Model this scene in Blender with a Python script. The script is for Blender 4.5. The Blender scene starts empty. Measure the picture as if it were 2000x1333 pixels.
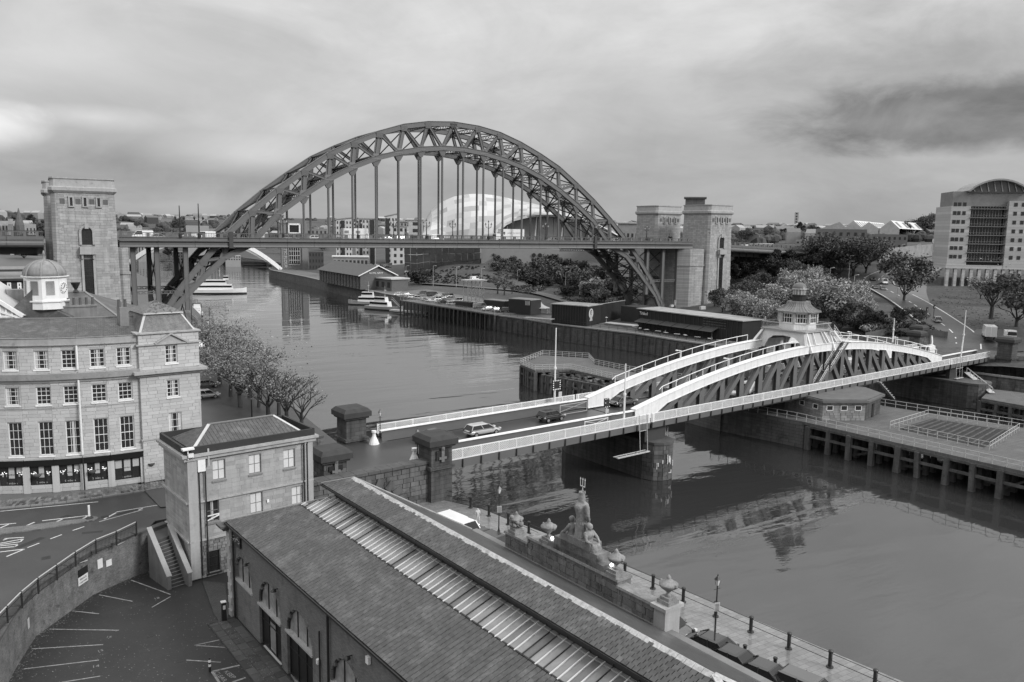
import bpy,math,random
import numpy as np
from math import sin,cos,radians as rad,pi,sqrt,atan2,floor
from mathutils import Vector,Matrix,noise as mnoise
rng=random.Random(7)
SC=bpy.context.scene
COL=SC.collection
# ------------------------------------------------------------------ camera
F0,CW,CH=1571.09,2000.0,1333.0
CAM=np.array([-104.945,-214.407,33.0])
YAW,PITCH,ROLL=0.530496,0.136547,0.0154674
_f=np.array([sin(YAW)*cos(PITCH),cos(YAW)*cos(PITCH),-sin(PITCH)])
_r0=np.array([cos(YAW),-sin(YAW),0.0]); _u0=np.cross(_r0,_f)
_r=_r0*cos(ROLL) + _u0*sin(ROLL); _u=-_r0*sin(ROLL) + _u0*cos(ROLL)
cd=bpy.data.cameras.new("camera"); cam=bpy.data.objects.new("camera",cd); COL.objects.link(cam)
cd.sensor_width=36; cd.lens=F0/CW*36; cd.clip_start=1; cd.clip_end=8000
cam.matrix_world=Matrix(((_r[0],_u[0],-_f[0],CAM[0]),(_r[1],_u[1],-_f[1],CAM[1]),(_r[2],_u[2],-_f[2],CAM[2]),(0,0,0,1)))
SC.camera=cam
SC.render.resolution_x=1024; SC.render.resolution_y=682
SC.view_settings.view_transform='Standard'; SC.view_settings.look='None'
SC.view_settings.gamma=1; SC.view_settings.use_curve_mapping=False
SC.view_settings.exposure=0.7
SC.render.engine='CYCLES'
SC.cycles.max_bounces=5; SC.cycles.diffuse_bounces=2; SC.cycles.glossy_bounces=3
SC.cycles.transparent_max_bounces=6; SC.cycles.caustics_reflective=False; SC.cycles.caustics_refractive=False
# ------------------------------------------------------------------ sky (grey overcast over a Nishita sky, soft low sun in the south-west)
SUN_EL=rad(33); SUN_DIR=Vector((0.52,-0.854,0)).normalized()
W=bpy.data.worlds.new("World"); SC.world=W; W.use_nodes=True
nt=W.node_tree; N=nt.nodes; Lk=nt.links; N.clear()
def wn(t,**k):
 n=N.new(t)
 for a,b in k.items():
  if a.startswith('i_'): n.inputs[a[2:].replace('_',' ')].default_value=b
  else: setattr(n,a,b)
 return n
def wmath(op,a,b=None,c=None,clamp=False):
 n=N.new('ShaderNodeMath'); n.operation=op; n.use_clamp=clamp
 for i,v in enumerate((a,b,c)):
  if v is None: continue
  if isinstance(v,(int,float)): n.inputs[i].default_value=v
  else: Lk.new(v,n.inputs[i])
 return n.outputs[0]
def wramp(fac,stops,interp='EASE'):
 n=N.new('ShaderNodeValToRGB'); e=n.color_ramp; e.interpolation=interp
 while len(e.elements) < len(stops): e.elements.new(0.5)
 for el,(p,v) in zip(e.elements,stops): el.position=p; el.color=(v,v,v,1)
 Lk.new(fac,n.inputs[0]); return n.outputs[0]
sky=wn('ShaderNodeTexSky'); sky.sky_type='NISHITA'; sky.sun_disc=False
sky.sun_elevation=SUN_EL; sky.sun_rotation=atan2(SUN_DIR.x,SUN_DIR.y); sky.air_density=1.0; sky.dust_density=3.0
bw=wn('ShaderNodeRGBToBW'); Lk.new(sky.outputs[0],bw.inputs[0])
tc=wn('ShaderNodeTexCoord'); sx=wn('ShaderNodeSeparateXYZ'); Lk.new(tc.outputs['Generated'],sx.inputs[0])
X,Y,Z=sx.outputs
el=wmath('ARCSINE',Z)                                   # elevation, radians
azi=wmath('ARCTAN2',X,Y)                               # bearing from +Y, radians
comb=wn('ShaderNodeCombineXYZ')
Lk.new(wmath('MULTIPLY',azi,2.2),comb.inputs[0]); Lk.new(wmath('MULTIPLY',el,5.0),comb.inputs[1])
def wnoise(scale,detail,dist,off,rough=0.55):
 m=wn('ShaderNodeMapping'); m.inputs['Location'].default_value=off; Lk.new(comb.outputs[0],m.inputs[0])
 n=wn('ShaderNodeTexNoise'); n.inputs['Scale'].default_value=scale; n.inputs['Detail'].default_value=detail
 n.inputs['Roughness'].default_value=rough; n.inputs['Distortion'].default_value=dist
 Lk.new(m.outputs[0],n.inputs[0]); return n.outputs[0]
n1=wnoise(1.5,10,0.5,(3.1,0.4,0),.6); n2=wnoise(3.6,11,0.5,(9.7,2.2,0),0.6); n3=wnoise(2.2,6,0.3,(1.7,7.9,0))
def bank(az0,el0,waz,wel,edge,wob=0.9):
 """one cloud: a wobbly-edged ellipse of sky, bearing / elevation in degrees"""
 a=wmath('DIVIDE',wmath('SUBTRACT',azi,rad(az0)),rad(waz)); b=wmath('DIVIDE',wmath('SUBTRACT',el,rad(el0)),rad(wel))
 d=wmath('ADD',wmath('MULTIPLY',a,a),wmath('MULTIPLY',b,b))
 d=wmath('ADD',wmath('SQRT',d),wmath('MULTIPLY',wmath('SUBTRACT',n2,0.5),wob))
 return wmath('SUBTRACT',1.0,wmath('SMOOTH_MIN',wmath('MAXIMUM',wmath('DIVIDE',wmath('SUBTRACT',d,1-edge),edge),0.0),1.0,0.15),clamp=True)
def w2(op,a,b): return wmath(op,a,b)
SKYG=wramp(wmath('MULTIPLY',el,1/1.5708),[(0.0,0.255),(0.04,0.275),(0.08,0.335),(0.16,0.40),(0.34,0.66),(0.65,0.95),(1.0,1.05)])
base=w2('MULTIPLY',SKYG,w2('ADD',0.60,w2('MULTIPLY',n1,0.80)))
base=w2('MULTIPLY',base,w2('ADD',0.80,w2('MULTIPLY',n2,0.40)))
DARKS=[(59,7.3,14,2.5,.45,.8,0.135),(60,9.8,18,5.0,.7,.8,.10),(50,6.0,16,1.1,.9,.6,.03),(14,3.4,26,2.2,.9,.8,0.055)]
LIGHTS=[(-3.5,5.6,5.5,2.0,.8,1.3,.30),(3.5,6.5,5,.9,.9,1.5,.12),(13,4.6,7,1.6,.9,1.2,.12),(-1,10,14,2.6,1,1.4,.07),(30,9,20,3.4,1,1.2,.04)]
for (a0,e0,wa,we,ed,wo,s) in LIGHTS: base=w2('ADD',base,w2('MULTIPLY',bank(a0,e0,wa,we,ed,wo),s))
for (a0,e0,wa,we,ed,wo,s) in DARKS: base=w2('SUBTRACT',base,w2('MULTIPLY',bank(a0,e0,wa,we,ed,wo),s))
# cloud cover over the clear sky: the Background strength is 0.12, so the cloud greys are divided by it
cloud=w2('DIVIDE',base,0.12)
mix=wn('ShaderNodeMix'); mix.data_type='FLOAT'; mix.inputs[0].default_value=0.93
Lk.new(bw.outputs[0],mix.inputs[2]); Lk.new(cloud,mix.inputs[3])
bg=wn('ShaderNodeBackground'); bg.inputs[1].default_value=0.12; Lk.new(mix.outputs[0],bg.inputs[0])
wo_=wn('ShaderNodeOutputWorld'); Lk.new(bg.outputs[0],wo_.inputs[0])
sl=bpy.data.lights.new("sun",'SUN'); sl.energy=1.5; sl.angle=rad(14); sl.color=(1,1,1)
so=bpy.data.objects.new("sun",sl); COL.objects.link(so)
so.rotation_euler=(Vector((SUN_DIR.x*cos(SUN_EL),SUN_DIR.y*cos(SUN_EL),sin(SUN_EL)))).to_track_quat('Z','Y').to_euler()
# ------------------------------------------------------------------ survey helpers: a sight line from the survey point met with a level or a wall plane
def ray(x,y): return _f + _r*(x-1000)/F0 - _u*(y-666.5)/F0
def G(x,y,z=0.0):
 d=ray(x,y); t=(z-CAM[2])/d[2]; q=CAM+d*t; return Vector(q)
def PL(x,y,P,n):
 d=ray(x,y); P=np.array(P,float); n=np.array(n,float); t=(P-CAM)@n/(d@n); return Vector(CAM+d*t)
def HZ(px,py,g):
 """height of the pixel row straight above ground point g"""
 d=ray(px,py); a=np.array([g[0],g[1]])-CAM[:2]; t=(a@d[:2])/(d[:2]@d[:2]); return float(CAM[2]+t*d[2])
def AT(px,py,dist):
 """point on the sight line at horizontal distance dist"""
 d=ray(px,py); t=dist/np.linalg.norm(d[:2]); return Vector(CAM+d*t)
# ------------------------------------------------------------------ materials (the photograph is black and white: everything is a grey)
MATS={}
def mat(name,base,rough=0.8,var=0.25,scale=0.6,fine=0.12,fscale=9.0,bump=0.25,island=0.0,objr=0.0,spec=0.3,metal=0.0,streak=0.0,pattern=None,stain=0.0,emit=0.0,dark=None):
 """grey surface: large stains (noise at scale), fine grain (fscale), per-piece tone (island / objr), vertical streaks"""
 if name in MATS: return MATS[name]
 m=bpy.data.materials.new(name); m.use_nodes=True; t=m.node_tree; n=t.nodes; l=t.links
 b=n['Principled BSDF']; b.inputs['Roughness'].default_value=rough; b.inputs['Metallic'].default_value=metal
 b.inputs['Specular IOR Level'].default_value=spec
 geo=n.new('ShaderNodeNewGeometry'); pos=geo.outputs['Position']
 def mth(op,a,c=None,clamp=False):
  k=n.new('ShaderNodeMath'); k.operation=op; k.use_clamp=clamp
  for i,v in enumerate((a,c)):
   if v is None: continue
   if isinstance(v,(int,float)): k.inputs[i].default_value=v
   else: l.new(v,k.inputs[i])
  return k.outputs[0]
 def nz(sc,det,vec=pos,off=0.0,sc3=None):
  mp=n.new('ShaderNodeMapping'); mp.inputs['Location'].default_value=(off,off*.7,off*.3)
  if sc3: mp.inputs['Scale'].default_value=sc3
  l.new(vec,mp.inputs[0])
  k=n.new('ShaderNodeTexNoise'); k.inputs['Scale'].default_value=sc; k.inputs['Detail'].default_value=det; k.inputs['Roughness'].default_value=0.62
  l.new(mp.outputs[0],k.inputs[0]); return k.outputs[0]
 f=mth('ADD',1.0,mth('MULTIPLY',mth('SUBTRACT',nz(scale,5),0.5),var*2.6))
 fn=nz(fscale,3,off=3.3)
 f=mth('MULTIPLY',f,mth('ADD',1.0,mth('MULTIPLY',mth('SUBTRACT',fn,0.5),fine*2.6)))
 if streak:
  st=nz(1.0,4,off=7.0,sc3=(1.7,1.7,0.12))
  f=mth('MULTIPLY',f,mth('ADD',1.0,mth('MULTIPLY',mth('SUBTRACT',st,0.5),streak*2.6)))
 if stain:
  s2=nz(scale*1.7,6,off=11.0); k=n.new('ShaderNodeMapRange'); k.inputs[1].default_value=0.56; k.inputs[2].default_value=0.72; k.inputs[4].default_value=stain
  l.new(s2,k.inputs[0])
  if stain < 0: k.inputs[1].default_value=.5; k.inputs[2].default_value=.8
  f=mth('MULTIPLY',f,mth('SUBTRACT',1.0,k.outputs[0]))
 if island: f=mth('MULTIPLY',f,mth('ADD',1.0-island,mth('MULTIPLY',geo.outputs['Random Per Island'],2*island)))
 if objr:
  oi=n.new('ShaderNodeObjectInfo'); f=mth('MULTIPLY',f,mth('ADD',1.0-objr,mth('MULTIPLY',oi.outputs['Random'],2*objr)))
 hgt=fn
 if pattern:
  kind,sx_,sy_,mort,depth=pattern
  # wall coordinates: distance along the wall (x and y folded together) against height, or plan x against y
  sp=n.new('ShaderNodeSeparateXYZ'); l.new(pos,sp.inputs[0]); cb=n.new('ShaderNodeCombineXYZ')
  if kind == 'wall':
   l.new(mth('ADD',mth('MULTIPLY',sp.outputs[0],0.985),mth('MULTIPLY',sp.outputs[1],0.93)),cb.inputs[0]); l.new(sp.outputs[2],cb.inputs[1])
  else:
   l.new(sp.outputs[0],cb.inputs[0]); l.new(sp.outputs[1],cb.inputs[1])
  br=n.new('ShaderNodeTexBrick'); l.new(cb.outputs[0],br.inputs[0]); br.inputs['Scale'].default_value=1.0
  br.inputs['Brick Width'].default_value=sx_; br.inputs['Row Height'].default_value=sy_; br.inputs['Mortar Size'].default_value=mort
  br.inputs['Mortar Smooth'].default_value=0.3; br.inputs['Color1'].default_value=(1.14,)*3+(1,); br.inputs['Color2'].default_value=(.84,)*3+(1,); br.inputs['Mortar'].default_value=(depth,)*3+(1,)
  f=mth('MULTIPLY',f,br.outputs['Color']); hgt=mth('ADD',mth('MULTIPLY',br.outputs['Fac'],-1.0),mth('MULTIPLY',fn,0.4))
 col=mth('MAXIMUM',mth('MULTIPLY',f,base),0.004); col=mth('MINIMUM',col,0.92)
 l.new(col,b.inputs['Base Color'])
 if bump:
  bp=n.new('ShaderNodeBump'); bp.inputs['Strength'].default_value=bump; bp.inputs['Distance'].default_value=0.02
  l.new(hgt,bp.inputs['Height']); l.new(bp.outputs[0],b.inputs['Normal'])
 if emit: b.inputs['Emission Color'].default_value=(1,1,1,1); b.inputs['Emission Strength'].default_value=emit
 MATS[name]=m; return m
def glass(name,base=0.02,rough=0.08,var=.4,scale=1.1):
 return mat(name,base,rough,var=var,scale=scale,fine=0,bump=0,spec=0.5)
# ------------------------------------------------------------------ mesh building
def V3(*a): return Vector(a)
class B:
 """collects shapes and links them as ONE mesh object"""
 def __init__(s): s.v=[]; s.f=[]
 def add(s,vs,fs):
  o=len(s.v); s.v.extend([tuple(v) for v in vs]); s.f.extend([tuple(i+o for i in f) for f in fs]); return s
 def quad(s,a,b,c,d): return s.add((a,b,c,d),((0,1,2,3),))
 def poly(s,pts): return s.add(pts,(tuple(range(len(pts))),))
 def hexa(s,p):  # 8 points: bottom 4, top 4
  return s.add(p,((0,3,2,1),(4,5,6,7),(0,1,5,4),(1,2,6,5),(2,3,7,6),(3,0,4,7)))
 def box(s,c,size,az=0.0,taper=1.0,tz=None):
  """c = centre of the base; az = bearing of the local x axis"""
  x,y,z=size[0]/2,size[1]/2,size[2]; ca,sa=cos(az),sin(az); p=[]
  for zz,k in ((0,1.0),(z,taper)):
   for sx_,sy_ in ((-1,-1),(1,-1),(1,1),(-1,1)):
    a,b=sx_*x*k,sy_*y*k; p.append((c[0]+a*ca-b*sa,c[1]+a*sa+b*ca,c[2]+zz))
  return s.hexa(p)
 def beam(s,a,b,w,h,up=(0,0,1)):
  """rectangular bar from a to b; w across, h along up"""
  a=Vector(a); b=Vector(b); d=(b-a)
  if d.length < 1e-6: return s
  d.normalize(); up=Vector(up)
  if abs(d.dot(up)) > 0.97: up=Vector((0,1,0)) if abs(d.y) < .9 else Vector((1,0,0))
  sd=d.cross(up).normalized()*(w/2); u2=sd.cross(d).normalized()*(h/2)
  return s.hexa([a-sd-u2,a+sd-u2,b+sd-u2,b-sd-u2,a-sd+u2,a+sd+u2,b+sd+u2,b-sd+u2])
 def cyl(s,a,b,r0,r1=None,n=8,caps=True):
  a=Vector(a); b=Vector(b); r1=r0 if r1 is None else r1; d=(b-a).normalized()
  t=Vector((1,0,0)) if abs(d.x) < .8 else Vector((0,1,0)); e=d.cross(t).normalized(); g=d.cross(e)
  o=len(s.v)
  for P,r in ((a,r0),(b,r1)):
   for i in range(n):
    q=2*pi*i/n; s.v.append(tuple(P+e*(cos(q)*r)+g*(sin(q)*r)))
  for i in range(n): s.f.append((o+i,o+(i+1) % n,o+n+(i+1) % n,o+n+i))
  if caps: s.f.append(tuple(o+i for i in range(n))[::-1]); s.f.append(tuple(o+n+i for i in range(n)))
  return s
 def lathe(s,c,prof,n=12,az=0.0,sx_=1.0,sy_=1.0):
  """prof: list of (radius, z) going up"""
  o=len(s.v)
  for r,z in prof:
   for i in range(n):
    q=az+2*pi*i/n; s.v.append((c[0]+cos(q)*r*sx_,c[1]+sin(q)*r*sy_,c[2]+z))
  for k in range(len(prof)-1):
   for i in range(n): s.f.append((o+k*n+i,o+k*n+(i+1) % n,o+(k+1)*n+(i+1) % n,o+(k+1)*n+i))
  s.f.append(tuple(o+i for i in range(n))[::-1]); s.f.append(tuple(o+(len(prof)-1)*n+i for i in range(n)))
  return s
 def prism(s,pts,z0,z1):
  n=len(pts); o=len(s.v)
  for z in (z0,z1):
   for p in pts: s.v.append((p[0],p[1],z))
  for i in range(n): s.f.append((o+i,o+(i+1) % n,o+n+(i+1) % n,o+n+i))
  s.f.append(tuple(o+i for i in range(n))[::-1]); s.f.append(tuple(o+n+i for i in range(n))); return s
 def extr(s,pts,vec):
  """flat polygon of 3D points extruded along vec"""
  n=len(pts); o=len(s.v); vec=Vector(vec)
  for p in pts: s.v.append(tuple(p))
  for p in pts: s.v.append(tuple(Vector(p)+vec))
  for i in range(n): s.f.append((o+i,o+(i+1) % n,o+n+(i+1) % n,o+n+i))
  s.f.append(tuple(o+i for i in range(n))[::-1]); s.f.append(tuple(o+n+i for i in range(n))); return s
 def ball(s,c,r,n=8,m=6,sz=1.0):
  return s.lathe(c,[(max(.001,r*sin(pi*k/m)),-r*sz*cos(pi*k/m)) for k in range(m+1)],n)
 def build(s,name,m,parent=None,smooth=False,kind=None,label=None):
  me=bpy.data.meshes.new(name); vs=s.v
  if parent is not None:
   L=ORG.get(parent.name,(0,0,0)); vs=[(v[0]-L[0],v[1]-L[1],v[2]-L[2]) for v in vs]
  me.from_pydata(vs,[],s.f); me.validate(verbose=False) if len(s.f) < 50 else None
  if smooth: me.shade_smooth()
  return link(name,me,m,parent,kind,label)
ORG={}
def link(name,me,m,parent=None,kind=None,label=None):
 if m is not None and not me.materials: me.materials.append(m)
 o=bpy.data.objects.new(name,me); COL.objects.link(o)
 if parent is not None: o.parent=parent; ORG[o.name]=ORG.get(parent.name,(0,0,0))
 if kind: o['kind']=kind
 if label: o['label']=label
 return o
LABELS={}
def tag(o,label,cat,group=None,kind=None):
 o['label']=label; o['category']=cat
 if group: o['group']=group
 if kind: o['kind']=kind
 LABELS.setdefault(label,[]).append(o.name)
 nw=len(label.split())
 if nw < 4 or nw > 16: print("LABEL LENGTH",nw,label)
 return o
def thing(name,label,cat,loc=(0,0,0),group=None):
 o=bpy.data.objects.new(name,None); COL.objects.link(o); o.location=loc; o.empty_display_size=.5
 ORG[o.name]=tuple(loc); return tag(o,label,cat,group)
def kids(o): return [c for c in bpy.data.objects if c.parent == o]
TREE={}
def kidmap(o):
 if o.name not in TREE: TREE[o.name]=[(c,kids(c)) for c in kids(o)]
 return TREE[o.name]
def dup(root,loc,rz=0.0,label=None,scale=None,group=None,mats=None):
 """a copy of a thing built at the origin, with copies of its parts and sub-parts; mats swaps materials per object"""
 km=kidmap(root); r=root.copy(); COL.objects.link(r); r.location=loc; r.rotation_euler=(0,0,rz)
 if scale: r.scale=scale if hasattr(scale,'__len__') else (scale,)*3
 if label: r['label']=label; LABELS.setdefault(label,[]).append(r.name)
 if group: r['group']=group
 def cp(c,p):
  k=c.copy(); COL.objects.link(k); k.parent=p
  if mats and k.type == 'MESH' and k.data.materials and k.data.materials[0].name in mats:
   k.material_slots[0].link='OBJECT'; k.material_slots[0].material=mats[k.data.materials[0].name]
  return k
 for c,gs in km:
  k=cp(c,r)
  for g in gs: cp(g,k)
 return r
def place(root,used,loc,rz=0.0,**kw):
 """the first time the prototype itself is moved, afterwards copies"""
 return dup(root,loc,rz,**kw)
def drop(root):
 for c,gs in kidmap(root):
  for g in gs: bpy.data.objects.remove(g)
  bpy.data.objects.remove(c)
 LABELS.pop(root.get('label'),None) if len(LABELS.get(root.get('label'),[])) <= 1 else LABELS[root['label']].remove(root.name)
 bpy.data.objects.remove(root)
UNIT={}
def unitbox(m,bev=0.0):
 """shared 1x1x1 box mesh, corner at the origin (x along, y outward, z up); bev chamfers the outward face"""
 k=(m.name,bev)
 if k not in UNIT:
  b=B(); q=bev
  b.add([(0,0,0),(1,0,0),(1,0,1),(0,0,1),(q,1,q),(1-q,1,q),(1-q,1,1-q),(q,1,1-q)],
              ((0,1,5,4),(1,2,6,5),(2,3,7,6),(3,0,4,7),(4,5,6,7)))
  me=bpy.data.meshes.new('piece'); me.from_pydata(b.v,[],b.f); me.materials.append(m); UNIT[k]=me
 return UNIT[k]
def tiles(parent,name,O,U,Vv,Nn,rects,m_obj,m_stuff,limit=300,thick=0.03,jig=0.012,rest='stonework',key=None,tilt=0.0,seed=1):
 """lay separate pieces on a surface: rects (u0,u1,v0,v1) in the frame O,U,V with outward normal N"""
 O=Vector(O); U=Vector(U).normalized(); Vv=Vector(Vv).normalized(); Nn=Vector(Nn).normalized(); rg=random.Random(seed)
 L=Vector(ORG.get(parent.name,(0,0,0))); me=unitbox(m_obj,0.03)
 if key is None: key=lambda r: ((O+U*r[0]+Vv*r[2])-Vector(CAM)).length/max(.05,(r[1]-r[0])*(r[3]-r[2]))**.5
 rects=sorted(rects,key=key); rb=B()
 for i,(u0,u1,v0,v1) in enumerate(rects):
  th=thick+rg.uniform(-jig,jig); P=O+U*u0+Vv*v0
  n2,v2=Nn,Vv
  if tilt: a=tilt+rg.uniform(-.3,.3)*tilt; v2=(Vv*cos(a)+Nn*sin(a)); n2=(Nn*cos(a)-Vv*sin(a)); P=P+Nn*rg.uniform(0,jig)
  if i < limit:
   o=bpy.data.objects.new(name,me); COL.objects.link(o); o.parent=parent; P2=P-L
   a,b,c=U*(u1-u0),n2*th,v2*(v1-v0)
   o.matrix_local=Matrix(((a.x,b.x,c.x,P2.x),(a.y,b.y,c.y,P2.y),(a.z,b.z,c.z,P2.z),(0,0,0,1)))
  else:
   a,b,c=U*(u1-u0),n2*th,v2*(v1-v0); Q=P+a; q=.03
   rb.add([P,Q,Q+c,P+c,P+b+(a+c)*q,Q+b-a*q+c*q,Q+c+b-(a+c)*q,P+c+b+a*q-c*q],
                   ((0,1,5,4),(1,2,6,5),(2,3,7,6),(3,0,4,7),(4,5,6,7)))
 if rb.f: rb.build(rest,m_stuff,parent,kind='stuff')
def courses(w,h,ch,bl,holes=(),gap=0.014,v0=0.0,seed=0,jl=.3,minw=.12):
 """rectangles of coursed stone over a w x h wall, cut round the holes"""
 rg=random.Random(seed); out=[]; v=v0; row=0
 while v < h-.02:
  c=min(ch*rg.uniform(.93,1.07) if jl else ch,h-v)
  segs=[(0.0,w)]
  for (a,b,c0,c1) in holes:
   if c1 > v+.02 and c0 < v+c-.02:
    ns=[]
    for (s0,s1) in segs:
     if b <= s0 or a >= s1: ns.append((s0,s1)); continue
     if a > s0: ns.append((s0,a))
     if b < s1: ns.append((b,s1))
    segs=ns
  for (s0,s1) in segs:
   u=s0 - (rg.uniform(.2,.8)*bl if s0 == 0 else 0)
   while u < s1-.02:
    e=u+bl*(1+rg.uniform(-jl,jl)); a,b=max(u,s0),min(e,s1)
    if s1-b < minw: b=s1; e=s1
    if b-a > minw*.6: out.append((a+gap/2,b-gap/2,v+gap/2,v+c-gap/2))
    u=e
  v += c; row += 1
 return out
def text(s,name,loc,U,up,size,m,parent=None,align='CENTER',ext=0.01,squash=1.0):
 cu=bpy.data.curves.new(name,'FONT'); cu.body=s; cu.size=size; cu.extrude=ext; cu.align_x=align; cu.materials.append(m); cu.resolution_u=2
 o=bpy.data.objects.new(name,cu); U=Vector(U).normalized(); up=Vector(up).normalized(); Nn=U.cross(up)
 L=Vector(ORG.get(parent.name,(0,0,0))) if parent is not None else Vector()
 P=Vector(loc)-L; U=U*squash
 me=bpy.data.meshes.new_from_object(o); bpy.data.objects.remove(o); o=bpy.data.objects.new(name,me); COL.objects.link(o)
 if parent is not None: o.parent=parent
 o.matrix_local=Matrix(((U.x,up.x,Nn.x,P.x),(U.y,up.y,Nn.y,P.y),(U.z,up.z,Nn.z,P.z),(0,0,0,1)))
 return o
STONE=mat('ashlar_piece',.40,.85,var=.10,scale=.35,objr=.13,streak=.08,fine=.10)
STONES=mat('ashlar_many',.40,.85,var=.10,scale=.35,island=.13,streak=.08,fine=.10)
STONEB=mat('ashlar_back',.27,.9,var=.2,scale=.8)
TRIM=mat('stone_trim',.36,.85,var=.18,scale=.9,streak=.16,stain=.35)
SLATE=mat('slate_piece',.070,.5,var=.22,scale=.5,objr=.16,fine=.4,fscale=5,spec=.4,stain=-1.1)
SLATES=mat('slate_many',.070,.5,var=.22,scale=.5,island=.16,fine=.4,fscale=5,spec=.4,stain=-1.1)
LEAD=mat('lead',.17,.5,var=.25,scale=1.5,spec=.5)
WHITE=mat('white_paint',.76,.45,var=.09,scale=1.2,streak=.13,fine=.05,bump=.08,stain=.16)
GLASS=glass('window_glass',.03)
GLASS2=glass('window_glass_pale',.25,.2)
DARKM=mat('black_iron',.02,.4,var=.2,bump=.1,spec=.5)
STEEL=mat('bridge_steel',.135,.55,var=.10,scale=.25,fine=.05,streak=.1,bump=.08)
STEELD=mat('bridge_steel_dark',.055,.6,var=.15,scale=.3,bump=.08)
ASPH=mat('asphalt',.052,.45,var=.34,scale=.22,fine=.3,fscale=30,bump=.2,spec=.5)
CONC=mat('concrete',.26,.8,var=.2,scale=.4,streak=.15,stain=.2)
# ================================================================== THE SETTING
# water
def water_mat():
 m=bpy.data.materials.new('river_water'); m.use_nodes=True; t=m.node_tree; n=t.nodes; l=t.links
 b=n['Principled BSDF']; b.inputs['Base Color'].default_value=(.03,.03,.03,1); b.inputs['Roughness'].default_value=.035
 b.inputs['IOR'].default_value=1.5; b.inputs['Specular IOR Level'].default_value=1.0
 geo=n.new('ShaderNodeNewGeometry')
 def nz(sc,det,rot,scl,dist=0):
  mp=n.new('ShaderNodeMapping'); mp.inputs['Rotation'].default_value=(0,0,rot); mp.inputs['Scale'].default_value=scl
  l.new(geo.outputs['Position'],mp.inputs[0]); k=n.new('ShaderNodeTexNoise'); k.inputs['Scale'].default_value=sc; k.inputs['Detail'].default_value=det
  k.inputs['Distortion'].default_value=dist; k.inputs['Roughness'].default_value=.5; l.new(mp.outputs[0],k.inputs[0]); return k.outputs[0]
 def mth(op,a,c):
  k=n.new('ShaderNodeMath'); k.operation=op
  for i,v in enumerate((a,c)):
   if isinstance(v,(int,float)): k.inputs[i].default_value=v
   else: l.new(v,k.inputs[i])
  return k.outputs[0]
 rip=nz(.55,3,.35,(.28,1,1),.5); swell=nz(.10,2,.5,(.25,1,1),.8); fine=nz(2.4,2,.2,(.5,1,1))
 wind=nz(.018,3,.3,(.4,1,1),1.0)            # ruffled and calm patches
 mr=n.new('ShaderNodeMapRange'); mr.inputs[1].default_value=.42; mr.inputs[2].default_value=.62; mr.inputs[3].default_value=.30; mr.inputs[4].default_value=1.0; l.new(wind,mr.inputs[0])
 h=mth('ADD',mth('MULTIPLY',rip,.040),mth('MULTIPLY',fine,.007)); h=mth('MULTIPLY',h,mr.outputs[0]); h=mth('ADD',h,mth('MULTIPLY',swell,.16))
 bp=n.new('ShaderNodeBump'); bp.inputs['Strength'].default_value=1; bp.inputs['Distance'].default_value=1.0
 l.new(h,bp.inputs['Height']); l.new(bp.outputs[0],b.inputs['Normal']); return m
wb=B(); wb.quad((-900,-700,0),(2500,-700,0),(2500,3500,0),(-900,3500,0))
wo=wb.build('river_water',water_mat(),kind='structure')
# ground heights on the south bank and far away (measured points, smoothly joined)
BANK=[(84,-260),(72,-150),(64.5,-128),(61,-112),(50,-97),(44.5,-84),(42.8,-73),(39.4,-56.3),(37.8,-39.8),(32.8,-23.3),(29.3,-10.5),(28,6.6),(24.7,18.3),(27,34),(28,65),(24.4,100),(23,161),(26,243),(25,318),(30,345),(48,380),(60,430),(55,560),(30,640),(-30,680),(-200,700)]
def bank_x(y):
 ys=[p[1] for p in BANK]; xs=[p[0] for p in BANK]
 return float(np.interp(y,ys,xs))
CTRL=[]
for (x,y) in BANK[3:-2]: CTRL += [(x,y,5),(x+14,y,5)]
CTRL += [(68,-122,7.8),(84,-106,9.2),(97,-90,11),(122,-66,13),(157,-31,15.5),(190,-8,19),(225,0,22.5),(290,20,25),(66,-100,7.8),(80,-84,10),(104,-104,11),
         (70,-57,10),(55,-70,7),(93,-14,9.5),(100,4,7),(72,10,5.5),(62,-30,6),(61,30,5),(65,56,5),(61,70,5),(85,112,7),(110,120,8),(107,101,10.5),(120,60,12),(125,20,14),(135,5,17),
         (36,156,5),(60,190,6),(49,152,5),(70,260,7),(60,330,6),(120,330,10),(89,184,15.5),(130,210,16.5),(180,220,17.5),(200,160,19),(150,130,18),(165,160,18.5),(80,140,9.5),(70,165,9),
         (167,-49,16),(200,-70,17),(240,-40,21),(250,-110,20),(140,-80,13.5),(140,-110,13.5),(130,-150,13),(112,-190,9),
         (200,40,24),(170,20,21),(260,60,26),(300,120,27),(400,200,29),(350,300,27),(250,300,20),(200,420,16),(500,300,33),(700,500,36),(600,0,32),(400,-100,28),(350,-250,26),
         (60,480,5),(110,420,7),(200,600,14),(60,640,6),(0,720,8),(-100,760,12),(-250,760,20),(100,800,22),(0,1000,38),(-200,1100,48),(300,900,30),(600,900,42),(1000,800,48),(1000,200,42),(300,1400,55),(-300,1500,60),(900,1500,62),(1600,1200,60),(1600,0,50)]
CP=np.array(CTRL,float); _n=len(CP)
def _phi(d): return d
_A=np.zeros((_n+3,_n+3)); _D=np.sqrt(((CP[:,None,:2]-CP[None,:,:2])**2).sum(-1)); _A[:_n,:_n]=_phi(_D)+np.eye(_n)*-1.5
_A[:_n,_n]=1; _A[:_n,_n+1:_n+3]=CP[:,:2]; _A[_n,:_n]=1; _A[_n+1:_n+3,:_n]=CP[:,:2].T
_w=np.linalg.solve(_A,np.r_[CP[:,2],0,0,0])
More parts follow.
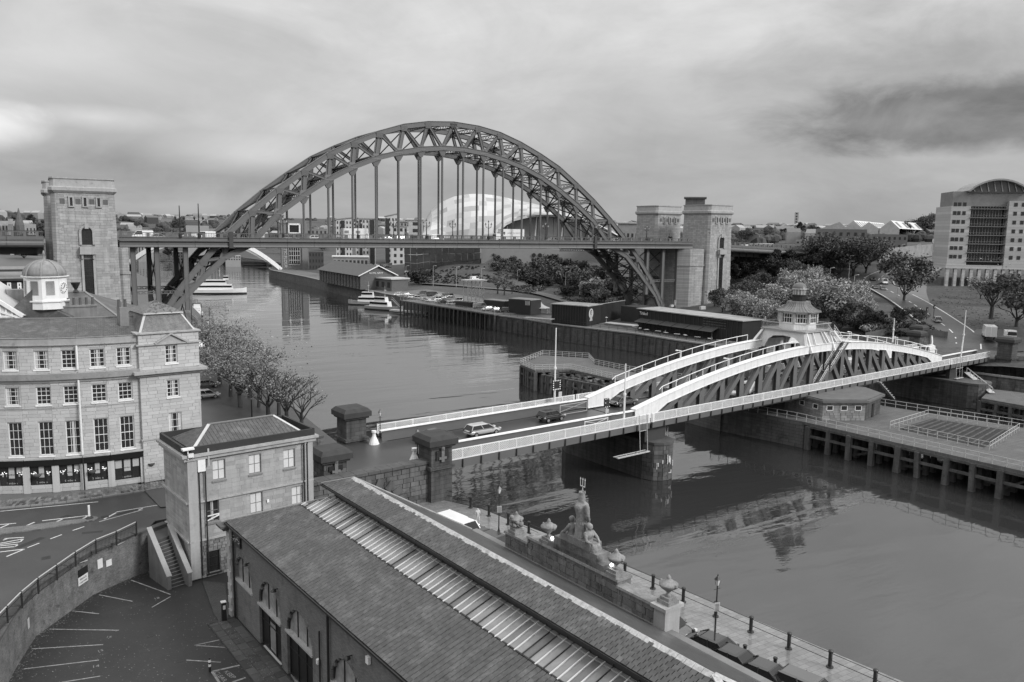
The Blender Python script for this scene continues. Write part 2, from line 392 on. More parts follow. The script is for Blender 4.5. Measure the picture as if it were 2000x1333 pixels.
def TH(x,y):
 x=np.atleast_1d(np.asarray(x,float)); y=np.atleast_1d(np.asarray(y,float))
 d=np.sqrt((x[:,None]-CP[None,:,0])**2+(y[:,None]-CP[None,:,1])**2)
 z=_phi(d)@_w[:_n]+_w[_n]+_w[_n+1]*x+_w[_n+2]*y
 r=np.hypot(x-CAM[0],y-CAM[1]); z=np.minimum(z,29+np.clip(r-330,0,3000)*.0125)
 return np.maximum(z,4.9)
def th(x,y): return float(TH(x,y)[0])
def TG(px,py,far=2500):
 """where the sight line through a pixel meets the south-bank ground"""
 d=ray(px,py); h=np.linalg.norm(d[:2]); ts=np.linspace(110,far,1400)/h
 P=CAM[None,:]+d[None,:]*ts[:,None]; z=TH(P[:,0],P[:,1]); below=(P[:,2] < z) & (P[:,0] > np.interp(P[:,1],[q[1] for q in BANK],[q[0] for q in BANK])-3)
 k=int(np.argmax(below)) if below.any() else len(ts)-1
 return Vector((P[k,0],P[k,1],th(P[k,0],P[k,1])))
GRASS=mat('grass',.050,.95,var=.35,scale=.09,fine=.4,fscale=2.5,bump=.5)
SCRUB=mat('rough_ground',.072,.95,var=.5,scale=.06,fine=.6,fscale=1.2,bump=.5)
def terrain():
 # rows follow the bank so that the river edge is clean; columns move inland with growing steps
 ys=list(np.concatenate([np.arange(-260,420,5.0),np.arange(420,700,20.)]))
 offs=np.concatenate([np.arange(0,60,4.),np.arange(60,260,8.),np.geomspace(260,2200,22)])
 vs=[]
 for y in ys:
  x0=bank_x(y)
  for o in offs: vs.append((x0+o,y))
 vs=np.array(vs); z=TH(vs[:,0],vs[:,1]); nc=len(offs)
 b=B(); b.v=[(float(a),float(c),float(h)) for (a,c),h in zip(vs,z)]
 for i in range(len(ys)-1):
  for j in range(nc-1): b.f.append((i*nc+j,i*nc+j+1,(i+1)*nc+j+1,(i+1)*nc+j))
 b.build('ground',SCRUB,kind='structure',smooth=True)
 # the land beyond the bend
 xs=np.concatenate([np.arange(-700,300,50),np.arange(300,2300,100)]); yy=np.concatenate([[676,700,730,760,800,850,900],np.geomspace(980,3500,14)])
 vs=np.array([(x,y) for y in yy for x in xs]); z=TH(vs[:,0],vs[:,1])
 hill=10*np.sin(vs[:,0]/170.)*np.clip((vs[:,1]-800)/600,0,1)+np.clip((vs[:,1]-900)/40,0,20); z=np.maximum(z+hill*.12,4)
 b=B(); nc=len(xs); b.v=[(float(a),float(c),float(h)) for (a,c),h in zip(vs,z)]
 for i in range(len(yy)-1):
  for j in range(nc-1): b.f.append((i*nc+j,i*nc+j+1,(i+1)*nc+j+1,(i+1)*nc+j))
 b.build('far_hills',SCRUB,kind='structure',smooth=True)
terrain()
def distant(name,lab,n,m,seed,trees):
 rg=random.Random(seed); b=B(); X=[]
 for _ in range(n):
  d=rg.uniform(560,1500)**1.0; a=YAW+rg.uniform(-.63,.66); x,y=CAM[0]+sin(a)*d,CAM[1]+cos(a)*d
  if y < 760 and x < bank_x(min(y,560))+120: continue
  if mnoise.noise(V3(x*.006,y*.006,5 if trees else 9)) < -.05: continue
  X.append((x,y))
 Z_=TH([p[0] for p in X],[p[1] for p in X])
 for (x,y),z in zip(X,Z_):
  if trees:
   for k in range(3): b.ball((x+rg.uniform(-5,5),y+rg.uniform(-5,5),z+rg.uniform(1,3)),rg.uniform(2.2,4.2),6,4,rg.uniform(.8,1.3))
  else:
   w,l,h=rg.uniform(7,22),rg.uniform(7,12),rg.uniform(4,8); a=rg.uniform(0,3); b.box((x,y,z-3),(w,l,h+3),a); ca,sa=cos(a),sin(a); q=lambda u,v,zz: (x+u*ca-v*sa,y+u*sa+v*ca,zz); h += z
   b.add([q(-w/2,-l/2,h),q(w/2,-l/2,h),q(w/2,l/2,h),q(-w/2,l/2,h),q(-w/2,0,h+2.6),q(w/2,0,h+2.6)],((0,1,5,4),(2,3,4,5),(1,2,5),(3,0,4)))
 o=b.build(name,m,kind='stuff'); tag(o,lab,'far town' if not trees else 'far woods',kind='stuff')
distant('distant_houses','haze-grey distant houses spread over the hills on the horizon',1100,mat('distant_house',.22,.9,var=.2,island=.75,bump=0),3,False)  # distance haze is put into the pale house colour
distant('distant_woods','dark distant tree clumps spread over the hills on the horizon',2300,mat('distant_wood',.06,.95,var=.3,island=.4,bump=0),4,True)
# north bank: quay level 5 m, then the town hill
NB=[(-30,-330),(-47,-240),(-56.2,-196),(-59.55,-179),(-61.9,-167),(-64.3,-155),(-67.0,-144.2),(-69.5,-139.5),(-72.5,-124),(-72.4,-110),(-71.8,-88),(-70,-45),(-65.5,8),(-60.6,72),(-57,140),(-56,250),(-58,400),(-70,560),(-200,690)]
QUAY=mat('quay_setts',.20,.16,var=.22,scale=.35,fine=.2,fscale=6,bump=.1,spec=.6,pattern=('plan',.9,.45,.02,.6))
b=B(); b.prism([(p[0],p[1]) for p in NB if p[1] < -138]+[(-92.5,-138),(-92.5,-330)],-2,4.5); b.build('quay',QUAY,kind='structure')
b=B(); b.prism([(p[0],p[1]) for p in NB if p[1] >= -126]+[(-240,690),(-240,-110),(-92,-110),(-84,-124)],-2,5.0); b.build('quayside_road',ASPH,kind='structure')
QW=mat('quay_wall',.11,.8,var=.35,scale=.5,streak=.5,stain=.6,pattern=('wall',1.4,.5,.03,.5),bump=.5)
# ================================================================== THE ARCH BRIDGE
ARM={}
def tyne():
 T=thing('arch_bridge','great steel through-arch road bridge spanning the river between granite towers','bridge',(0,0,0))
 P=161.8/24; WR=16.9; zl0=[50.03,49.31,47.92,45.98,43.24,39.65,35.31,30.36]
 Lw=[((k+.5)*P,z+4.8+1.3) for k,z in enumerate(zl0)]
 for q in ((1191,481),(1222,501),(1248,534),(1280,579)):
  w=PL(q[0],q[1],(0,0,0),(0,1,0)); Lw.append((w.x,w.z))
 Up=[]
 for q in ((886.6,243),(932.8,250.6),(975.2,263),(1015.7,282),(1054.4,305),(1089.5,329),(1124.6,361),(1157,392.6),(1190.3,430),(1219,466),(1245,505),(1271,548)):
  w=PL(q[0],q[1],(0,0,0),(0,1,0)); Up.append((w.x,w.z))
 Up[0]=(0.0,Up[0][1]); bear=(12*P,6.9)
 def pt(p,s,y): return Vector((p[0]*s,y,p[1]))
 for ry,nm in ((0.0,'near'),(WR,'far')):
  def member(name,a,c,w,h,fl=.14,mt=STEEL):
   bb=B(); bb.beam(a,c,w,h,(0,0,1)); d=(c-a).normalized(); sd=Vector((0,1,0)); u=d.cross(sd).normalized()
   if fl:
    for s in (-1,1): bb.beam(a+u*s*(h/2)*1.0,c+u*s*(h/2)*1.0,w+.28,fl,(0,0,1))
   return bb.build(name,mt,T)
  for s in (-1,1):
   ups=[pt(p,s,ry) for p in Up]+[pt((bear[0]+.6,bear[1]+.5),s,ry)]
   lws=[pt(p,s,ry) for p in Lw]+[pt((bear[0]-.6,bear[1]-.3),s,ry)]
   for i in range(len(ups)-1): member('top_chord',ups[i],ups[i+1],1.0,1.25)
   if s == 1: member('bottom_chord',pt(Lw[0],-1,ry),pt(Lw[0],1,ry),1.0,1.25)
   for i in range(len(lws)-1): member('bottom_chord',lws[i],lws[i+1],1.0,1.25)
   for i in range(12):
    member('web_member',lws[i],ups[i],.62,.62,.1)
    if i+1 < 12: member('web_member',lws[i],ups[i+1],.62,.62,.1)
    # gussets
    g=B(); g.box((lws[i].x,ry,lws[i].z-.2),(2.6,1.08,1.5),taper=.55); g.build('gusset_plate',STEEL,T); g=B(); g.box((ups[min(i,11)].x,ry,ups[min(i,11)].z-1.3),(1.6,1.08,1.4),taper=1.3); g.build('gusset_plate',STEEL,T)
   for i in range(8):
    x=lws[i].x; zb=lws[i].z-.6; bb=B()
    bb.hexa([(x-.45,ry-.35,zb-1.6),(x+.45,ry-.35,zb-1.6),(x+.45,ry+.35,zb-1.6),(x-.45,ry+.35,zb-1.6),(x-1.5,ry-.45,zb+.2),(x+1.5,ry-.45,zb+.2),(x+1.5,ry+.45,zb+.2),(x-1.5,ry+.45,zb+.2)])
    bb.build('hanger_bracket',STEEL,T)
    bb=B(); bb.cyl((x,ry,29),(x,ry,zb-1.2),.32,n=8); bb.build('hanger',STEEL,T)
 # bracing between the two ribs: lattice struts and crossed diagonals
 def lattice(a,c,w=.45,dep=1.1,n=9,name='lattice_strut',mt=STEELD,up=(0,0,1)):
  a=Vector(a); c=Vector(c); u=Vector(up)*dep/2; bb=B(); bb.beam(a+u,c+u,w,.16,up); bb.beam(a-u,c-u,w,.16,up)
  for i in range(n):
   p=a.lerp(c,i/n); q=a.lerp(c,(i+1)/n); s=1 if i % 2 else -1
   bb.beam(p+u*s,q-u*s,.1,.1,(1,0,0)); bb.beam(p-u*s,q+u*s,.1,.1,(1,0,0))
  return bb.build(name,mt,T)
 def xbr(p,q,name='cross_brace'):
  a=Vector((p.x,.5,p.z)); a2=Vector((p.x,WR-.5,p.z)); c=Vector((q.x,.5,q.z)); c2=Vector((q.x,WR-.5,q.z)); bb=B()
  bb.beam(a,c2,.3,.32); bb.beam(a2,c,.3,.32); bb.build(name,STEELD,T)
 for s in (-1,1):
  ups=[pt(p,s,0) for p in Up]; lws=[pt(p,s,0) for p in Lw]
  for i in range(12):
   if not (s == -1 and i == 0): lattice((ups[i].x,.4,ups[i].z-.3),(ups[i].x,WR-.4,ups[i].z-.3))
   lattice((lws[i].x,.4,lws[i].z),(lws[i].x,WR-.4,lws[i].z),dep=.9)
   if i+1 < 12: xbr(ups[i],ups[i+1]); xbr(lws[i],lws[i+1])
   if i > 0: # sway frame
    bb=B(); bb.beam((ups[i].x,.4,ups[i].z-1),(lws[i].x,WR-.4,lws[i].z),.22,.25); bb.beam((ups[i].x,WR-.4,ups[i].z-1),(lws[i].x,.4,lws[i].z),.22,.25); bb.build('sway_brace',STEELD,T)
 # spandrel columns between the arch foot and the towers
 for (pxx,pyt,pyb) in ((277,485,600),(332,485,560)):
  pass
 for x in (-85.5,-80.2,-73.6,73.6,80.5,87.2):
  for y in (0,WR):
   zb=6 if abs(x) > 76 else 12
   bb=B(); bb.beam((x,y,zb),(x,y,27.8),.95,.95,(0,1,0)); bb.beam((x-.5,y,zb),(x-.5,y,27.8),.12,1.15,(0,1,0)); bb.beam((x+.5,y,zb),(x+.5,y,27.8),.12,1.15,(0,1,0)); bb.build('column',STEEL,T)
  bb=B()
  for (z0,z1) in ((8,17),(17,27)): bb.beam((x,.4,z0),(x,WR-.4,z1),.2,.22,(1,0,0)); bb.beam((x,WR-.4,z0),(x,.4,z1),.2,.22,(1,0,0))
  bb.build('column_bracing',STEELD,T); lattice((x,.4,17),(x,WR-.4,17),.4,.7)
 for s in (-1,1):
  for y in (0,WR): lattice((s*74,y,16.6),(s*88,y,16.6),.35,.6,11,'side_strut',STEEL)
  bb=B()
  for y in (0,WR): bb.box((s*82.3,y,2),(5,3.4,5),taper=.8)
  bb.build('bearing_block',CONC,T)
 # deck
 Y0,Y1=-2.2,19.1; DARKD=STEELD
 def deck(x0,x1,z0=0.0,z1=0.0):
  bb=B(); bb.hexa([(x0,Y0+1.2,28.3+z0),(x1,Y0+1.2,28.3+z1),(x1,Y1-1.2,28.3+z1),(x0,Y1-1.2,28.3+z0),(x0,Y0+.4,29.4+z0),(x1,Y0+.4,29.4+z1),(x1,Y1-.4,29.4+z1),(x0,Y1-.4,29.4+z0)]); bb.build('deck_slab',ASPH,T)
  for y,s in ((Y0,-1),(Y1,1)):
   n=max(1,int(abs(x1-x0)/7)); 
   for i in range(n):
    a,c=x0+(x1-x0)*i/n+.03,x0+(x1-x0)*(i+1)/n-.03; za,zc=z0+(z1-z0)*i/n,z0+(z1-z0)*(i+1)/n
    bb=B(); prof=[(0,29.05),(-.22*s,28.8),(-.28*s,28.2),(-.1*s,27.75),(.3*s*-1+.0,27.6),(-1.4*s,27.6),(-1.4*s,29.05)]
    A=[(a,y+(p[0]+(.28*s)),p[1]+za) for p in prof]; C=[(c,y+(p[0]+(.28*s)),p[1]+zc) for p in prof]; k=len(prof); o=len(bb.v); bb.v += A+C
    for q in range(k): bb.f.append((o+q,o+(q+1) % k,o+k+(q+1) % k,o+k+q))
    bb.f.append(tuple(range(o,o+k))); bb.f.append(tuple(range(o+k,o+2*k))); bb.build('edge_girder',STEEL,T)
    bb=B(); bb.beam((a,y+.1*s,29.2+za),(c,y+.1*s,29.2+zc),.9,.16); bb.beam((a,y-.1*s,29.65+za),(c,y-.1*s,29.65+zc),.3,.75); bb.beam((a,y,30.06+za),(c,y,30.06+zc),.5,.09); bb.build('fascia_plate',STEEL,T)
    bb=B(); bb.beam((a,y,31.15+za),(c,y,31.15+zc),.3,.14); bb.beam((a,y,30.2+za),(c,y,30.2+zc),.16,.1)
    for j in range(2):
     xx=a+(c-a)*(j+.5)/2; zz=za+(zc-za)*(j+.5)/2; bb.box((xx,y,30.1+zz),(.75,.3,1.05))
    for j in range(14):
     xx=a+(c-a)*(j+.5)/14; zz=za+(zc-za)*(j+.5)/14; bb.box((xx,y,30.2+zz),(.07,.07,.95))
    bb.build('parapet_panel',STEEL,T)
 deck(-88.5,-63.2); deck(-63.0,49.9); deck(50.1,92)
 for x in (-63.1,50.0):
  bb=B(); bb.box((x,Y0-.25,27.5),(1.0,.7,4.1)); bb.build('expansion_joint',STEELD,T)
 # inspection gantry below the deck
 lattice((37,-1.2,27.1),(50,-1.2,27.1),.3,.7,14,'inspection_gantry',STEELD)
 # maintenance of the far viaduct on the south side
 return T
TY=tyne()
def viaduct(x0,x1,z0,z1,lab,north=False):
 T=thing('approach_viaduct',lab,'viaduct',(x0,0,27))
 n=int(abs(x1-x0)/7)
 for y,s in ((-2.2,-1),(19.1,1)):
  for i in range(n):
   a,c=x0+(x1-x0)*i/n+.04,x0+(x1-x0)*(i+1)/n-.04; za,zc=z0+(z1-z0)*i/n,z0+(z1-z0)*(i+1)/n
   bb=B(); bb.beam((a,y,28.3+za),(c,y,28.3+zc),.9,1.4); bb.cyl((a,y+.35*s,28.35+za),(c,y+.35*s,28.35+zc),.68,n=10); bb.build('edge_girder',STEEL,T)
   bb=B(); bb.beam((a,y,29.2+za),(c,y,29.2+zc),.9,.2); bb.beam((a,y,29.7+za),(c,y,29.7+zc),.3,.7); bb.beam((a,y,31.1+za),(c,y,31.1+zc),.3,.14)
   for j in range(3):
    t=(j+.5)/3; bb.box((a+(c-a)*t,y,30.05+za+(zc-za)*t),(.6,.3,1.0))
   for j in range(18):
    t=(j+.5)/18; bb.box((a+(c-a)*t,y,30.05+za+(zc-za)*t),(.06,.06,1.0))
   bb.build('parapet_panel',STEEL,T)
 bb=B(); bb.hexa([(x0,-1.5,28.6+z0),(x1,-1.5,28.6+z1),(x1,18.5,28.6+z1),(x0,18.5,28.6+z0),(x0,-1.8,29.4+z0),(x1,-1.8,29.4+z1),(x1,18.8,29.4+z1),(x0,18.8,29.4+z0)]); bb.build('deck_slab',ASPH,T)
 for y in (1.0,8.5,16):
  bb=B(); bb.beam((x0,y,27.3+z0),(x1,y,27.3+z1),.5,2.6)
  for i in range(n*2): t=(i+.5)/(n*2); bb.box((x0+(x1-x0)*t,y-.35,26.1+z0+(z1-z0)*t),(.14,.5,2.3))
  bb.build('plate_girder',STEELD,T)
 return T
VS=viaduct(108.5,190,-.9,-4.0,'plate girder viaduct carrying the road south from the right-hand granite tower')
for x in (131,150,172):
 for y in (1,16):
  g=th(x,y)-1; bb=B(); bb.box((x,y,g),(2.0,2.0,25.4-g-.04*(x-108))); bb.build('pier_column',CONC,VS)
 bb=B(); bb.beam((x,2,23.6-.03*(x-108)),(x,15,23.6-.03*(x-108)),.8,.9)
 for s in (-1,1): bb.beam((x,8.5+s*6.5,20),(x,8.5+s*2,23.6),.5,.5,(1,0,0))
 bb.build('cross_beam',STEELD,VS)
VN=viaduct(-104,-175,0,0,'plate girder viaduct running north from the left-hand granite tower')
# granite towers
GRAN=mat('granite_piece',.33,.85,var=.12,scale=.25,objr=.16,streak=.28,stain=.2,fine=.1)
GRANS=mat('granite_many',.33,.85,var=.12,scale=.25,island=.16,streak=.28,stain=.2,fine=.1)
GRANP=mat('granite_plain',.33,.85,var=.14,scale=.2,streak=.22,fine=.1,pattern=('wall',1.5,.62,.035,.55))
def tower(lab,x0,x1,y0,y1,zb,zt,pieces=0,slot=True,tp=.018):
 cx,cy=(x0+x1)/2,(y0+y1)/2; T=thing('granite_tower',lab,'tower',(cx,cy,zb),'granite towers of the arch bridge')
 h=zt-zb; ex=tp*h
 def ring(z): k=ex*(zt-z)/h; return x0-k,x1+k,y0-k,y1+k
 bb=B(); a=ring(zb); c=ring(zt-3.4); p=lambda r,z: [(r[0],r[2],z),(r[1],r[2],z),(r[1],r[3],z),(r[0],r[3],z)]
 # chamfered corner shaft
 def oct_(r,z,ch=1.2): return [(r[0]+ch,r[2],z),(r[1]-ch,r[2],z),(r[1],r[2]+ch,z),(r[1],r[3]-ch,z),(r[1]-ch,r[3],z),(r[0]+ch,r[3],z),(r[0],r[3]-ch,z),(r[0],r[2]+ch,z)]
 def loft(levels,m,name,ch=.7):
  bb=B()
  for k,(r,z) in enumerate(levels): bb.v += oct_(r,z,ch)
  for k in range(len(levels)-1):
   for i in range(8): bb.f.append((k*8+i,k*8+(i+1) % 8,(k+1)*8+(i+1) % 8,(k+1)*8+i))
  bb.f.append(tuple(range(8))[::-1]); o=(len(levels)-1)*8; bb.f.append(tuple(range(o,o+8))); return bb.build(name,m,T)
 loft([(a,zb),(c,zt-3.4)],GRANP,'shaft')
 g=lambda r,d: (r[0]-d,r[1]+d,r[2]-d,r[3]+d)
 loft([(g(c,.15),zt-3.4),(g(c,.55),zt-2.9),(g(c,.55),zt-2.2),(g(c,.2),zt-2.0),(g(c,.1),zt-.35),(g(c,.3),zt-.3),(g(c,.3),zt)],TRIM,'cornice')
 if slot:
  w=x1-x0
  def slotwin(u,wd,z0,z1,rec=.5,name='slit_window'):
   k=ex*(zt-(z0+z1)/2)/h; X=x0+u; bb=B(); yf=y0-k
   bb.hexa([(X-wd/2,yf-.1,z0),(X+wd/2,yf-.1,z0),(X+wd/2,yf+.4,z0),(X-wd/2,yf+.4,z0),(X-wd/2,yf-.06,z1),(X+wd/2,yf-.06,z1),(X+wd/2,yf+.4,z1),(X-wd/2,yf+.4,z1)]); o=bb.build(name,GLASS,T)
   f=B()
   for s in (-1,1): f.beam((X+s*(wd/2+.15),yf-.16,z0),(X+s*(wd/2+.15),yf-.10,z1),.3,.35,(0,1,0))
   f.beam((X-wd/2-.35,yf-.12,z1+.15),(X+wd/2+.35,yf-.12,z1+.15),.35,.35); f.beam((X-wd/2-.35,yf-.16,z0-.15),(X+wd/2+.35,yf-.16,z0-.15),.45,.25)
   f.build('surround',TRIM,o); return yf
  for q in (.3,.52,.74): slotwin(w*q,.55,zt-6.3,zt-4.4)
  # tall niche with arched head, balcony and long glazed slot
  zs=zt-(zt-zb)*.40 if zt-zb > 33 else zt-14.5; zs=zt-15.0; k=ex*(zt-zs)/h; yf=y0-k-.06; X=x0+w*.52; R=1.05
  bb=B(); pts=[(X-R,yf,zs),(X+R,yf,zs)]+[(X+R*cos(t),yf+.0,zs+2.9+R*sin(t)) for t in np.linspace(0,pi,9)]; bb.extr(pts,(0,.4,0)); wn_=bb.build('arched_window',GLASS,T)
  bb=B()
  for t0,t1 in zip(np.linspace(0,pi,10)[:-1],np.linspace(0,pi,10)[1:]): bb.beam((X+(R+.3)*cos(t0),yf-.1,zs+2.9+(R+.3)*sin(t0)),(X+(R+.3)*cos(t1),yf-.1,zs+2.9+(R+.3)*sin(t1)),.5,.6,(0,1,0))
  for s in (-1,1): bb.beam((X+s*(R+.3),yf-.1,zs),(X+s*(R+.3),yf-.1,zs+2.9),.5,.5,(0,1,0))
  bb.box((X,yf-.25,zs+3.6),(.8,.6,1.2)); bb.build('arch_surround',TRIM,wn_)
  bb=B()
  for zz in (zs+.9,zs+1.8,zs+2.9): bb.beam((X-R,yf-.03,zz),(X+R,yf-.03,zz),.06,.07)
  for xx in (-.5,0,.5): bb.beam((X+xx,yf-.03,zs),(X+xx,yf-.03,zs+3.6),.06,.05,(0,1,0))
  bb.build('glazing_bar',DARKM,wn_)
  bb=B(); bb.box((X,yf-.6,zs-2.2),(3.3,1.4,.3)); bb.box((X,yf-1.2,zs-1.9),(3.2,.22,1.4)); [bb.box((X+s*1.5,yf-.6,zs-1.9),(.2,1.3,1.4)) for s in (-1,1)]; [bb.box((X+s*1.15,yf-.45,zs-3.2),(.35,.9,1.1),taper=1.2) for s in (-1,1)]
  bb.build('balcony',TRIM,T)
  z1=zs-3.3; z0=z1-11.5; yf2=y0-ex*(zt-z0)/h-.05; yf1=y0-ex*(zt-z1)/h-.05
  bb=B(); bb.hexa([(X-.95,yf2-.03,z0),(X+.95,yf2-.03,z0),(X+.95,yf2+.5,z0),(X-.95,yf2+.5,z0),(X-.95,yf1-.03,z1),(X+.95,yf1-.03,z1),(X+.95,yf1+.5,z1),(X-.95,yf1+.5,z1)]); lw=bb.build('stair_window',GLASS,T)
  bb=B()
  for i in range(12): zz=z0+(z1-z0)*i/12; bb.beam((X-.95,yf2-.06+(yf1-yf2)*i/12,zz),(X+.95,yf2-.06+(yf1-yf2)*i/12,zz),.08,.3 if i % 4 == 0 else .07)
  for xx in (-.45,.05,.5): bb.beam((X+xx,yf2-.05,z0),(X+xx,yf1-.05,z1),.05,.06,(0,1,0))
  bb.build('glazing_bar',DARKM,lw)
  bb=B()
  for s in (-1,1): bb.beam((X+s*1.2,yf2-.1,z0-.4),(X+s*1.2,yf1-.1,z1+.3),.5,.45,(0,1,0))
  bb.build('surround',TRIM,lw)
 for q in (.16,.41,.63,.85):
  z=zt-5.9; k=ex*(zt-z)/h; bb=B(); bb.box((x0+(x1-x0)*q,y0-k,z),(1.0,.16,1.2)); bb.build('recess_shade_panel',mat('soot_and_shade_stone',.12,.9,var=.3,streak=.3),T)  # proud dark panels paint the shade of square recesses
 if pieces:
  # individually laid granite on the river-facing front
  w=c[1]-c[0]; zz0=zb; k0=ex; U=Vector((1,0,0)); nrm=Vector((0,-1,0)); vv=Vector((0,ex,h)).normalized(); nn=Vector((0,-h,ex)).normalized()
  X=x0+(x1-x0)*.52-(x0-ex); zc=zt-15-zb
  holes=[(X-1.5,X+1.5,zt-15-3.6-11.6-zb,zt-15-zb+4.2)]+[((x1-x0)*q+ex-.5,(x1-x0)*q+ex+.5,zt-6.5-zb,zt-4.1-zb) for q in (.3,.52,.74)]
  rr=[(u0,u1,v0,v1) for (u0,u1,v0,v1) in courses(w+ex*2,zt-3.5-zb,.62,1.5,holes,.03,seed=5) if u0 > ex*v0/h+.65 and u1 < w+ex*2-ex*v0/h-.6]
  tiles(T,'granite_block',(x0-ex,y0-ex,zb),U,vv,nn,rr,GRAN,GRANS,300,.05,.02,'granite_facing',seed=3)
 return T
tower('broad granite tower at the left end of the arch, front one facing the camera',-101.9,-89.3,-5,7.5,3,43.3,pieces=1)
tower('granite tower half hidden behind the left front tower',-103.2,-91,15,27,3,43.3,slot=False)
tower('granite tower right of the arch foot, nearest the swing bridge',96.2,107.2,-5.5,8,5,43,pieces=1)
tower('shorter looking granite tower behind the deck at the right end of the arch',92.5,104.5,18,30,5,43)
# tower plinths and the rounded granite abutments beside them
def abut(lab,x,y0,r,z0,z1):
 T=thing('granite_abutment',lab,'abutment',(x,y0,z0)); bb=B(); o_=lambda e: [(x-r-e,y0+6),(x-r-e,y0-1),(x-r*.35,y0-4.2-e),(x+r*.2,y0-4.9-e),(x+r+e,y0-4.9-e),(x+r+e,y0+6)]; bb.prism(o_(0),z0,z1); bb.prism(o_(.25),z0+(z1-z0)*.74,z0+(z1-z0)*.74+.5); bb.build('shaft',GRANP,T)
 bb=B(); bb.box((x,y0+9,z0),(r*1.7,18,z1-z0)); bb.build('wall',GRANP,T)
abut('rounded granite abutment under the deck beside the right-hand tower',91.2,.5,4.3,5,27.6)
abut('rounded granite abutment under the deck beside the left-hand tower',-88.6,.5,1.8,4,27.6)
# lamp posts of the arch bridge
def tyne_lamp():
 T=thing('lamp_post','x x x x','lamp post',(0,0,0),'triple lantern lamp posts on the arch bridge'); b=B(); b.lathe((0,0,0),[(.4,0),(.4,.8),(.2,1.0),(.14,1.4),(.1,4.6)],8); b.build('post',DARKM,T)
 b=B(); b.beam((-.95,0,3.6),(.95,0,3.6),.1,.1)
 for s in (-1,1): b.beam((s*.95,0,3.6),(s*.95,0,3.9),.08,.08); b.beam((0,0,3.1),(s*.95,0,3.6),.08,.08)
 b.build('bracket',DARKM,T)
 LG=mat('lantern_glass',.55,.2,var=0,fine=0,bump=0)
 for x,z in ((-.95,3.9),(.95,3.9),(0,4.6)):
  b=B(); b.lathe((x,0,z),[(.14,0),(.26,.5)],6); l_=b.build('lantern',LG,T); b=B(); b.lathe((x,0,z+.5),[(.32,0),(.06,.35),(.03,.6)],6); b.build('cap',DARKM,l_)
 return T
tl=tyne_lamp(); ordn=['first','second','third','fourth','fifth','sixth','seventh','eighth','ninth','tenth','eleventh','twelfth','thirteenth','fourteenth','fifteenth','sixteenth','seventeenth','eighteenth','nineteenth','twentieth']
lx=[(553,0),(643,1),(699,0),(769,1),(833,0),(884,1),(954,0),(1065,0),(1168,0),(1263,1)]
for i,(px,bk) in enumerate(lx):
 y=-2.2 if not bk else 19.1; w=PL(px,458,(0,y,0),(0,1,0)); dup(tl,(w.x,y,30.3),0,label=f'black triple lantern lamp post, {ordn[i]} from the left on the arch bridge parapet')
drop(tl)
for (px,top,lab) in ((352,402,'tall dark catenary mast with twin lanterns, left one of two on the arch bridge'),(389,398,'tall dark catenary mast with twin lanterns, right one of two on the arch bridge')):
 w=PL(px,457,(0,-2.2,0),(0,1,0)); T=thing('mast',lab,'mast',(w.x,-2.2,30)); zt=PL(px,top,(0,-2.2,0),(0,1,0)).z
 b=B(); b.cyl((w.x,-2.2,30),(w.x,-2.2,zt),.2,.1); b.lathe((w.x,-2.2,30),[(.45,0),(.4,1),(.2,1.3)],8); b.build('post',DARKM,T)
 for s in (-1,1):
  b=B(); b.beam((w.x,-2.2,34),(w.x+s*1,-2.2,34.4),.08,.08); b.lathe((w.x+s*1,-2.2,34.4),[(.12,0),(.26,.5),(.3,.5),(.05,.9)],6); b.build('lantern',DARKM,T)
# ================================================================== THE SWING BRIDGE
SA=rad(7.35); SU=Vector((cos(SA),sin(SA),0)); SV=Vector((-sin(SA),cos(SA),0)); SO=Vector((6.795,-128.43,0))
def S(u,v,z=0.0): return SO+SU*u+SV*v+Vector((0,0,z))
WOODP=mat('old_timber',.085,.9,var=.4,scale=1.2,streak=.6,fine=.4,stain=.4,bump=.6)
PAINTG=mat('grey_web_paint',.13,.5,var=.12,scale=.5,bump=.05)
MASON=mat('pier_stone',.105,.8,var=.3,scale=.35,streak=.5,stain=.6,objr=.22,bump=.4)
MASONS=mat('pier_stone_many',.105,.8,var=.3,scale=.35,streak=.5,stain=.6,island=.22,bump=.4)
MASONP=mat('pier_stone_plain',.075,.8,var=.35,scale=.35,streak=.6,stain=.7,pattern=('wall',1.3,.48,.025,.55),bump=.5)
DECKW=mat('deck_road',.05,.35,var=.2,scale=.5,fine=.2,fscale=20,bump=.15,spec=.5)
LINE=mat('road_line',.55,.6,var=.25,scale=2.5,fine=.2,bump=0)
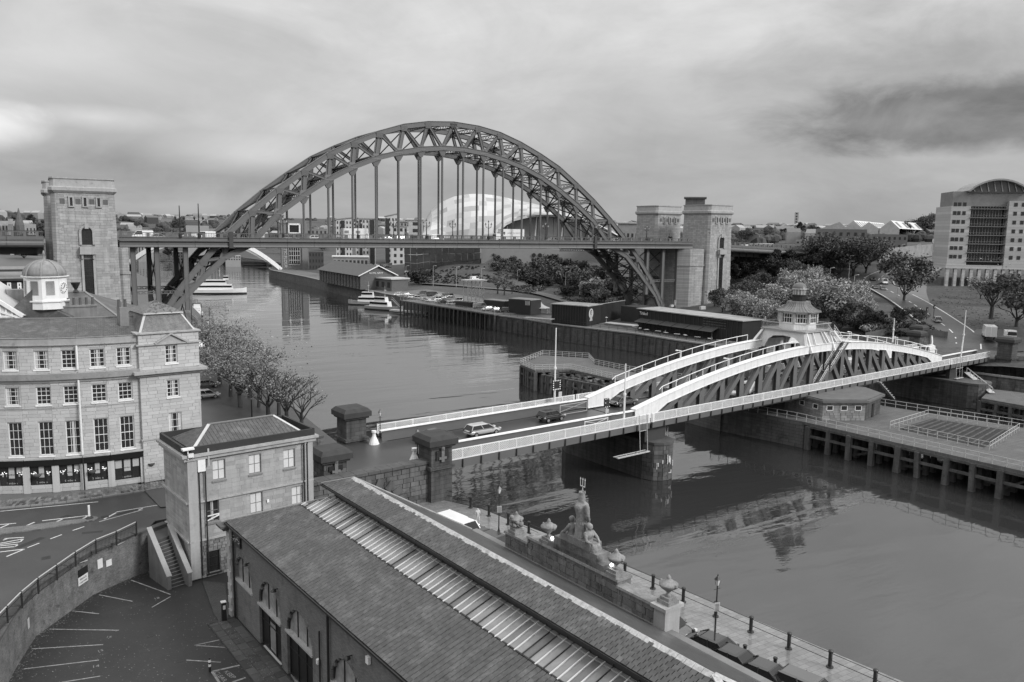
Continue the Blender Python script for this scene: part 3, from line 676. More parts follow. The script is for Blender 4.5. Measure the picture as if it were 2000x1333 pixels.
def swing():
 T=thing('swing_bridge','low white swing bridge with two arched girders and a lantern cabin over the centre','bridge',S(0,7.2,0))
 V0,V1,TN,TF=0.0,14.8,2.7,11.9
 # deck strips: three spans
 for (a,b_) in ((-76,-43.6),(-43.3,42.2),(42.5,60.5)):
  bb=B(); bb.hexa([S(a,.2,7.2),S(b_,.2,7.2),S(b_,V1-.2,7.2),S(a,V1-.2,7.2),S(a,.2,7.8),S(b_,.2,7.8),S(b_,V1-.2,7.8),S(a,V1-.2,7.8)]); bb.build('deck',DECKW,T)
  for v,s in ((V0,-1),(V1,1)):
   n=max(2,round((b_-a)/2.45))
   for i in range(n):
    p,q=a+(b_-a)*i/n,a+(b_-a)*(i+1)/n; zz=7.15+.35*(1-abs((p+q)/2)/76)
    bb=B(); bb.hexa([S(p+.03,v-.05*s-.06,zz),S(q-.03,v-.05*s-.06,zz),S(q-.03,v+.06,zz),S(p+.03,v+.06,zz),S(p+.03,v-.06,8.15),S(q-.03,v-.06,8.15),S(q-.03,v+.06,8.15),S(p+.03,v+.06,8.15)])
    bb.build('fascia_panel',PAINTG,T)
    bb=B(); bb.beam(S(p,v+s*.12,zz),S(p,v+s*.12,8.1),.1,.2,tuple(SV)); bb.build('fascia_rib',STEELD,T)
    # lattice parapet panel: two families of flat bars in a frame, a post at one end
    bb=B(); d=.035
    bb.beam(S(p,v,9.28),S(q,v,9.28),.12,.09); bb.beam(S(p,v,8.2),S(q,v,8.2),.12,.12); bb.box(S(p,v,8.15),(.12,.13,1.2),SA)
    w=q-p; hgt=1.0; m=10
    for j in range(-5,m):
     u0=p+w*j/m; x0,z0,x1,z1=u0,8.25,u0+hgt,9.25
     if x0 < p: z0 += p-x0; x0=p
     if x1 > q: z1 -= x1-q; x1=q
     if x1-x0 > .03: bb.beam(S(x0,v+.02,z0),S(x1,v+.02,z1),.05,.075,tuple(SV)); bb.beam(S(x0,v-.02,8.25+9.25-z0),S(x1,v-.02,8.25+9.25-z1),.05,.075,tuple(SV))
    bb.build('lattice_panel',WHITE,T)
 # rounded white end posts of the lattice at the joints and the bell-shaped bollards at the ends
 for u in (-43.9,-43.0,41.9,42.8):
  for v in (V0,V1): bb=B(); bb.box(S(u,v,8.1),(.3,.22,1.2),SA); bb.build('end_post',WHITE,T)
 # road edge girders on the fixed spans
 for v in (TN,TF):
  for (a,b_) in ((-77,-47.5),(48.5,60.5)):
   bb=B(); bb.beam(S(a,v,8.6),S(b_,v,8.6),.14,1.3); bb.build('edge_girder',PAINTG,T)
   bb=B(); bb.beam(S(a-.2,v,9.28),S(b_,v,9.28),.62,.09); bb.build('girder_top_plate',WHITE,T)
  for a,b_ in ((-47.5,-43.7),(43.0,48.5)):
   bb=B(); bb.beam(S(a,v,8.6),S(b_,v,8.6),.14,1.2); bb.build('edge_girder',PAINTG,T)
   bb=B(); bb.beam(S(a,v,9.25),S(b_,v,9.25),.62,.09); bb.build('girder_top_plate',WHITE,T)
  bb=B(); bb.lathe(S(-78.0,v,7.8),[(.62,0),(.5,.35),(.25,.9),(.17,1.3),(.3,1.35),(.3,1.6)],12); bb.build('bell_post',WHITE,T)
 # arched trusses
 def zt(u): a=abs(u)/44.0; return 15.1-5.6*(a**1.9)
 def zbm(u): return zt(u)-1.25
 for v in (TN,TF):
  us=list(np.linspace(-44,44,29))
  for i in range(28):
   a,b_=us[i],us[i+1]; za,zb_=zt(a),zt(b_)
   la=max(zbm(a),8.0) if abs(a) < 40.5 else 8.0+.0; lb=max(zbm(b_),8.0) if abs(b_) < 40.5 else 8.0
   bb=B(); w=.36
   bb.hexa([S(a,v-w,la),S(b_,v-w,lb),S(b_,v+w,lb),S(a,v+w,la),S(a,v-w,za-.1),S(b_,v-w,zb_-.1),S(b_,v+w,zb_-.1),S(a,v+w,za-.1)])
   bb.hexa([S(a,v-w-.14,za-.1),S(b_,v-w-.14,zb_-.1),S(b_,v+w+.14,zb_-.1),S(a,v+w+.14,za-.1),S(a,v-w-.14,za),S(b_,v-w-.14,zb_),S(b_,v+w+.14,zb_),S(a,v+w+.14,za)])
   bb.hexa([S(a,v-w-.08,la-.06),S(b_,v-w-.08,lb-.06),S(b_,v+w+.08,lb-.06),S(a,v+w+.08,la-.06),S(a,v-w-.08,la),S(b_,v-w-.08,lb),S(b_,v+w+.08,lb),S(a,v+w+.08,la)])
   for t in (0,.5): q=a+(b_-a)*t; z_=za+(zb_-za)*t; l_=la+(lb-la)*t; bb.hexa([S(q+e,v+f,z) for z in (l_,z_-.1) for e,f in ((0,-w-.02),(.1,-w-.02),(.1,w+.02),(0,w+.02))])
   bb.build('top_chord',WHITE,T)
  nb=17; pu=[(-39.5+79*i/nb) for i in range(nb+1)]
  for i,u in enumerate(pu):
   if abs(u) > 40: continue
   bb=B(); zz=zbm(u)
   for s in (-1,1): bb.beam(S(u,v+s*.3,7.8),S(u,v+s*.3,zz),1.0,.06,tuple(SV))
   bb.beam(S(u,v,7.8),S(u,v,zz),.08,.6,tuple(SV)); bb.build('post',PAINTG,T)
   t=u+ (4.3 if u < -2 else -4.3)
   if 0 < i < nb and abs(u) > 2:
    s_=1 if u < 0 else -1; top=u; bot=u-s_*4.4
    bb=B(); bb.beam(S(bot,v,7.9),S(top,v,zbm(top)),.5,.55,tuple(SV)); bb.beam(S(bot,v-.3,7.9),S(top,v-.3,zbm(top)),.75,.06,tuple(SV)); bb.beam(S(bot,v+.3,7.9),S(top,v+.3,zbm(top)),.75,.06,tuple(SV)); bb.build('diagonal',PAINTG,T)
  # walkway handrail on top of the chord
  for (a,b_) in ((-38,-6.5),(6,43)):
   n=12; hu=np.linspace(a,b_,n)
   for i,u in enumerate(hu):
    o=B(); o.cyl(S(u,v+.35,zt(u)),S(u,v+.35,zt(u)+1.0),.05,n=5); o.build('handrail_post',WHITE,T)
   bb=B()
   for u,u2 in zip(hu[:-1],hu[1:]): bb.cyl(S(u,v+.35,zt(u)+1.0),S(u2,v+.35,zt(u2)+1.0),.055,n=5)
   if a < 0: bb.cyl(S(a,v+.35,zt(a)+1.0),S(a-.6,v+.35,zt(a)+.6),.055,n=5)
   bb.build('handrail',WHITE,T)
  for u in (-24,26):
   bb=B(); bb.cyl(S(u,v-.1,zt(u)),S(u,v-.1,zt(u)+1.3),.06,n=6); bb.cyl(S(u,v-.1,zt(u)+1.3),S(u-.9,v-.1,zt(u)+1.45),.06,n=6); bb.lathe(S(u-1.1,v-.1,zt(u)+1.38),[(.2,0),(.22,.1),(.1,.18)],8); bb.build('swan_neck_lamp',WHITE,T)
 # portal carrying the cabin
 for u0 in (-4.6,4.6):
  for s in (-1,1):
   v=TN if s < 0 else TF
   bb=B(); uu=u0*.62
   pts=[S(uu,v-s*.55 if False else v,14.0),S(uu,v-s*-3.2,17.05),S(uu,v-s*-.0,17.05)]
   bb.build('x',WHITE,T) if False else None
 for u in (-3.4,3.4):
  # cross girder between the trusses with arched soffit and splayed feet
  pts=[(TN-.9,13.9),(TN+.9,13.9),(TN+1.6,15.3),(TN+2.6,16.0),(7.3,16.2),(TF-2.6,16.0),(TF-1.6,15.3),(TF-.9,13.9),(TF+.9,13.9),(TF-.3,16.9),(TF-.3,17.0),(TN+.3,17.0),(TN+.3,16.9)]
  bb=B(); bb.extr([S(u,v,z) for v,z in pts],SU*.25); bb.build('portal_frame',WHITE,T)
 for v,vi in ((TN,1),(TF,-1)):
  bb=B(); bb.extr([S(-4.6,v-vi*.3,zt(4.6)-.1),S(4.6,v-vi*.3,zt(4.6)-.1),S(3.5,v+vi*.7,17.0),S(-3.5,v+vi*.7,17.0)],SV*vi*.15); bb.build('side_plate',mat('portal_infill',.42,.5,var=.1,streak=.1),T)
  for u in (-4.5,-1.9,1.2,2.2,4.5):
   bb=B(); bb.beam(S(u,v-vi*.45,zt(u)-.05),S(u*.78,v+vi*.6,17.0),.12,.4,tuple(SV)); bb.build('splayed_stiffener',WHITE,T)
 bb=B(); bb.prism([S(u,v) [:2] for u,v in ((-3.8,TN+.3),(4.0,TN+.3),(4.0,TF-.3),(-3.8,TF-.3))],17.02,17.2); bb.build('platform',mat('platform_deck',.3,.7),T)
 # railing of the platform
 ring=[(-3.7,TN+.4),(3.9,TN+.4),(3.9,TF-.4),(-3.7,TF-.4)]
 for (a,c) in zip(ring,ring[1:]+ring[:1]):
  bb=B(); A,C=S(*a,0),S(*c,0); n=int((C-A).length/.28)
  bb.cyl(A+V3(0,0,18.3),C+V3(0,0,18.3),.05,n=5); bb.cyl(A+V3(0,0,17.35),C+V3(0,0,17.35),.03,n=4)
  for i in range(n+1): q=A.lerp(C,i/n); bb.cyl(q+V3(0,0,17.2),q+V3(0,0,18.45),.022,n=4)
  bb.build('platform_railing',mat('pale_rail',.45,.5,var=.1,bump=0),T)
 # ladder stairs from the platform to the road
 for (u0,z0,u1,z1,v,m_) in ((3.4,17.1,6.0,15.1,TN+.1,WHITE),(6.2,15.0,1.3,10.6,TN-1.0,PAINTG),(.6,10.6,-1.8,8.2,TN-1.0,PAINTG)):
  bb=B()
  for s in (-.55,.55): bb.beam(S(u0,v+s,z0),S(u1,v+s,z1),.1,.36)
  n=int(abs(z1-z0)/.24)
  for i in range(n): t=(i+.5)/n; bb.box(S(u0+(u1-u0)*t,v,z0+(z1-z0)*t),(.26,1.05,.05),SA)
  bb.build('stair_flight',m_,T); bb=B()
  for s in (-.57,.57): bb.cyl(S(u0,v+s,z0+1),S(u1,v+s,z1+1),.04,n=5); bb.cyl(S(u0,v+s,z0+.5),S(u1,v+s,z1+.5),.03,n=5); [bb.cyl(S(u0+(u1-u0)*t,v+s,z0+(z1-z0)*t),S(u0+(u1-u0)*t,v+s,z0+(z1-z0)*t+1),.03,n=4) for t in (0,.2,.4,.6,.8,1)]
  bb.build('stair_rail',WHITE,T)
 bb=B(); bb.box(S(6.4,TN-.6,14.9),(1.3,2.0,.12),SA); bb.box(S(.9,TN-1.0,10.5),(1.2,1.2,.1),SA); bb.build('stair_landing',PAINTG,T)
 # cabin: octagon, drum, lantern and dome
 cx=S(.4,7.3,0); R=3.05; a8=pi/8+SA
 def p8(r,z,i): q=a8+2*pi*i/8; return V3(cx.x+cos(q)*r,cx.y+sin(q)*r,z)
 bb=B(); bb.lathe((cx.x,cx.y,17.2),[(R,0),(R,1.0),(R+.1,1.02),(R+.1,1.12)],8,a8); bb.build('cabin_wall',WHITE,T)
 bb=B(); bb.lathe((cx.x,cx.y,18.3),[(R-.12,0),(R-.12,1.75)],8,a8); cg=bb.build('cabin_glazing',GLASS,T)
 for i in range(8):
  bb=B(); A,C=p8(R,0,i),p8(R,0,i+1)
  for t in (0,1): q=A.lerp(C,t); bb.box(q+V3(0,0,18.3),(.42,.42,1.9),SA)
  for z in (18.36,19.2,20.0): bb.beam(A+V3(0,0,z),C+V3(0,0,z),.08,.09 if z < 19.9 else .35)
  for t in (.2,.4,.6,.8): q=A.lerp(C,t); bb.beam(q+V3(0,0,18.3),q+V3(0,0,19.9),.06,.07 if t in (.4,.6) else .12)
  bb.build('window_frame',WHITE,T)
 bb=B(); bb.lathe((cx.x,cx.y,20.15),[(R+.75,0),(R+.72,.12),(R-.1,.4),(2.35,.8),(2.0,1.25),(1.85,1.7),(1.5,1.72)],8,a8); bb.build('roof',LEAD,T)
 bb=B()
 for i in range(40):
  q=a8+2*pi*i/40; pr=[(R+.66,20.3),(R-.15,20.62),(2.22,21.0),(1.95,21.45),(1.8,21.88)]
  for (r0,z0),(r1,z1) in zip(pr[:-1],pr[1:]): bb.beam((cx.x+cos(q)*r0,cx.y+sin(q)*r0,z0),(cx.x+cos(q)*r1,cx.y+sin(q)*r1,z1),.05,.06)
 bb.build('roof_rolls',mat('lead_pale',.28,.5),T)
 bb=B(); bb.lathe((cx.x,cx.y,21.85),[(1.15,0),(1.15,.95),(1.3,1.0),(1.3,1.12)],16); bb.build('lantern_drum',DARKM,T)
 bb=B(); bb.lathe((cx.x,cx.y,22.97),[(.95,0),(.95,1.0)],12); bb.build('lantern_glass',GLASS2,T)
 bb=B()
 for i in range(12): q=2*pi*i/12; bb.cyl((cx.x+cos(q)*.98,cx.y+sin(q)*.98,22.97),(cx.x+cos(q)*.98,cx.y+sin(q)*.98,24.0),.045,n=4)
 bb.lathe((cx.x,cx.y,23.9),[(1.2,0),(1.2,.12)],16); bb.build('lantern_frame',WHITE,T)
 bb=B(); bb.lathe((cx.x,cx.y,24.02),[(1.22,0),(1.12,.35),(.85,.7),(.45,.92),(.12,1.0),(.08,1.15),(.14,1.25),(.04,1.5)],16); bb.build('lantern_dome',mat('dome_paint',.10,.3,var=.1,bump=0,spec=.6),T,smooth=False)
 # pedestrian gates by the truss ends, steps below the deck
 bb=B(); bb.beam(S(14.5,-.5,7.6),S(17,-2.0,4.6),.9,.1)
 for i in range(8): t=i/8; bb.box(S(14.5+2.5*t,-.5-1.5*t,7.6-3*t),(.3,.9,.05),SA)
 bb.build('service_steps',mat('pale_rail',.45,.5,var=.1,bump=0),T)
 # white vertical navigation mast and hanging inspection frame
 bb=B()
 for u in (-46.2,-44.8):
  bb.cyl(S(u,-.5,9.5),S(u,-.9,4.6),.05,n=5)
 bb.beam(S(-50.5,-1.0,4.6),S(-44.6,-1.0,4.6),.3,.12); bb.beam(S(-50.5,-.3,4.6),S(-44.6,-.3,4.6),.1,.1); bb.beam(S(-46.2,-.6,7.4),S(-44.8,-.6,7.4),.08,.08)
 for u in (-50.4,-48.5,-46.5,-44.7): bb.beam(S(u,-1.1,4.6),S(u,-.2,4.6),.08,.08)
 bb.build('hanging_cradle',mat('pale_rail',.45,.5,var=.1,bump=0),T)
 bb=B()
 for u in (44.3,45.7,46.8): bb.cyl(S(u,-.4,9.6),S(u,-.6,5.2),.05,n=5)
 bb.beam(S(44,-.6,5.2),S(47,-.6,5.2),.5,.1); bb.beam(S(44,-.5,7.2),S(47,-.5,7.2),.08,.08); bb.build('hanging_cradle',mat('pale_rail',.45,.5,var=.1,bump=0),T)
 # centre line
 for i in range(22):
  u=-74+i*6.2
  if u > 58: break
  bb=B(); bb.prism([S(u+a,7.3+c)[:2] for a,c in ((0,-.06),(3,-.06),(3,.06),(0,.06))],7.8,7.806); bb.build('centre_line',LINE,T)
 # kerbs and footway slabs between the trusses and the parapets
 for v0,v1 in ((V0+.15,TN-.4),(TF+.4,V1-.15)):
  bb=B(); bb.prism([S(-76,v0)[:2],S(60,v0)[:2],S(60,v1)[:2],S(-76,v1)[:2]],7.8,7.93); bb.build('footway',DECKW,T)
 return T
swing()
PALE=mat('pale_rail',.45,.5,var=.1,bump=0)
# masts, signals and gates standing on the bridge
def mast(u,v,z0,z1,lab,sig=False,lean=0):
 T=thing('bridge_mast',lab,'mast',S(u,v,z0)); bb=B(); bb.cyl(S(u,v,z0),S(u+lean,v,z0+(z1-z0)*.5),.16,.12); bb.cyl(S(u+lean,v,z0+(z1-z0)*.5),S(u+lean,v,z1),.1,.07); bb.lathe(S(u+lean,v,z0+(z1-z0)*.5),[(.2,0),(.2,.3)],8); bb.build('pole',WHITE,T)
 if sig:
  bb=B(); bb.box(S(u,v-.35,z0+3.0),(1.3,.15,1.3),SA); sb=bb.build('signal_board',DARKM,T); bb=B()
  for a in np.linspace(-.6,.6,5):
   for (x,z) in ((a,3.02),(a,4.25),(-.62,3.65+a),(.62,3.65+a)): bb.box(S(u+x,v-.44,z0+z-.06),(.16,.03,.14),SA)
  bb.build('white_dashes',WHITE,sb)
  bb=B(); bb.box(S(u+.7,v-.4,z0+1.9),(.6,.06,.7),SA); bb.build('notice_plate',PALE,T)
 return T
def mp(x,y0,y1,v):
 a=PL(x,y0,S(0,v),SV); return (a-SO).dot(SU)
mast(mp(1083,780,0,13.6),13.6,7.9,PL(1083,641,S(0,13.6),SV).z,'tall white mast with a black and white signal board on the far footway',True)
mast(mp(1219,805,0,.9),.9,7.9,PL(1221,711,S(0,.9),SV).z,'white mast at the near parapet where the left girder begins')
mast(mp(1748,668,0,11.9),12.4,11,PL(1748,622,S(0,12.4),SV).z,'short white mast behind the right half of the arched girder')
mast(mp(1877,690,0,2.0),2.0,7.9,PL(1889,606,S(0,2.0),SV).z,'tall leaning white mast near the right end of the swing bridge',lean=.5)
def signal(u,v,lab):
 T=thing('traffic_signal',lab,'signal',S(u,v,7.8)); bb=B(); bb.cyl(S(u,v,7.8),S(u,v,10.0),.07); bb.build('pole',WHITE,T)
 bb=B(); bb.box(S(u,v,9.9),(.75,.3,1.15),SA); sb=bb.build('signal_board',DARKM,T); bb=B()
 for x,z in ((-.35,9.95),(0,9.93),(.35,9.95),(.37,10.5),(-.37,10.5),(-.35,11),(0,11.02),(.35,11)): bb.box(S(u+x,v-.17,z-.05),(.14,.03,.1),SA)
 bb.build('white_dashes',WHITE,sb); bb=B(); bb.box(S(u,v-.1,9.1),(.6,.06,.5),SA); bb.build('notice_plate',PALE,T)
signal(mp(1186,795,0,5.2)-1.0,4.3,'black signal head with white dashes beside the nearer girder end')
def gate(u,v,w,lab,m=WHITE,plate=True):
 T=thing('barrier_gate',lab,'gate',S(u,v,7.9)); bb=B()
 bb.beam(S(u,v,8.0),S(u+w,v,8.0),.06,.06); bb.beam(S(u,v,9.3),S(u+w,v,9.3),.06,.06); bb.beam(S(u,v,8.0),S(u,v,9.4),.08,.08); bb.beam(S(u+w,v,8.0),S(u+w,v,9.4),.08,.08)
 bb.beam(S(u,v,8.4),S(u+w,v,9.3),.04,.04); bb.beam(S(u,v,9.3),S(u+w,v,8.4),.04,.04); bb.build('frame',m,T)
 if plate: bb=B(); [bb.box(S(u+w*(i+.5)/10,v,8.1),(.16,.04,.22),SA) for i in range(10)]; bb.build('bar_row',m,T)
gate(mp(1141,835,0,1.6),1.5,4.0,'white pedestrian gate standing on the near footway of the swing bridge')
gate(mp(1053,810,0,12.2),12.6,4.0,'white pedestrian gate on the far footway behind the dark hatchback')
gate(mp(1168,805,0,4.5)-1.5,10.4,5.0,'low pale barrier frame lying by the road near the far girder end',PALE,False)
# end pylons: four dark stone blocks at each bank
def pylon(lab,u,v,zb,zt,w=3.6,cap=1.0,low=None,emblem=False):
 T=thing('stone_pylon',lab,'pylon',S(u,v,zb),'stone gate pylons of the swing bridge')
 bb=B(); bb.box(S(u,v,zb),(w,w,zt-cap-zb),SA,taper=.94); bb.build('core',MASONP,T)
 for k,(nu,ou) in enumerate((((-SV),S(u-w/2,v-w/2,zb)),(-SU,S(u-w/2,v+w/2,zb)))):
  Uu=SU if k == 0 else -SV
  rr=courses(w,zt-cap-zb,.52,1.0,((1.0,w-1.0,(8.9-zb),zt-cap-zb-.5),) if emblem and k == 0 else (),.03,seed=int(u*7+v))
  tiles(T,'stone',ou+nu*-.0,Uu,(-nu*.03+V3(0,0,1)),nu,[(max(a,c*.03),min(b_,w-c*.03),c,d) for a,b_,c,d in rr],MASON,MASONS,60,.06,.02,seed=4)
 bb=B(); s=w+.5; bb.box(S(u,v,zt-cap-.25),(s-.1,s-.1,.25),SA); bb.box(S(u,v,zt-cap),(s+.35,s+.35,cap*.6),SA); bb.box(S(u,v,zt-cap*.4),(s+.35,s+.35,cap*.4),SA,taper=.78); bb.build('cap',mat('dark_cap_stone',.05,.85,var=.3,scale=.8,stain=.3),T)
 bb=B(); bb.box(S(u,v,8.0),(w+.35,w+.35,.35),SA); bb.build('band',MASONP,T)
 if emblem:
  bb=B(); bb.box(S(u,v-w/2-.02,9.0),(1.5,.12,zt-cap-9.6),SA); e=bb.build('panel',DARKM,T); bb=B(); c=S(u,v-w/2-.12,(9.0+zt-cap-.6)/2); bb.beam(c-V3(0,0,.7),c+V3(0,0,.7),.35,.16,tuple(SV)); bb.ball(c+V3(0,0,.75),.25,8,5); bb.beam(c-SU*.45-V3(0,0,.3),c+SU*.45-V3(0,0,.3),.14,.25); bb.build('carved_emblem',mat('weathered_metal',.16,.6),e)
pylon('dark stone pylon standing alone left of the swing bridge road, above the river',-79.4,14.9,4.0,11.9,2.7)
pylon('dark capped stone pylon with an iron panel in front of the silver estate car',-77.2,-.3,0,11.6,2.7,emblem=True)
pylon('low dark stone pylon with a pale shield beside the small stone office',-88.0,2.4,4.5,11.1,2.6,emblem=True)
pylon('dark stone pylon at the right edge of the photograph beside the river',62.2,-2.6,0,12.6,3.0)
g_=[(1817,655),(1858,648)]
pylon('left one of two mottled stone pylons across the road at the south end',60.8,15.6,6,12.0,2.4)
pylon('right one of two mottled stone pylons across the road at the south end',67.0,18.2,6,12.6,2.4)
# north abutment: road, parapets, arch over the quay
RW=7.85
b=B(); b.prism([S(u,v)[:2] for u,v in ((-76.0,.2),(-76,14.6),(-97,15.5),(-104,19),(-104,3.5),(-93,-.5))],4.0,7.80); b.build('bridge_approach_road',DECKW,kind='structure')
T=thing('abutment_wall','dark blackened stone abutment with an arch where the swing bridge meets the quay','wall',S(-83,0,0))
bb=B()
for a,c in ((-95,-89),(-82.2,-76.2)): bb.hexa([S(a,-.9,0),S(c,-.9,0),S(c,.3,0),S(a,.3,0),S(a,-.9,8.6),S(c,-.9,8.6),S(c,.3,8.6),S(a,.3,8.6)])
ar=[(-89+6.8*(i/8),5.0+2.2*sin(pi*i/8)) for i in range(9)]
for (u0,z0),(u1,z1) in zip(ar[:-1],ar[1:]): bb.hexa([S(u0,-.9,z0),S(u1,-.9,z1),S(u1,.3,z1),S(u0,.3,z0),S(u0,-.9,8.6),S(u1,-.9,8.6),S(u1,.3,8.6),S(u0,.3,8.6)])
bb.build('wall_body',MASONP,T)
holes=[(6-.2+6.8*i/8,6+.2+6.8*(i+1)/8,0,5.5+2.2*sin(pi*(i+.5)/8)) for i in range(8)]
tiles(T,'stone',S(-95,-.92,0),SU,(0,0,1),-SV,courses(19,8.5,.5,1.1,holes,.03,seed=8),MASON,MASONS,150,.06,.02,seed=9)
bb=B()
for i in range(14):
 u=-95+19*i/14; bb.box(S(u+.68,-.3,8.6),(1.32,1.5,.3),SA)
bb.build('coping',mat('coping_stone',.09,.9,var=.4,scale=.9,stain=.3),T)
for i in range(9):
 t=(i+.5)/9; a=pi*t; u=-85.6-3.9*cos(a); z=5.0+2.6*sin(a); bb=B(); bb.beam(S(-85.6-3.4*cos(a),-1.0,5+2.2*sin(a)),S(-85.6-4.5*cos(a),-1.0,5+3.1*sin(a)),.85*.9,.22,tuple(SV)); bb.build('voussoir',MASON,T)
T=thing('parapet_wall','low blackened stone parapet on the river side of the approach road','wall',S(-88,15.6,7))
bb=B(); bb.beam(S(-83,15.2,6.9),S(-97,15.8,6.9),.5,3.6); bb.build('wall_body',MASONP,T)
tiles(T,'stone',S(-97,15.5,7.8),(S(-83,14.9)-S(-97,15.5)),(0,0,1),-SV,courses(14,.9,.4,1.0,(),.02,seed=3),MASON,MASONS,60,.05,.02)
bb=B(); bb.beam(S(-83,15.2,8.8),S(-97,15.8,8.8),.75,.22); bb.build('coping',mat('coping_stone',.09),T)
T=thing('abutment_wall','dark stained stone abutment at the south end of the swing bridge below the last pylon','wall',S(64,4,0)); bb=B()
bb.prism([S(*p)[:2] for p in ((59.4,.2),(59.4,15.5),(84,16),(90,-8),(74,-9),(66,-5.5),(61,-.9))],-1,7.72); bb.build('core',MASONP,T); A_,C_=S(61,-.95,0),S(66,-5.55,0)
for A_,C_ in ((S(61,-.95),S(66,-5.55)),(S(66,-5.55),S(74,-9.05))): d_=C_-A_; tiles(T,'stone',A_,d_,(0,0,1),Vector((d_.y,-d_.x,0)),courses(d_.length,7.6,.6,1.3,(),.03,seed=31),MASON,MASONS,80,.07,.02); bb=B(); bb.beam(A_+V3(0,0,8.1),C_+V3(0,0,8.1),.5,.9); bb.build('parapet',MASON,T)
# river piers
def pier(lab,u,v0,v1,w,z1,zl=-1):
 T=thing('bridge_pier',lab,'pier',S(u,(v0+v1)/2,0)); hw=w/2; outline=[(u-hw,v0+2.5),(u-hw*.8,v0+.9),(u-hw*.35,v0+.15),(u+.1,v0),(u+hw*.5,v0+.25),(u+hw*.85,v0+1.0),(u+hw,v0+2.5),(u+hw,v1-2.5),(u+hw*.5,v1-.4),(u-hw*.5,v1-.4),(u-hw,v1-2.5)]
 P=[S(a,c) for a,c in outline]; bb=B(); bb.prism([p[:2] for p in P],zl,z1); bb.build('core',MASONP,T)
 per=0
 for A,C in zip(P[:8],P[1:8]):
  d=(C-A); L_=d.length; nn=Vector((d.y,-d.x,0)).normalized()
  tiles(T,'stone',A+V3(0,0,-.6),d,(0,0,1),nn,courses(L_,z1+.6,.62,1.5,(),.03,seed=int(L_*10),minw=.3),MASON,MASONS,22,.08,.02)
 bb=B(); bb.prism([S(u+(a-u)*1.04,v0+(c-v0)*1.0-.15)[:2] for a,c in outline],z1,z1+.35); bb.build('coping',mat('coping_stone',.09),T)
 return T
pier('long dark masonry pier with a rounded nose under the left end of the swinging span',-40.9,-1.0,19.5,4.6,4.9)
pier('mottled masonry pier under the right end of the swinging span',46.0,-6.0,17.5,6.5,4.6)
T=thing('bearing_frame','dark steel bearing frame on top of the left river pier','bearing',S(-42,7,5.3)); bb=B()
for v in (1.2,6,11): bb.box(S(-41.6,v,5.25),(4.0,.8,1.85),SA)
bb.build('block',STEELD,T)
T=thing('bearing_frame','dark steel bearing frame on top of the right river pier','bearing',S(46,7,5)); bb=B()
for v in (1.2,6,11): bb.box(S(46,v,4.95),(3.0,.8,2.1),SA)
bb.build('block',STEELD,T)
# ladder and depth marks on the left pier
T=thing('pier_ladder','thin iron ladder fixed to the nose of the left river pier','ladder',S(-38.5,1.5,0)); bb=B()
for s in (-.2,.2): bb.beam(S(-38.5,1.5+s,0),S(-38.5,1.5+s,6.6),.05,.05)
for i in range(20): bb.beam(S(-38.5,1.3,.3+i*.32),S(-38.5,1.7,.3+i*.32),.04,.04)
bb.build('rungs',PALE,T)
DRIP=mat('bird_lime',.55,.9,var=.4,scale=3)
T=thing('painted_marks','white painted depth marks and drips on the left pier nose','markings',S(-41,-1.2,2)); bb=B()
for (du,z,h,w) in ((-1.6,1.6,.9,.12),(-1.45,2.0,.5,.2),(-.3,2.3,1.3,.12),(.0,2.5,.9,.3),(.25,2.2,.9,.12),(1.1,1.8,.8,.16),(-.9,2.4,.5,.3),(.55,.9,.5,.12),(.2,1.0,.1,.5)):
 v=-1.15+.35*abs(du)**1.6; bb.box(S(-40.8+du,v-.06,z),(w,.03,h),SA)
bb.build('paint',DRIP,T)
# timber jetties up- and downstream of the pivot
DK=mat('jetty_deck',.115,.8,var=.25,scale=.5,fine=.25,pattern=('plan',3.0,.22,.012,.5),bump=.3)
CS=mat('jetty_stone',.13,.8,var=.3,scale=.3,streak=.3,stain=.5,pattern=('wall',1.3,.5,.03,.5))
def railing(lab,pts,z,h=1.1,step=1.5,nr=2,m=PALE,r=.035,post=.05,cat='railing',mesh=False,name='railing',closed=False,postparts=True):
 T=thing(name,lab,cat,(pts[0][0],pts[0][1],z)); rb=B(); pm=bpy.data.meshes.new('post'); q=B(); q.cyl((0,0,0),(0,0,h),post,n=6)
 pm.from_pydata(q.v,[],q.f); pm.materials.append(m); pp=[]
 P=[V3(p[0],p[1],z if len(p) < 3 else p[2]) for p in pts]
 if closed: P.append(P[0])
 for A,C in zip(P[:-1],P[1:]):
  n=max(1,round((C-A).length/step))
  for i in range(n): pp.append(A.lerp(C,i/n))
  for k in range(nr): zz=h*(1-k/nr); rb.cyl(A+V3(0,0,zz),C+V3(0,0,zz),r,n=5)
 if not closed: pp.append(P[-1])
 rb.build('rail',m,T); L=Vector(ORG[T.name])
 for p in pp: o=bpy.data.objects.new('post',pm); COL.objects.link(o); o.parent=T; o.location=p-L
 return T
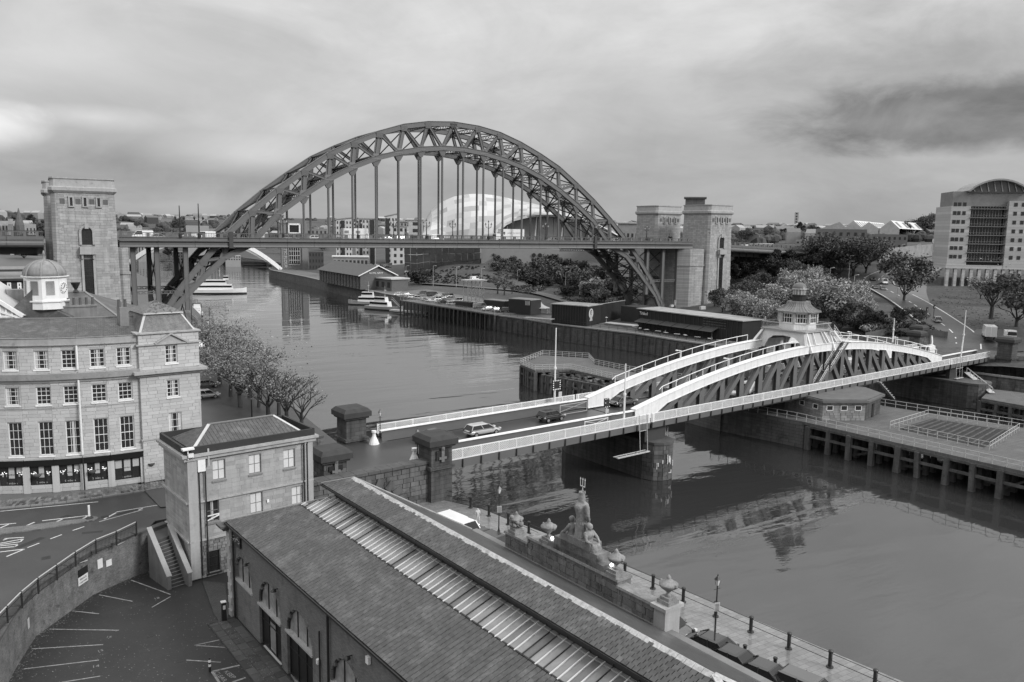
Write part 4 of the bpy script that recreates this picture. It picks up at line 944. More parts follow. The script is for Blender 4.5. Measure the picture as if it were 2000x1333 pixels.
def jetty(lab,outline,zd,pile_edges,deckm=DK,beams=True,step=3.2,thick=.45,pr=.38):
 T=thing('timber_jetty',lab,'jetty',(outline[0][0],outline[0][1],0)); bb=B(); bb.prism([p[:2] for p in outline],zd-thick,zd); bb.build('deck',deckm,T); rg=random.Random(len(lab))
 for (A,C,st,back) in pile_edges:
  A,C=Vector(A[:2]).to_3d(),Vector(C[:2]).to_3d(); n=int((C-A).length/st); d=(C-A).normalized(); nn=V3(-d.y,d.x,0)
  for i in range(n+1):
   p=A.lerp(C,i/max(1,n))+d*rg.uniform(-.3,.3)
   bb=B(); bb.beam((p.x,p.y,-1),(p.x+rg.uniform(-.15,.15),p.y+rg.uniform(-.15,.15),zd-thick+.02-rg.uniform(0,.15)),pr*2*rg.uniform(.85,1.1),pr*2*rg.uniform(.8,1.1),(d.x,d.y,0)); bb.build('pile',WOODP,T)
   if back:
    for k in (1,2): q=p+nn*back*k; bb=B(); bb.beam((q.x,q.y,-1),(q.x,q.y,zd-thick),pr*1.6,pr*1.6,(1,0,0)); bb.build('pile',WOODP,T)
    if i < n and rg.random() < .6: e=A.lerp(C,(i+1)/n); bb=B(); bb.beam((p.x+nn.x*back*.6,p.y+nn.y*back*.6,rg.uniform(.5,2)),(e.x+nn.x*back*.6,e.y+nn.y*back*.6,rg.uniform(1,zd-.8)),.3,.3); bb.build('brace',WOODP,T)
  if beams:
   for zz in (zd-thick-.12,zd-thick-1.6): bb=B(); bb.beam((A.x,A.y,zz),(C.x,C.y,zz),.4,.35); bb.build('waling_beam',WOODP,T)
 return T
g=lambda x,y,z=4.2: G(x,y,z)
# near (upstream) jetty, running out of frame on the right; stone pivot pier joins it to the bridge
JZ=4.2; j=[S(-13,-1.5),S(-11.5,-8),g(1400,795),g(1555,818),g(1760,858),g(2000,921),S(12,-62),S(24,-66)]
jn=[S(-12.5,2),S(-14.0,-2.5),S(-7.5,-11.5),S(-4.6,-19)]
e0=g(1395,792); e1=g(1560,822); e2=g(2000,921); dv=(e2-e1).normalized(); e3=e2+dv*25; f0=g(1700,789); f1=g(2000,836); df=(f1-f0).normalized(); f2=f1+df*25
T=jetty('long timber jetty with railings running toward the lower right from the pivot pier',[e0,e1,e2,e3,f2,f1,f0,g(1560,770)],JZ,[(e1+dv*2,e3,3.4,2.2),(f0+df*4,f2,5,0)])
T2=thing('pivot_pier','long stone pivot pier beneath the cabin of the swing bridge','pier',S(0,7,0))
bb=B(); pv=[e0-dv*6,e0,e1+dv*1.0,f0+V3(1,-1.5,0),f0-df*14,S(10,20),S(-10,22),S(-13,12)]; bb.prism([p[:2] for p in pv],-1,JZ-.46+.4); bb.build('stone_body',CS,T2)
bb=B(); bb.lathe(S(0,7.3,JZ-.1),[(6.6,0),(6.6,2.0),(6.2,2.2),(6.2,2.9)],24); bb.build('turntable_drum',MASONP,T2)
A_=e0+V3(0,0,0)
tiles(T2,'stone',V3(e0.x,e0.y,-.3),(e1-e0),(0,0,1),Vector(((e1-e0).y,-(e1-e0).x,0)),courses((e1-e0).length,JZ+.2,.6,1.5,(),.03,seed=5),MASON,MASONS,200,.07,.02)
# low octagonal engine house
EH=thing('engine_house','low flat-roofed stone engine house with small square windows on the jetty','building',g(1640,800))
w0,w1,w2,w3,w4=[g(*q,JZ) for q in ((1528,800),(1605,822),(1700,822),(1718,808),(1716,790))]
ctr=(w0+w2)/2+V3(3.2,5.5,0)
ring=[w0+V3(-1,1.5,0),w0,w1,w2-(w2-w1).normalized()*1.0,w3,w3+V3(2.0,4.5,0),w3+V3(.5,8,0),w0+V3(4,8.5,0)]
eh=2.9
bb=B(); bb.prism([p[:2] for p in ring],JZ,JZ+eh); bb.build('wall',MASONP,EH)
cc=sum(ring,V3(0,0,0))/len(ring)
bb=B(); bb.prism([(cc+(p-cc)*1.07)[:2] for p in ring],JZ+eh,JZ+eh+.35); bb.prism([(cc+(p-cc)*1.02)[:2] for p in ring],JZ+eh+.35,JZ+eh+.5); bb.build('roof',mat('flat_roof',.12,.8,var=.3,scale=.7,stain=.3),EH)
for A,C,n in ((w0,w1,3),(w1,ring[3],3)):
 d=(C-A); L_=d.length; d.normalize(); nn=V3(d.y,-d.x,0); hl=[]
 for i in range(n): u=L_*(i+.5)/n; hl.append((u-.5,u+.5,1.65,2.4))
 tiles(EH,'stone',A+V3(0,0,JZ-A.z),d,(0,0,1),nn,courses(L_,eh,.42,.9,hl,.025,seed=n),mat('pale_stone_piece',.25,.85,var=.2,streak=.3,objr=.18),mat('pale_stone_many',.25,.85,var=.2,streak=.3,island=.18),60,.06,.015)
 for (a,c,z0,z1) in hl:
  bb=B(); q0=A+d*a+nn*.03; q1=A+d*c+nn*.03
  for zz in (z0,z1): bb.beam(q0+V3(0,0,zz),q1+V3(0,0,zz),.14,.09)
  for q in (q0,q1): bb.beam(q+V3(0,0,z0),q+V3(0,0,z1),.09,.14,tuple(nn))
  fr=bb.build('window',WHITE,EH); bb=B(); bb.quad(q0+V3(0,0,z0),q1+V3(0,0,z0),q1+V3(0,0,z1),q0+V3(0,0,z1)); bb.build('pane',GLASS,fr)
d=(w3-ring[3]).normalized(); nn=V3(d.y,-d.x,0); q=ring[3].lerp(w3,.5)+nn*.05; bb=B(); bb.beam(q+V3(0,0,0),q+V3(0,0,2.2),.9,.08,tuple(nn)); bb.build('door',DARKM,EH)
o_=-dv.cross(V3(0,0,1))
railing('pale railing along the near edge of the long timber jetty',[e0+V3(.2,.5,0),e1+V3(.1,.5,0),e2+V3(.1,.4,0),e3],JZ,1.15,1.7)
railing('pale railing along the far edge of the long timber jetty',[f0-df*1,f1,f2],JZ,1.15,1.7)
pit=[g(1738,838),g(1812,815),g(1990,842),g(1932,880)]
railing('pale double railing round the sunken timber pit in the jetty deck',pit,JZ,1.15,1.4,closed=True)
bb=B(); cp_=sum(pit,V3(0,0,0))/4; bb.prism([(cp_+(p-cp_)*.86)[:2] for p in pit],JZ+.01,JZ+.05); pt_=bb.build('pit_shade_sheet',mat('pit_shade',.03,.8,var=.4,scale=1),None); tag(pt_,'dark sunken timber pit enclosed by railings in the jetty deck','pit')  # flat near-black sheet on the deck paints the pit's shaded depth
for i in range(11): t=(i+.5)/11; a_,c_=pit[0].lerp(pit[3],t),pit[1].lerp(pit[2],t); a_,c_=cp_+(a_-cp_)*.84,cp_+(c_-cp_)*.84; q_=B(); q_.beam(a_.lerp(c_,.05*(i % 3))+V3(0,0,.1),c_.lerp(a_,.04*(i % 4))+V3(0,0,.12),.22,.2); q_.build('timber_beam',WOODP,pt_)
# downstream jetty beyond the left girder
h0=[(1016,712),(1060,694),(1150,700),(1160,712),(1240,728),(1400,752),(1420,775),(1250,752),(1185,738),(1115,722),(1045,724)]
H_=[g(*q) for q in h0]
jetty('timber jetty on worn piles beyond the left half of the swing bridge',[p[:2] for p in H_],JZ,[(H_[0]+V3(.5,0,0),H_[10],1.6,1.8),(H_[10]+V3(.2,-2.5,0),H_[7]+V3(-3,-6,0),2.0,2.2)],step=2)
railing('pale railing along the near side of the jetty beyond the left girder',[H_[0],H_[10],H_[9],H_[8],H_[7],H_[6]],JZ,1.15,1.6,3)
railing('pale railing along the far side of the jetty beyond the left girder',[H_[0],H_[1],H_[2],H_[3],H_[4],H_[5]],JZ,1.15,1.6,3)
T=thing('timber_cribwork','broken timber cribwork in the water beside the far jetty','cribwork',g(1200,760)); rg=random.Random(4)
A0=g(1060,735,2.5); A1=g(1230,765,2.5); A2=g(1150,728,2.5)
for i in range(14):
 p=A0.lerp(A1,i/13)+V3(rg.uniform(-.5,.5),rg.uniform(-.5,.5),0); bb=B(); bb.beam((p.x,p.y,-1),(p.x,p.y,rg.uniform(2.2,3.4)),.7,.7,(1,0,0)); bb.build('pile',WOODP,T)
for i in range(11):
 p=A0.lerp(A1,i/11); q=p+(A2-A0)*rg.uniform(.5,.8)+V3(rg.uniform(-2,2),rg.uniform(-1,1),0); bb=B(); z=rg.uniform(1.8,3.2); bb.beam((p.x,p.y,z),(q.x,q.y,z+rg.uniform(-.4,.4)),.35,.35); bb.build('beam',WOODP,T)
for z in (2.2,3.0): bb=B(); bb.beam((A0.x,A0.y,z),(A1.x,A1.y,z-.2),.4,.4); bb.build('beam',WOODP,T)
# landing stage at the right edge below the pylon
k0,k1,k2,k3=g(1917,778,3.2),g(2040,800,3.2),g(2060,775,3.2),g(1935,760,3.2)
jetty('small timber landing stage at the right edge below the stone pylon',[k0,k1,k2,k3],3.2,[(k0,k1,2.2,2.0)],pr=.3)
T=thing('gangway','grey metal gangway sloping down to the right-hand landing stage','gangway',g(1893,735,6)); a=g(1888,728,5.8); c=g(1938,768,3.4); bb=B(); bb.beam(a,c,1.1,.15); bb.build('walkway',PALE,T)
bb=B(); sd=V3(.45,.3,0)
for s in (-1,1):
 bb.cyl(a+sd*s+V3(0,0,1),c+sd*s+V3(0,0,1),.05,n=5)
 for t in np.linspace(0,1,8): q=a.lerp(c,t)+sd*s; bb.cyl(q,q+V3(0,0,1),.04,n=4)
bb.build('handrail',PALE,T)
# ================================================================== NORTH BANK, NEAR BUILDINGS
BRICK=mat('market_brick',.17,.9,var=.28,scale=.5,streak=.12,pattern=('wall',.23,.078,.012,.7),bump=.4,stain=.3)
PATCH=mat('curtain',.5,.9,var=.1,bump=0)
BLIND=mat('window_blind',.62,.8,var=.05,bump=0)
WOODD=mat('dark_door',.018,.35,var=.2,bump=.1)
MOSS=mat('mossy_slate',.15,.8,var=.5,scale=2.2,fine=.5,fscale=8,bump=.5)
KERB=mat('kerb_stone',.22,.8,var=.2)
def slab(bb,O,U,N_,w,h,holes=(),t=.3,Vv=(0,0,1)):
 """solid wall body with real openings"""
 O=Vector(O); U=Vector(U); N_=Vector(N_); Vv=Vector(Vv); us=sorted({0,w,*[min(max(q,0),w) for a in holes for q in a[:2]]})
 for a,c in zip(us[:-1],us[1:]):
  if c-a < 1e-4: continue
  m=(a+c)/2; vs=sorted([(z0,z1) for (p,q,z0,z1) in holes if p < m < q]); z=0
  for z0,z1 in vs+[(h,h)]:
   if z0 > z+1e-4:
    p=lambda u,v,d: O+U*u+Vv*v-N_*d
    bb.hexa([p(a,z,0),p(c,z,0),p(c,z,t),p(a,z,t),p(a,z0,0),p(c,z0,0),p(c,z0,t),p(a,z0,t)])
   z=max(z,z1)
 return bb
def sash(T,O,U,N_,u0,u1,z0,z1,cols=3,rows=4,frame=WHITE,pane=GLASS,rec=.2,curtain=0,blind=0,sill=True,mid=True,fw=.09,bw_=.035,name='window',lab=None):
 O=Vector(O); U=Vector(U); N_=Vector(N_); K=V3(0,0,1); q=lambda u,z,d=0.0: O+U*u+K*z-N_*(rec-d)
 bb=B()
 for (a,c,b0,b1) in ((u0,u1,z0,z0+fw),(u0,u1,z1-fw,z1),(u0,u0+fw,z0+fw,z1-fw),(u1-fw,u1,z0+fw,z1-fw)): bb.hexa([q(a,b0),q(c,b0),q(c,b0,.06),q(a,b0,.06),q(a,b1),q(c,b1),q(c,b1,.06),q(a,b1,.06)])
 for i in range(1,cols): u=u0+(u1-u0)*i/cols; bb.hexa([q(u-bw_/2,z0+fw),q(u+bw_/2,z0+fw),q(u+bw_/2,z0+fw,.04),q(u-bw_/2,z0+fw,.04),q(u-bw_/2,z1-fw),q(u+bw_/2,z1-fw),q(u+bw_/2,z1-fw,.04),q(u-bw_/2,z1-fw,.04)])
 for i in range(1,rows):
  z=z0+(z1-z0)*i/rows; w=bw_*(1.6 if mid and i*2 == rows else 1)/2; d=.055 if w > bw_*.6 else .045
  bb.hexa([q(u0+fw,z-w),q(u1-fw,z-w),q(u1-fw,z-w,d),q(u0+fw,z-w,d),q(u0+fw,z+w),q(u1-fw,z+w),q(u1-fw,z+w,d),q(u0+fw,z+w,d)])
 if sill: bb.hexa([q(u0-.08,z0-.16,rec-.1),q(u1+.08,z0-.16,rec-.1),q(u1+.08,z0-.16,rec+.12),q(u0-.08,z0-.16,rec+.12),q(u0-.08,z0-.02,rec-.1),q(u1+.08,z0-.02,rec-.1),q(u1+.08,z0-.04,rec+.12),q(u0-.08,z0-.04,rec+.12)])
 w_=bb.build(name,frame,T,label=lab); bb=B(); bb.quad(q(u0,z0,.012),q(u1,z0,.012),q(u1,z1,.012),q(u0,z1,.012)); bb.build('pane',pane,w_)
 if curtain:
  bb=B()
  for (a,c) in ((0,.22),(.80,1.0)) if curtain == 1 else ((.42,.62),):
   n=5
   for i in range(n): x0,x1=u0+fw+(u1-u0-2*fw)*(a+(c-a)*i/n),u0+fw+(u1-u0-2*fw)*(a+(c-a)*(i+1)/n); bb.quad(q(x0,z0+.1,.018+.012*(i % 2)),q(x1,z0+.1,.018+.012*((i+1) % 2)),q(x1,z1-.1,.018+.012*((i+1) % 2)),q(x0,z1-.1,.018+.012*(i % 2)))
  bb.build('curtain',PATCH,w_)
 if blind: bb=B(); zz=z1-(z1-z0)*blind; bb.quad(q(u0+fw,zz,.02),q(u1-fw,zz,.02),q(u1-fw,z1-fw,.02),q(u0+fw,z1-fw,.02)); bb.build('blind',BLIND,w_)
 return w_
def uz(O,U,N_,px,py):
 P=PL(px,py,O,N_); d=P-Vector(O); return d.dot(Vector(U)),d.z
def wrect(O,U,N_,x0,y0,x1,y1):
 """a pixel box on a wall plane -> (u0,u1,z0,z1)"""
 xm,ym=(x0+x1)/2,(y0+y1)/2; a=uz(O,U,N_,x0,ym)[0]; c=uz(O,U,N_,x1,ym)[0]; z1=uz(O,U,N_,xm,y0)[1]; z0=uz(O,U,N_,xm,y1)[1]; return a,c,z0,z1
def pipe(T,pts,r=.07,m=DARKM,name='drainpipe'):
 bb=B()
 for a,c in zip(pts[:-1],pts[1:]): bb.cyl(a,c,r,n=7)
 for p in pts[1:-1]: bb.ball(p,r*1.25,6,4)
 return bb.build(name,m,T)
# ------------------------------------------------ market hall
ME=G(440,1019,11.7); ML=(G(796.5,1333,11.7)-ME).normalized(); MP_=Vector((-ML.y,ML.x,0)); MEND=50.0
def M(l,p,z): return V3(ME.x,ME.y,0)+ML*l+MP_*p+V3(0,0,z)
def market():
 T=thing('market_hall','long slate-roofed brick market hall with a strip of rooflights in the foreground','building',M(0,0,4.5))
 ZE,S1=11.7,rad(19); PG0,PG1=4.25,6.14; zs=lambda p: ZE+p*math.tan(S1)
 k=.845   # the end of the roof is cut on the skew
 def strip(name,m,p0,z0,p1,z1,l1=MEND,off=0.0,th_=.12,l0a=None,l0b=None):
  a=k*p0 if l0a is None else l0a; c=k*p1 if l0b is None else l0b; bb=B()
  bb.hexa([M(a,p0,z0-th_),M(l1,p0,z0-th_),M(l1,p1,z1-th_),M(c,p1,z1-th_),M(a,p0,z0),M(l1,p0,z0),M(l1,p1,z1),M(c,p1,z1)]); return bb.build(name,m,T)
 VOID=mat('roof_void',.012,.9)
 roofb=strip('roof',VOID,0,ZE,PG0,zs(PG0))
 # slates laid in courses, bottom course first
 def slates(par,p0,p1,zf,ang,ex=.235,w=.34,l1=MEND,seed=2,flip=False,nm='slate',lim=300,l0=lambda p: k*p):
  rg=random.Random(seed); rr=[]; L_=abs(p1-p0)/cos(ang); n=int(L_/ex); U=ML; sg=1 if p1 > p0 else -1
  Vd=(MP_*sg*cos(ang)+V3(0,0,1)*sin(ang)).normalized(); Nn=(-MP_*sg*sin(ang)+V3(0,0,1)*cos(ang)).normalized()
  for i in range(n):
   v0=i*ex; pm=p0+sg*v0*cos(ang); u=l0(pm)+(w*.5 if i % 2 else 0); 
   while u < l1:
    if u+w > l0(pm)+.05: rr.append((u+.013+rg.uniform(0,.008),u+w-.013,v0+rg.uniform(0,.018),min(v0+ex+.03,L_)))
    u += w
  O_=M(0,p0,zf(p0)); key=lambda r: ((O_+U*r[0]+Vd*r[2])-Vector(CAM)).length+(1000 if ((O_+U*r[0]+Vd*r[2])-Vector(CAM)).dot(Vector(_f)) < 0 or PR_out(O_+U*r[0]+Vd*r[2]) else 0)
  tiles(par,nm,O_,U,Vd,Nn,rr,SLATE,SLATES,lim,.03,.009,nm+'_courses',key=key,tilt=.075,seed=seed)
 slates(roofb,0,PG0,zs,S1)
 # rooflight strip
 gb=strip('rooflight_base',STEELD,PG0,zs(PG0),PG1,zs(PG1)); GP=mat('rooflight_glass',.20,.22,var=.45,scale=.35,fine=.15,fscale=3,bump=.05,spec=.55,streak=.2)
 GPD=mat('rooflight_glass_grimy',.12,.3,var=.5,scale=.5,fine=.2,bump=.05,spec=.5)
 sp=.52; l=3.9; i=0
 BARW=mat('glazing_bar_pale',.6,.5,var=.1,bump=0)
 n_=V3(0,0,1)*cos(S1)-MP_*sin(S1); q=lambda l_,p,d: M(l_,p,zs(p))+n_*d
 while l < 44:
  a=max(l,k*PG0*1.0) ; b1=l+sp; pa=PG1 if l > k*PG1 else max(PG0+.15,l/k)
  bb=B(); bb.hexa([q(l+.03,PG0+.05,.03),q(b1-.03,PG0+.05,.03),q(b1-.03,pa-.02,.03),q(l+.03,pa-.02,.03),q(l+.03,PG0+.05,.055),q(b1-.03,PG0+.05,.055),q(b1-.03,pa-.02,.055),q(l+.03,pa-.02,.055)])
  bb.build('glass_pane',GP if rng.random() < .8 else GPD,gb)
  dark=rng.random() < (.12 if l < 17 else .34); bb=B(); bb.beam(q(l,PG0-.05,.08),q(l,pa,.08),.055 if not dark else .03,.06); bb.build('glazing_bar',STEELD if dark else BARW,gb)
  l += sp; i += 1
 bb=B(); bb.beam(q(k*PG0,PG0,.03),q(MEND,PG0,.03),.1,.08); bb.build('gutter_lip',DARKM,gb)
 # clerestory: louvre boards and small struts below the raised roof
 PC=PG1+.02; zc0=zs(PG1); zc1=14.5
 bb=B(); bb.hexa([M(k*PC,PC,zc0-.1),M(38.5,PC,zc0-.1),M(38.5,PC+.1,zc0-.1),M(k*PC,PC+.1,zc0-.1),M(k*PC,PC,zc1),M(38.5,PC,zc1),M(38.5,PC+.1,zc1),M(k*PC,PC+.1,zc1)]); cl=bb.build('clerestory',mat('clerestory_boards',.05,.7,var=.3),T)
 l=5.6
 while l < 38: bb=B(); bb.beam(M(l,PC-.04,zc0-.02),M(l,PC-.04,zc1),.06,.07,tuple(ML)); bb.beam(M(l,PC-.05,zc1-.05),M(l,5.8,zc1-.02),.05,.05); bb.build('strut',STEELD,cl); l += 1.55
 bb=B(); bb.beam(M(k*PC,PC-.12,zc0+.02),M(38.5,PC-.12,zc0+.02),.2,.06); bb.build('flashing',mat('flashing',.3,.5,var=.4,scale=2),cl)
 # raised roof
 PR0,PRG,ZR0,ZRG=5.72,7.4,14.55,15.14; S2=math.atan2(ZRG-ZR0,PRG-PR0); z2=lambda p: ZR0+(p-PR0)*math.tan(S2)
 LE=38.0
 r2=strip('raised_roof',VOID,PR0,ZR0,PRG,ZRG,l1=LE,l0a=3.95,l0b=5.75); slates(r2,PR0,PRG,z2,S2,l1=LE,seed=5,l0=lambda p: 3.95+(p-PR0)*1.07,ex=.25,w=.33)
 bb=B(); bb.beam(M(3.95,PR0-.02,ZR0-.09),M(LE,PR0-.02,ZR0-.09),.1,.14); bb.build('eaves_board',DARKM,r2)
 PF,ZF=13.9,11.55
 bb=B(); bb.hexa([M(5.75,PRG,ZRG-.15),M(MEND,PRG,ZRG-.15),M(MEND,PF,ZF-.15),M(11.4,PF,ZF-.15),M(5.75,PRG,ZRG),M(MEND,PRG,ZRG),M(MEND,PF,ZF),M(11.4,PF,ZF)]); fr=bb.build('river_side_roof',mat('wet_slates',.07,.35,var=.35,scale=.5,fine=.3,fscale=5,spec=.5,streak=.3,pattern=('plan',.34,.25,.012,.6)),T)
 # hipped end of the raised roof
 bb=B(); bb.add([M(LE,PR0,ZR0),M(LE,PRG,ZRG),M(LE+2.6,PR0+.4,ZR0-.1),M(LE+2.6,PR0+.4,zc0),M(LE,PR0+.4,zc0),M(LE+2.6,PRG,ZR0)],((0,2,1),(1,2,5),(0,4,3,2))); bb.build('hip',SLATES,T)
 RC=mat('ridge_mortar',.42,.9,var=.45,scale=2.2,fine=.4,fscale=7,bump=.6)
 bb=B(); lens=np.arange(5.75,LE,.46)
 for l in lens:
  bb=B(); e=min(l+.44,LE); bb.add([M(l,PRG-.24,ZRG-.05),M(e,PRG-.24,ZRG-.05),M(l,PRG,ZRG+.09),M(e,PRG,ZRG+.09),M(l,PRG+.2,ZRG-.03),M(e,PRG+.2,ZRG-.03)],((0,1,3,2),(2,3,5,4),(0,2,4),(1,5,3))); bb.build('ridge_tile',RC,T)
 for (a,c) in (((LE,PRG),(LE+3,PR0+.2)),((LE,PRG),(LE+9,PF-2))):
  za=ZRG; zc_=ZR0-.1 if c[1] < 7 else ZRG-(c[1]-PRG)*(ZRG-ZF)/(PF-PRG)
  bb=B(); bb.beam(M(a[0],a[1],za+.04),M(c[0],c[1],zc_+.04),.32,.08); bb.build('hip_tile',RC,T)
 # end verge coping
 bb=B(); bb.beam(M(0,0,ZE+.04),M(k*PG1,PG1,zs(PG1)+.04),.16,.12); bb.beam(M(3.95,PR0,ZR0+.03),M(5.75,PRG,ZRG+.03),.14,.1); bb.beam(M(5.75,PRG,ZRG+.02),M(11.4,PF,ZF+.02),.2,.12); bb.build('verge',mat('verge_mortar',.25,.9,var=.4,scale=2),T)
 # walls: long car-park side with arched openings
 O=M(.35,.38,4.5); U=ML; N_=-MP_; H_=7.1
 ar=[]
 for (xt,yt,xl,yl,xr,yr,xb,yb) in ((470,1087,458.8,1123,492.7,1162.7,None,None),(516.5,1132,506,1174.6,548.3,1221,510,1268),(572,1185,560,1226,610.5,1283,566,1330)):
  u0,z0=uz(O,U,N_,xl,yl); u1,z1=uz(O,U,N_,xr,yr); _,zt=uz(O,U,N_,xt,yt); ar.append((u0,u1,(z0+z1)/2,zt,xb is not None))
 sp_=ar[2][0]-ar[1][0]; w_=ar[1][1]-ar[1][0]; zz=ar[1][2]; zt_=ar[1][3]
 for j in range(1,6): ar.append((ar[2][0]+sp_*(j+.35),ar[2][0]+sp_*(j+.35)+w_,zz-.3,zt_-.3,True))
 holes=[]; NS=8
 for (u0,u1,z0,zt,door) in ar:
  R=(u1-u0)/2; sprz=zt-R
  for s in range(NS):
   a,c=u0+(u1-u0)*s/NS,u0+(u1-u0)*(s+1)/NS; m=((a+c)/2-(u0+R))/R; holes.append((a,c,0.0 if door else z0,sprz+R*sqrt(max(0,1-m*m))))
 bb=slab(B(),O,U,N_,46,H_,holes,.35); bb.build('side_wall',BRICK,T)
 for i,(u0,u1,z0,zt,door) in enumerate(ar):
  R=(u1-u0)/2; cu=u0+R; sprz=zt-R; q=lambda u,z,d: O+U*u+V3(0,0,z)-N_*d
  bb=B(); bb.poly([q(cu+R*cos(t),max(z0,sprz)+0*t+ (R*sin(t)),.2) for t in np.linspace(0,pi,13)]+[q(u0,z0,.2),q(u1,z0,.2)]); aw=bb.build('arched_window',mat('painted_glass',.26,.3,var=.8,scale=1.6,fine=.3,fscale=6,bump=0),T)
  bb=B()
  for t in (.36,.72): u=u0+(u1-u0)*t; hh=sprz+R*sqrt(max(0,1-((u-cu)/R)**2)); bb.beam(q(u,z0,.17),q(u,hh,.17),.07,.06,tuple(N_))
  for t0,t1 in zip(np.linspace(0,pi,11)[:-1],np.linspace(0,pi,11)[1:]): bb.beam(q(cu+R*.97*cos(t0),sprz+R*.97*sin(t0),.16),q(cu+R*.97*cos(t1),sprz+R*.97*sin(t1),.16),.08,.1,tuple(N_))
  bb.build('window_frame',DARKM,aw)
  # brick arch ring
  for t0,t1 in zip(np.linspace(0,pi,12)[:-1],np.linspace(0,pi,12)[1:]):
   tm=(t0+t1)/2; bb=B(); bb.extr([q(cu+(R)*cos(t0+.01),sprz+R*sin(t0+.01),-.015),q(cu+R*cos(t1-.01),sprz+R*sin(t1-.01),-.015),q(cu+(R+.3)*cos(t1-.01),sprz+(R+.3)*sin(t1-.01),-.015),q(cu+(R+.3)*cos(t0+.01),sprz+(R+.3)*sin(t0+.01),-.015)],N_*-.1); bb.build('voussoir',BRICK,T)
  bb=B(); bb.beam(q(u0-.1,z0-.06,.05),q(u1+.1,z0-.06,.05),.3,.14); bb.build('sill',TRIM,T)
  if door:
   bb=B(); bb.quad(q(u0,0,.22),q(u1,0,.22),q(u1,z0-.12,.22),q(u0,z0-.12,.22)); dr=bb.build('door',WOODD,T); bb=B()
   for t in (0.02,.34,.66,.98): u=u0+(u1-u0)*t; bb.beam(q(u,0,.19),q(u,z0-.12,.19),.07,.06,tuple(N_))
   for z in (.1,1.9,z0-.2): bb.beam(q(u0,z,.19),q(u1,z,.19),.05,.07)
   bb.build('door_frame',DARKM,dr)
   if i == 1: bb=B(); bb.quad(q(u0+(u1-u0)*.38,.2,.2),q(u0+(u1-u0)*.62,.2,.2),q(u0+(u1-u0)*.62,2.2,.2),q(u0+(u1-u0)*.38,2.2,.2)); bb.build('glass_leaf',GLASS2,dr); bb=B(); bb.beam(q(u0+.5,.03,.1),q(u1-.3,.03,.1),.12,.06); bb.build('threshold',PALE,dr)
 # stone frieze blocks and dentils, eaves gutter, end pilaster of pale stone
 bb=B(); bb.beam(M(-.05,-.02,ZE-.1),M(46,-.02,ZE-.1),.16,.13); bb.build('gutter',DARKM,T)
 for l in np.arange(.1,45,.75): bb=B(); bb.box(M(l,.3,ZE-.38),(.22,.3,.16),atan2(ML.y,ML.x)); bb.build('dentil',TRIM,T)
 EW=(M(11.4,13.7,0)-M(.3,.4,0)); EW.z=0; Ln=EW.length; EU=EW.normalized(); EN=Vector((EU.y,-EU.x,0)); 
 if EN.dot(-ML) < 0: EN=-EN
 # end wall, hidden by the roof from above, with a stone quoin pier at the corner
 O2=M(.35,.4,4.5); bb=slab(B(),O2,EU,EN,Ln,H_,(),.3); bb.build('end_wall',BRICK,T)
 zq=0
 for i in range(14): bb=B(); bb.box(M(.22,.42,4.5+i*.5+.01),(.75 if i % 2 else .62,.62 if i % 2 else .75,.48),atan2(ML.y,ML.x)); bb.build('quoin',STONE,T)
 bb=B(); bb.box(M(-.05,.1,11.35),(1.1,1.2,.16),atan2(ML.y,ML.x)); bb.box(M(-.0,.2,11.15),(.9,1.0,.2),atan2(ML.y,ML.x)); bb.build('eaves_return',mat('coping_stone',.09),T)
 pipe(T,[M(.85,.22,11.5),M(.85,.22,4.6)],.075); l_=uz(O,U,N_,644,1180)[0]; pipe(T,[O+U*l_+V3(0,0,7)-N_*-.15,O+U*l_+V3(0,0,5.4)-N_*-.15,O+U*l_-N_*-.15],.075)
 l_=uz(O,U,N_,627,1230)[0]; pipe(T,[O+U*l_+V3(0,0,5.2)+N_*.12,O+U*l_+N_*.12],.05)
 # far facade
 bb=slab(B(),M(11.5,13.8,4.5),ML,MP_,36,7.0,(),.3); bb.build('river_wall',BRICK,T)
 bb=B(); bb.beam(M(11.4,14.05,11.5),M(47,14.05,11.5),.6,.12); bb.build('parapet_gutter',LEAD,T)
 # sign frame under the eaves
 a=wrect(O,U,N_,455,1040,486,1080); bb=B(); bb.beam(O+U*a[0]+V3(0,0,6.25)+N_*.1,O+U*(a[0]+1.9)+V3(0,0,6.25)+N_*.1,.1,.9); bb.build('sign_board',DARKM,T)
 bb=B(); rg=random.Random(3)
 for i in range(16): u=a[0]+.15+.11*i; z=6.05+rg.uniform(0,.4); bb.beam(O+U*u+V3(0,0,z)+N_*.17,O+U*(u+rg.uniform(.05,.25))+V3(0,0,z+rg.uniform(-.15,.2))+N_*.17,.03,.04)
 bb.build('sign_ornament',PALE,T)
 for (px,py) in ((487,1100),(543,1150),(688,1280)):
  u,z=uz(O,U,N_,px,py); c=O+U*u+V3(0,0,z)+N_*.3; bb=B(); bb.beam(c-N_*.3,c,.05,.05); bb.lathe(c-V3(0,0,.12),[(.2,0),(.18,.05),(.05,.16)],10); bb.build('wall_lamp',DARKM,T)
 for (px,py,w,h) in ((723,1295,.3,.4),(453,1085,.18,.5),(625,1296,.22,.3)):
  u,z=uz(O,U,N_,px,py); bb=B(); bb.box(O+U*u+V3(0,0,z)+N_*.12,(w,.16,h),atan2(ML.y,ML.x)); bb.build('wall_box',WHITE,T)
 return T
def PR_out(P):
 d=np.array(P)-CAM; z=d@_f
 if z < 1: return True
 u=1000+F0*(d@_r)/z; v=666.5-F0*(d@_u)/z; return not (-20 < u < 2020 and -20 < v < 1353)
market()
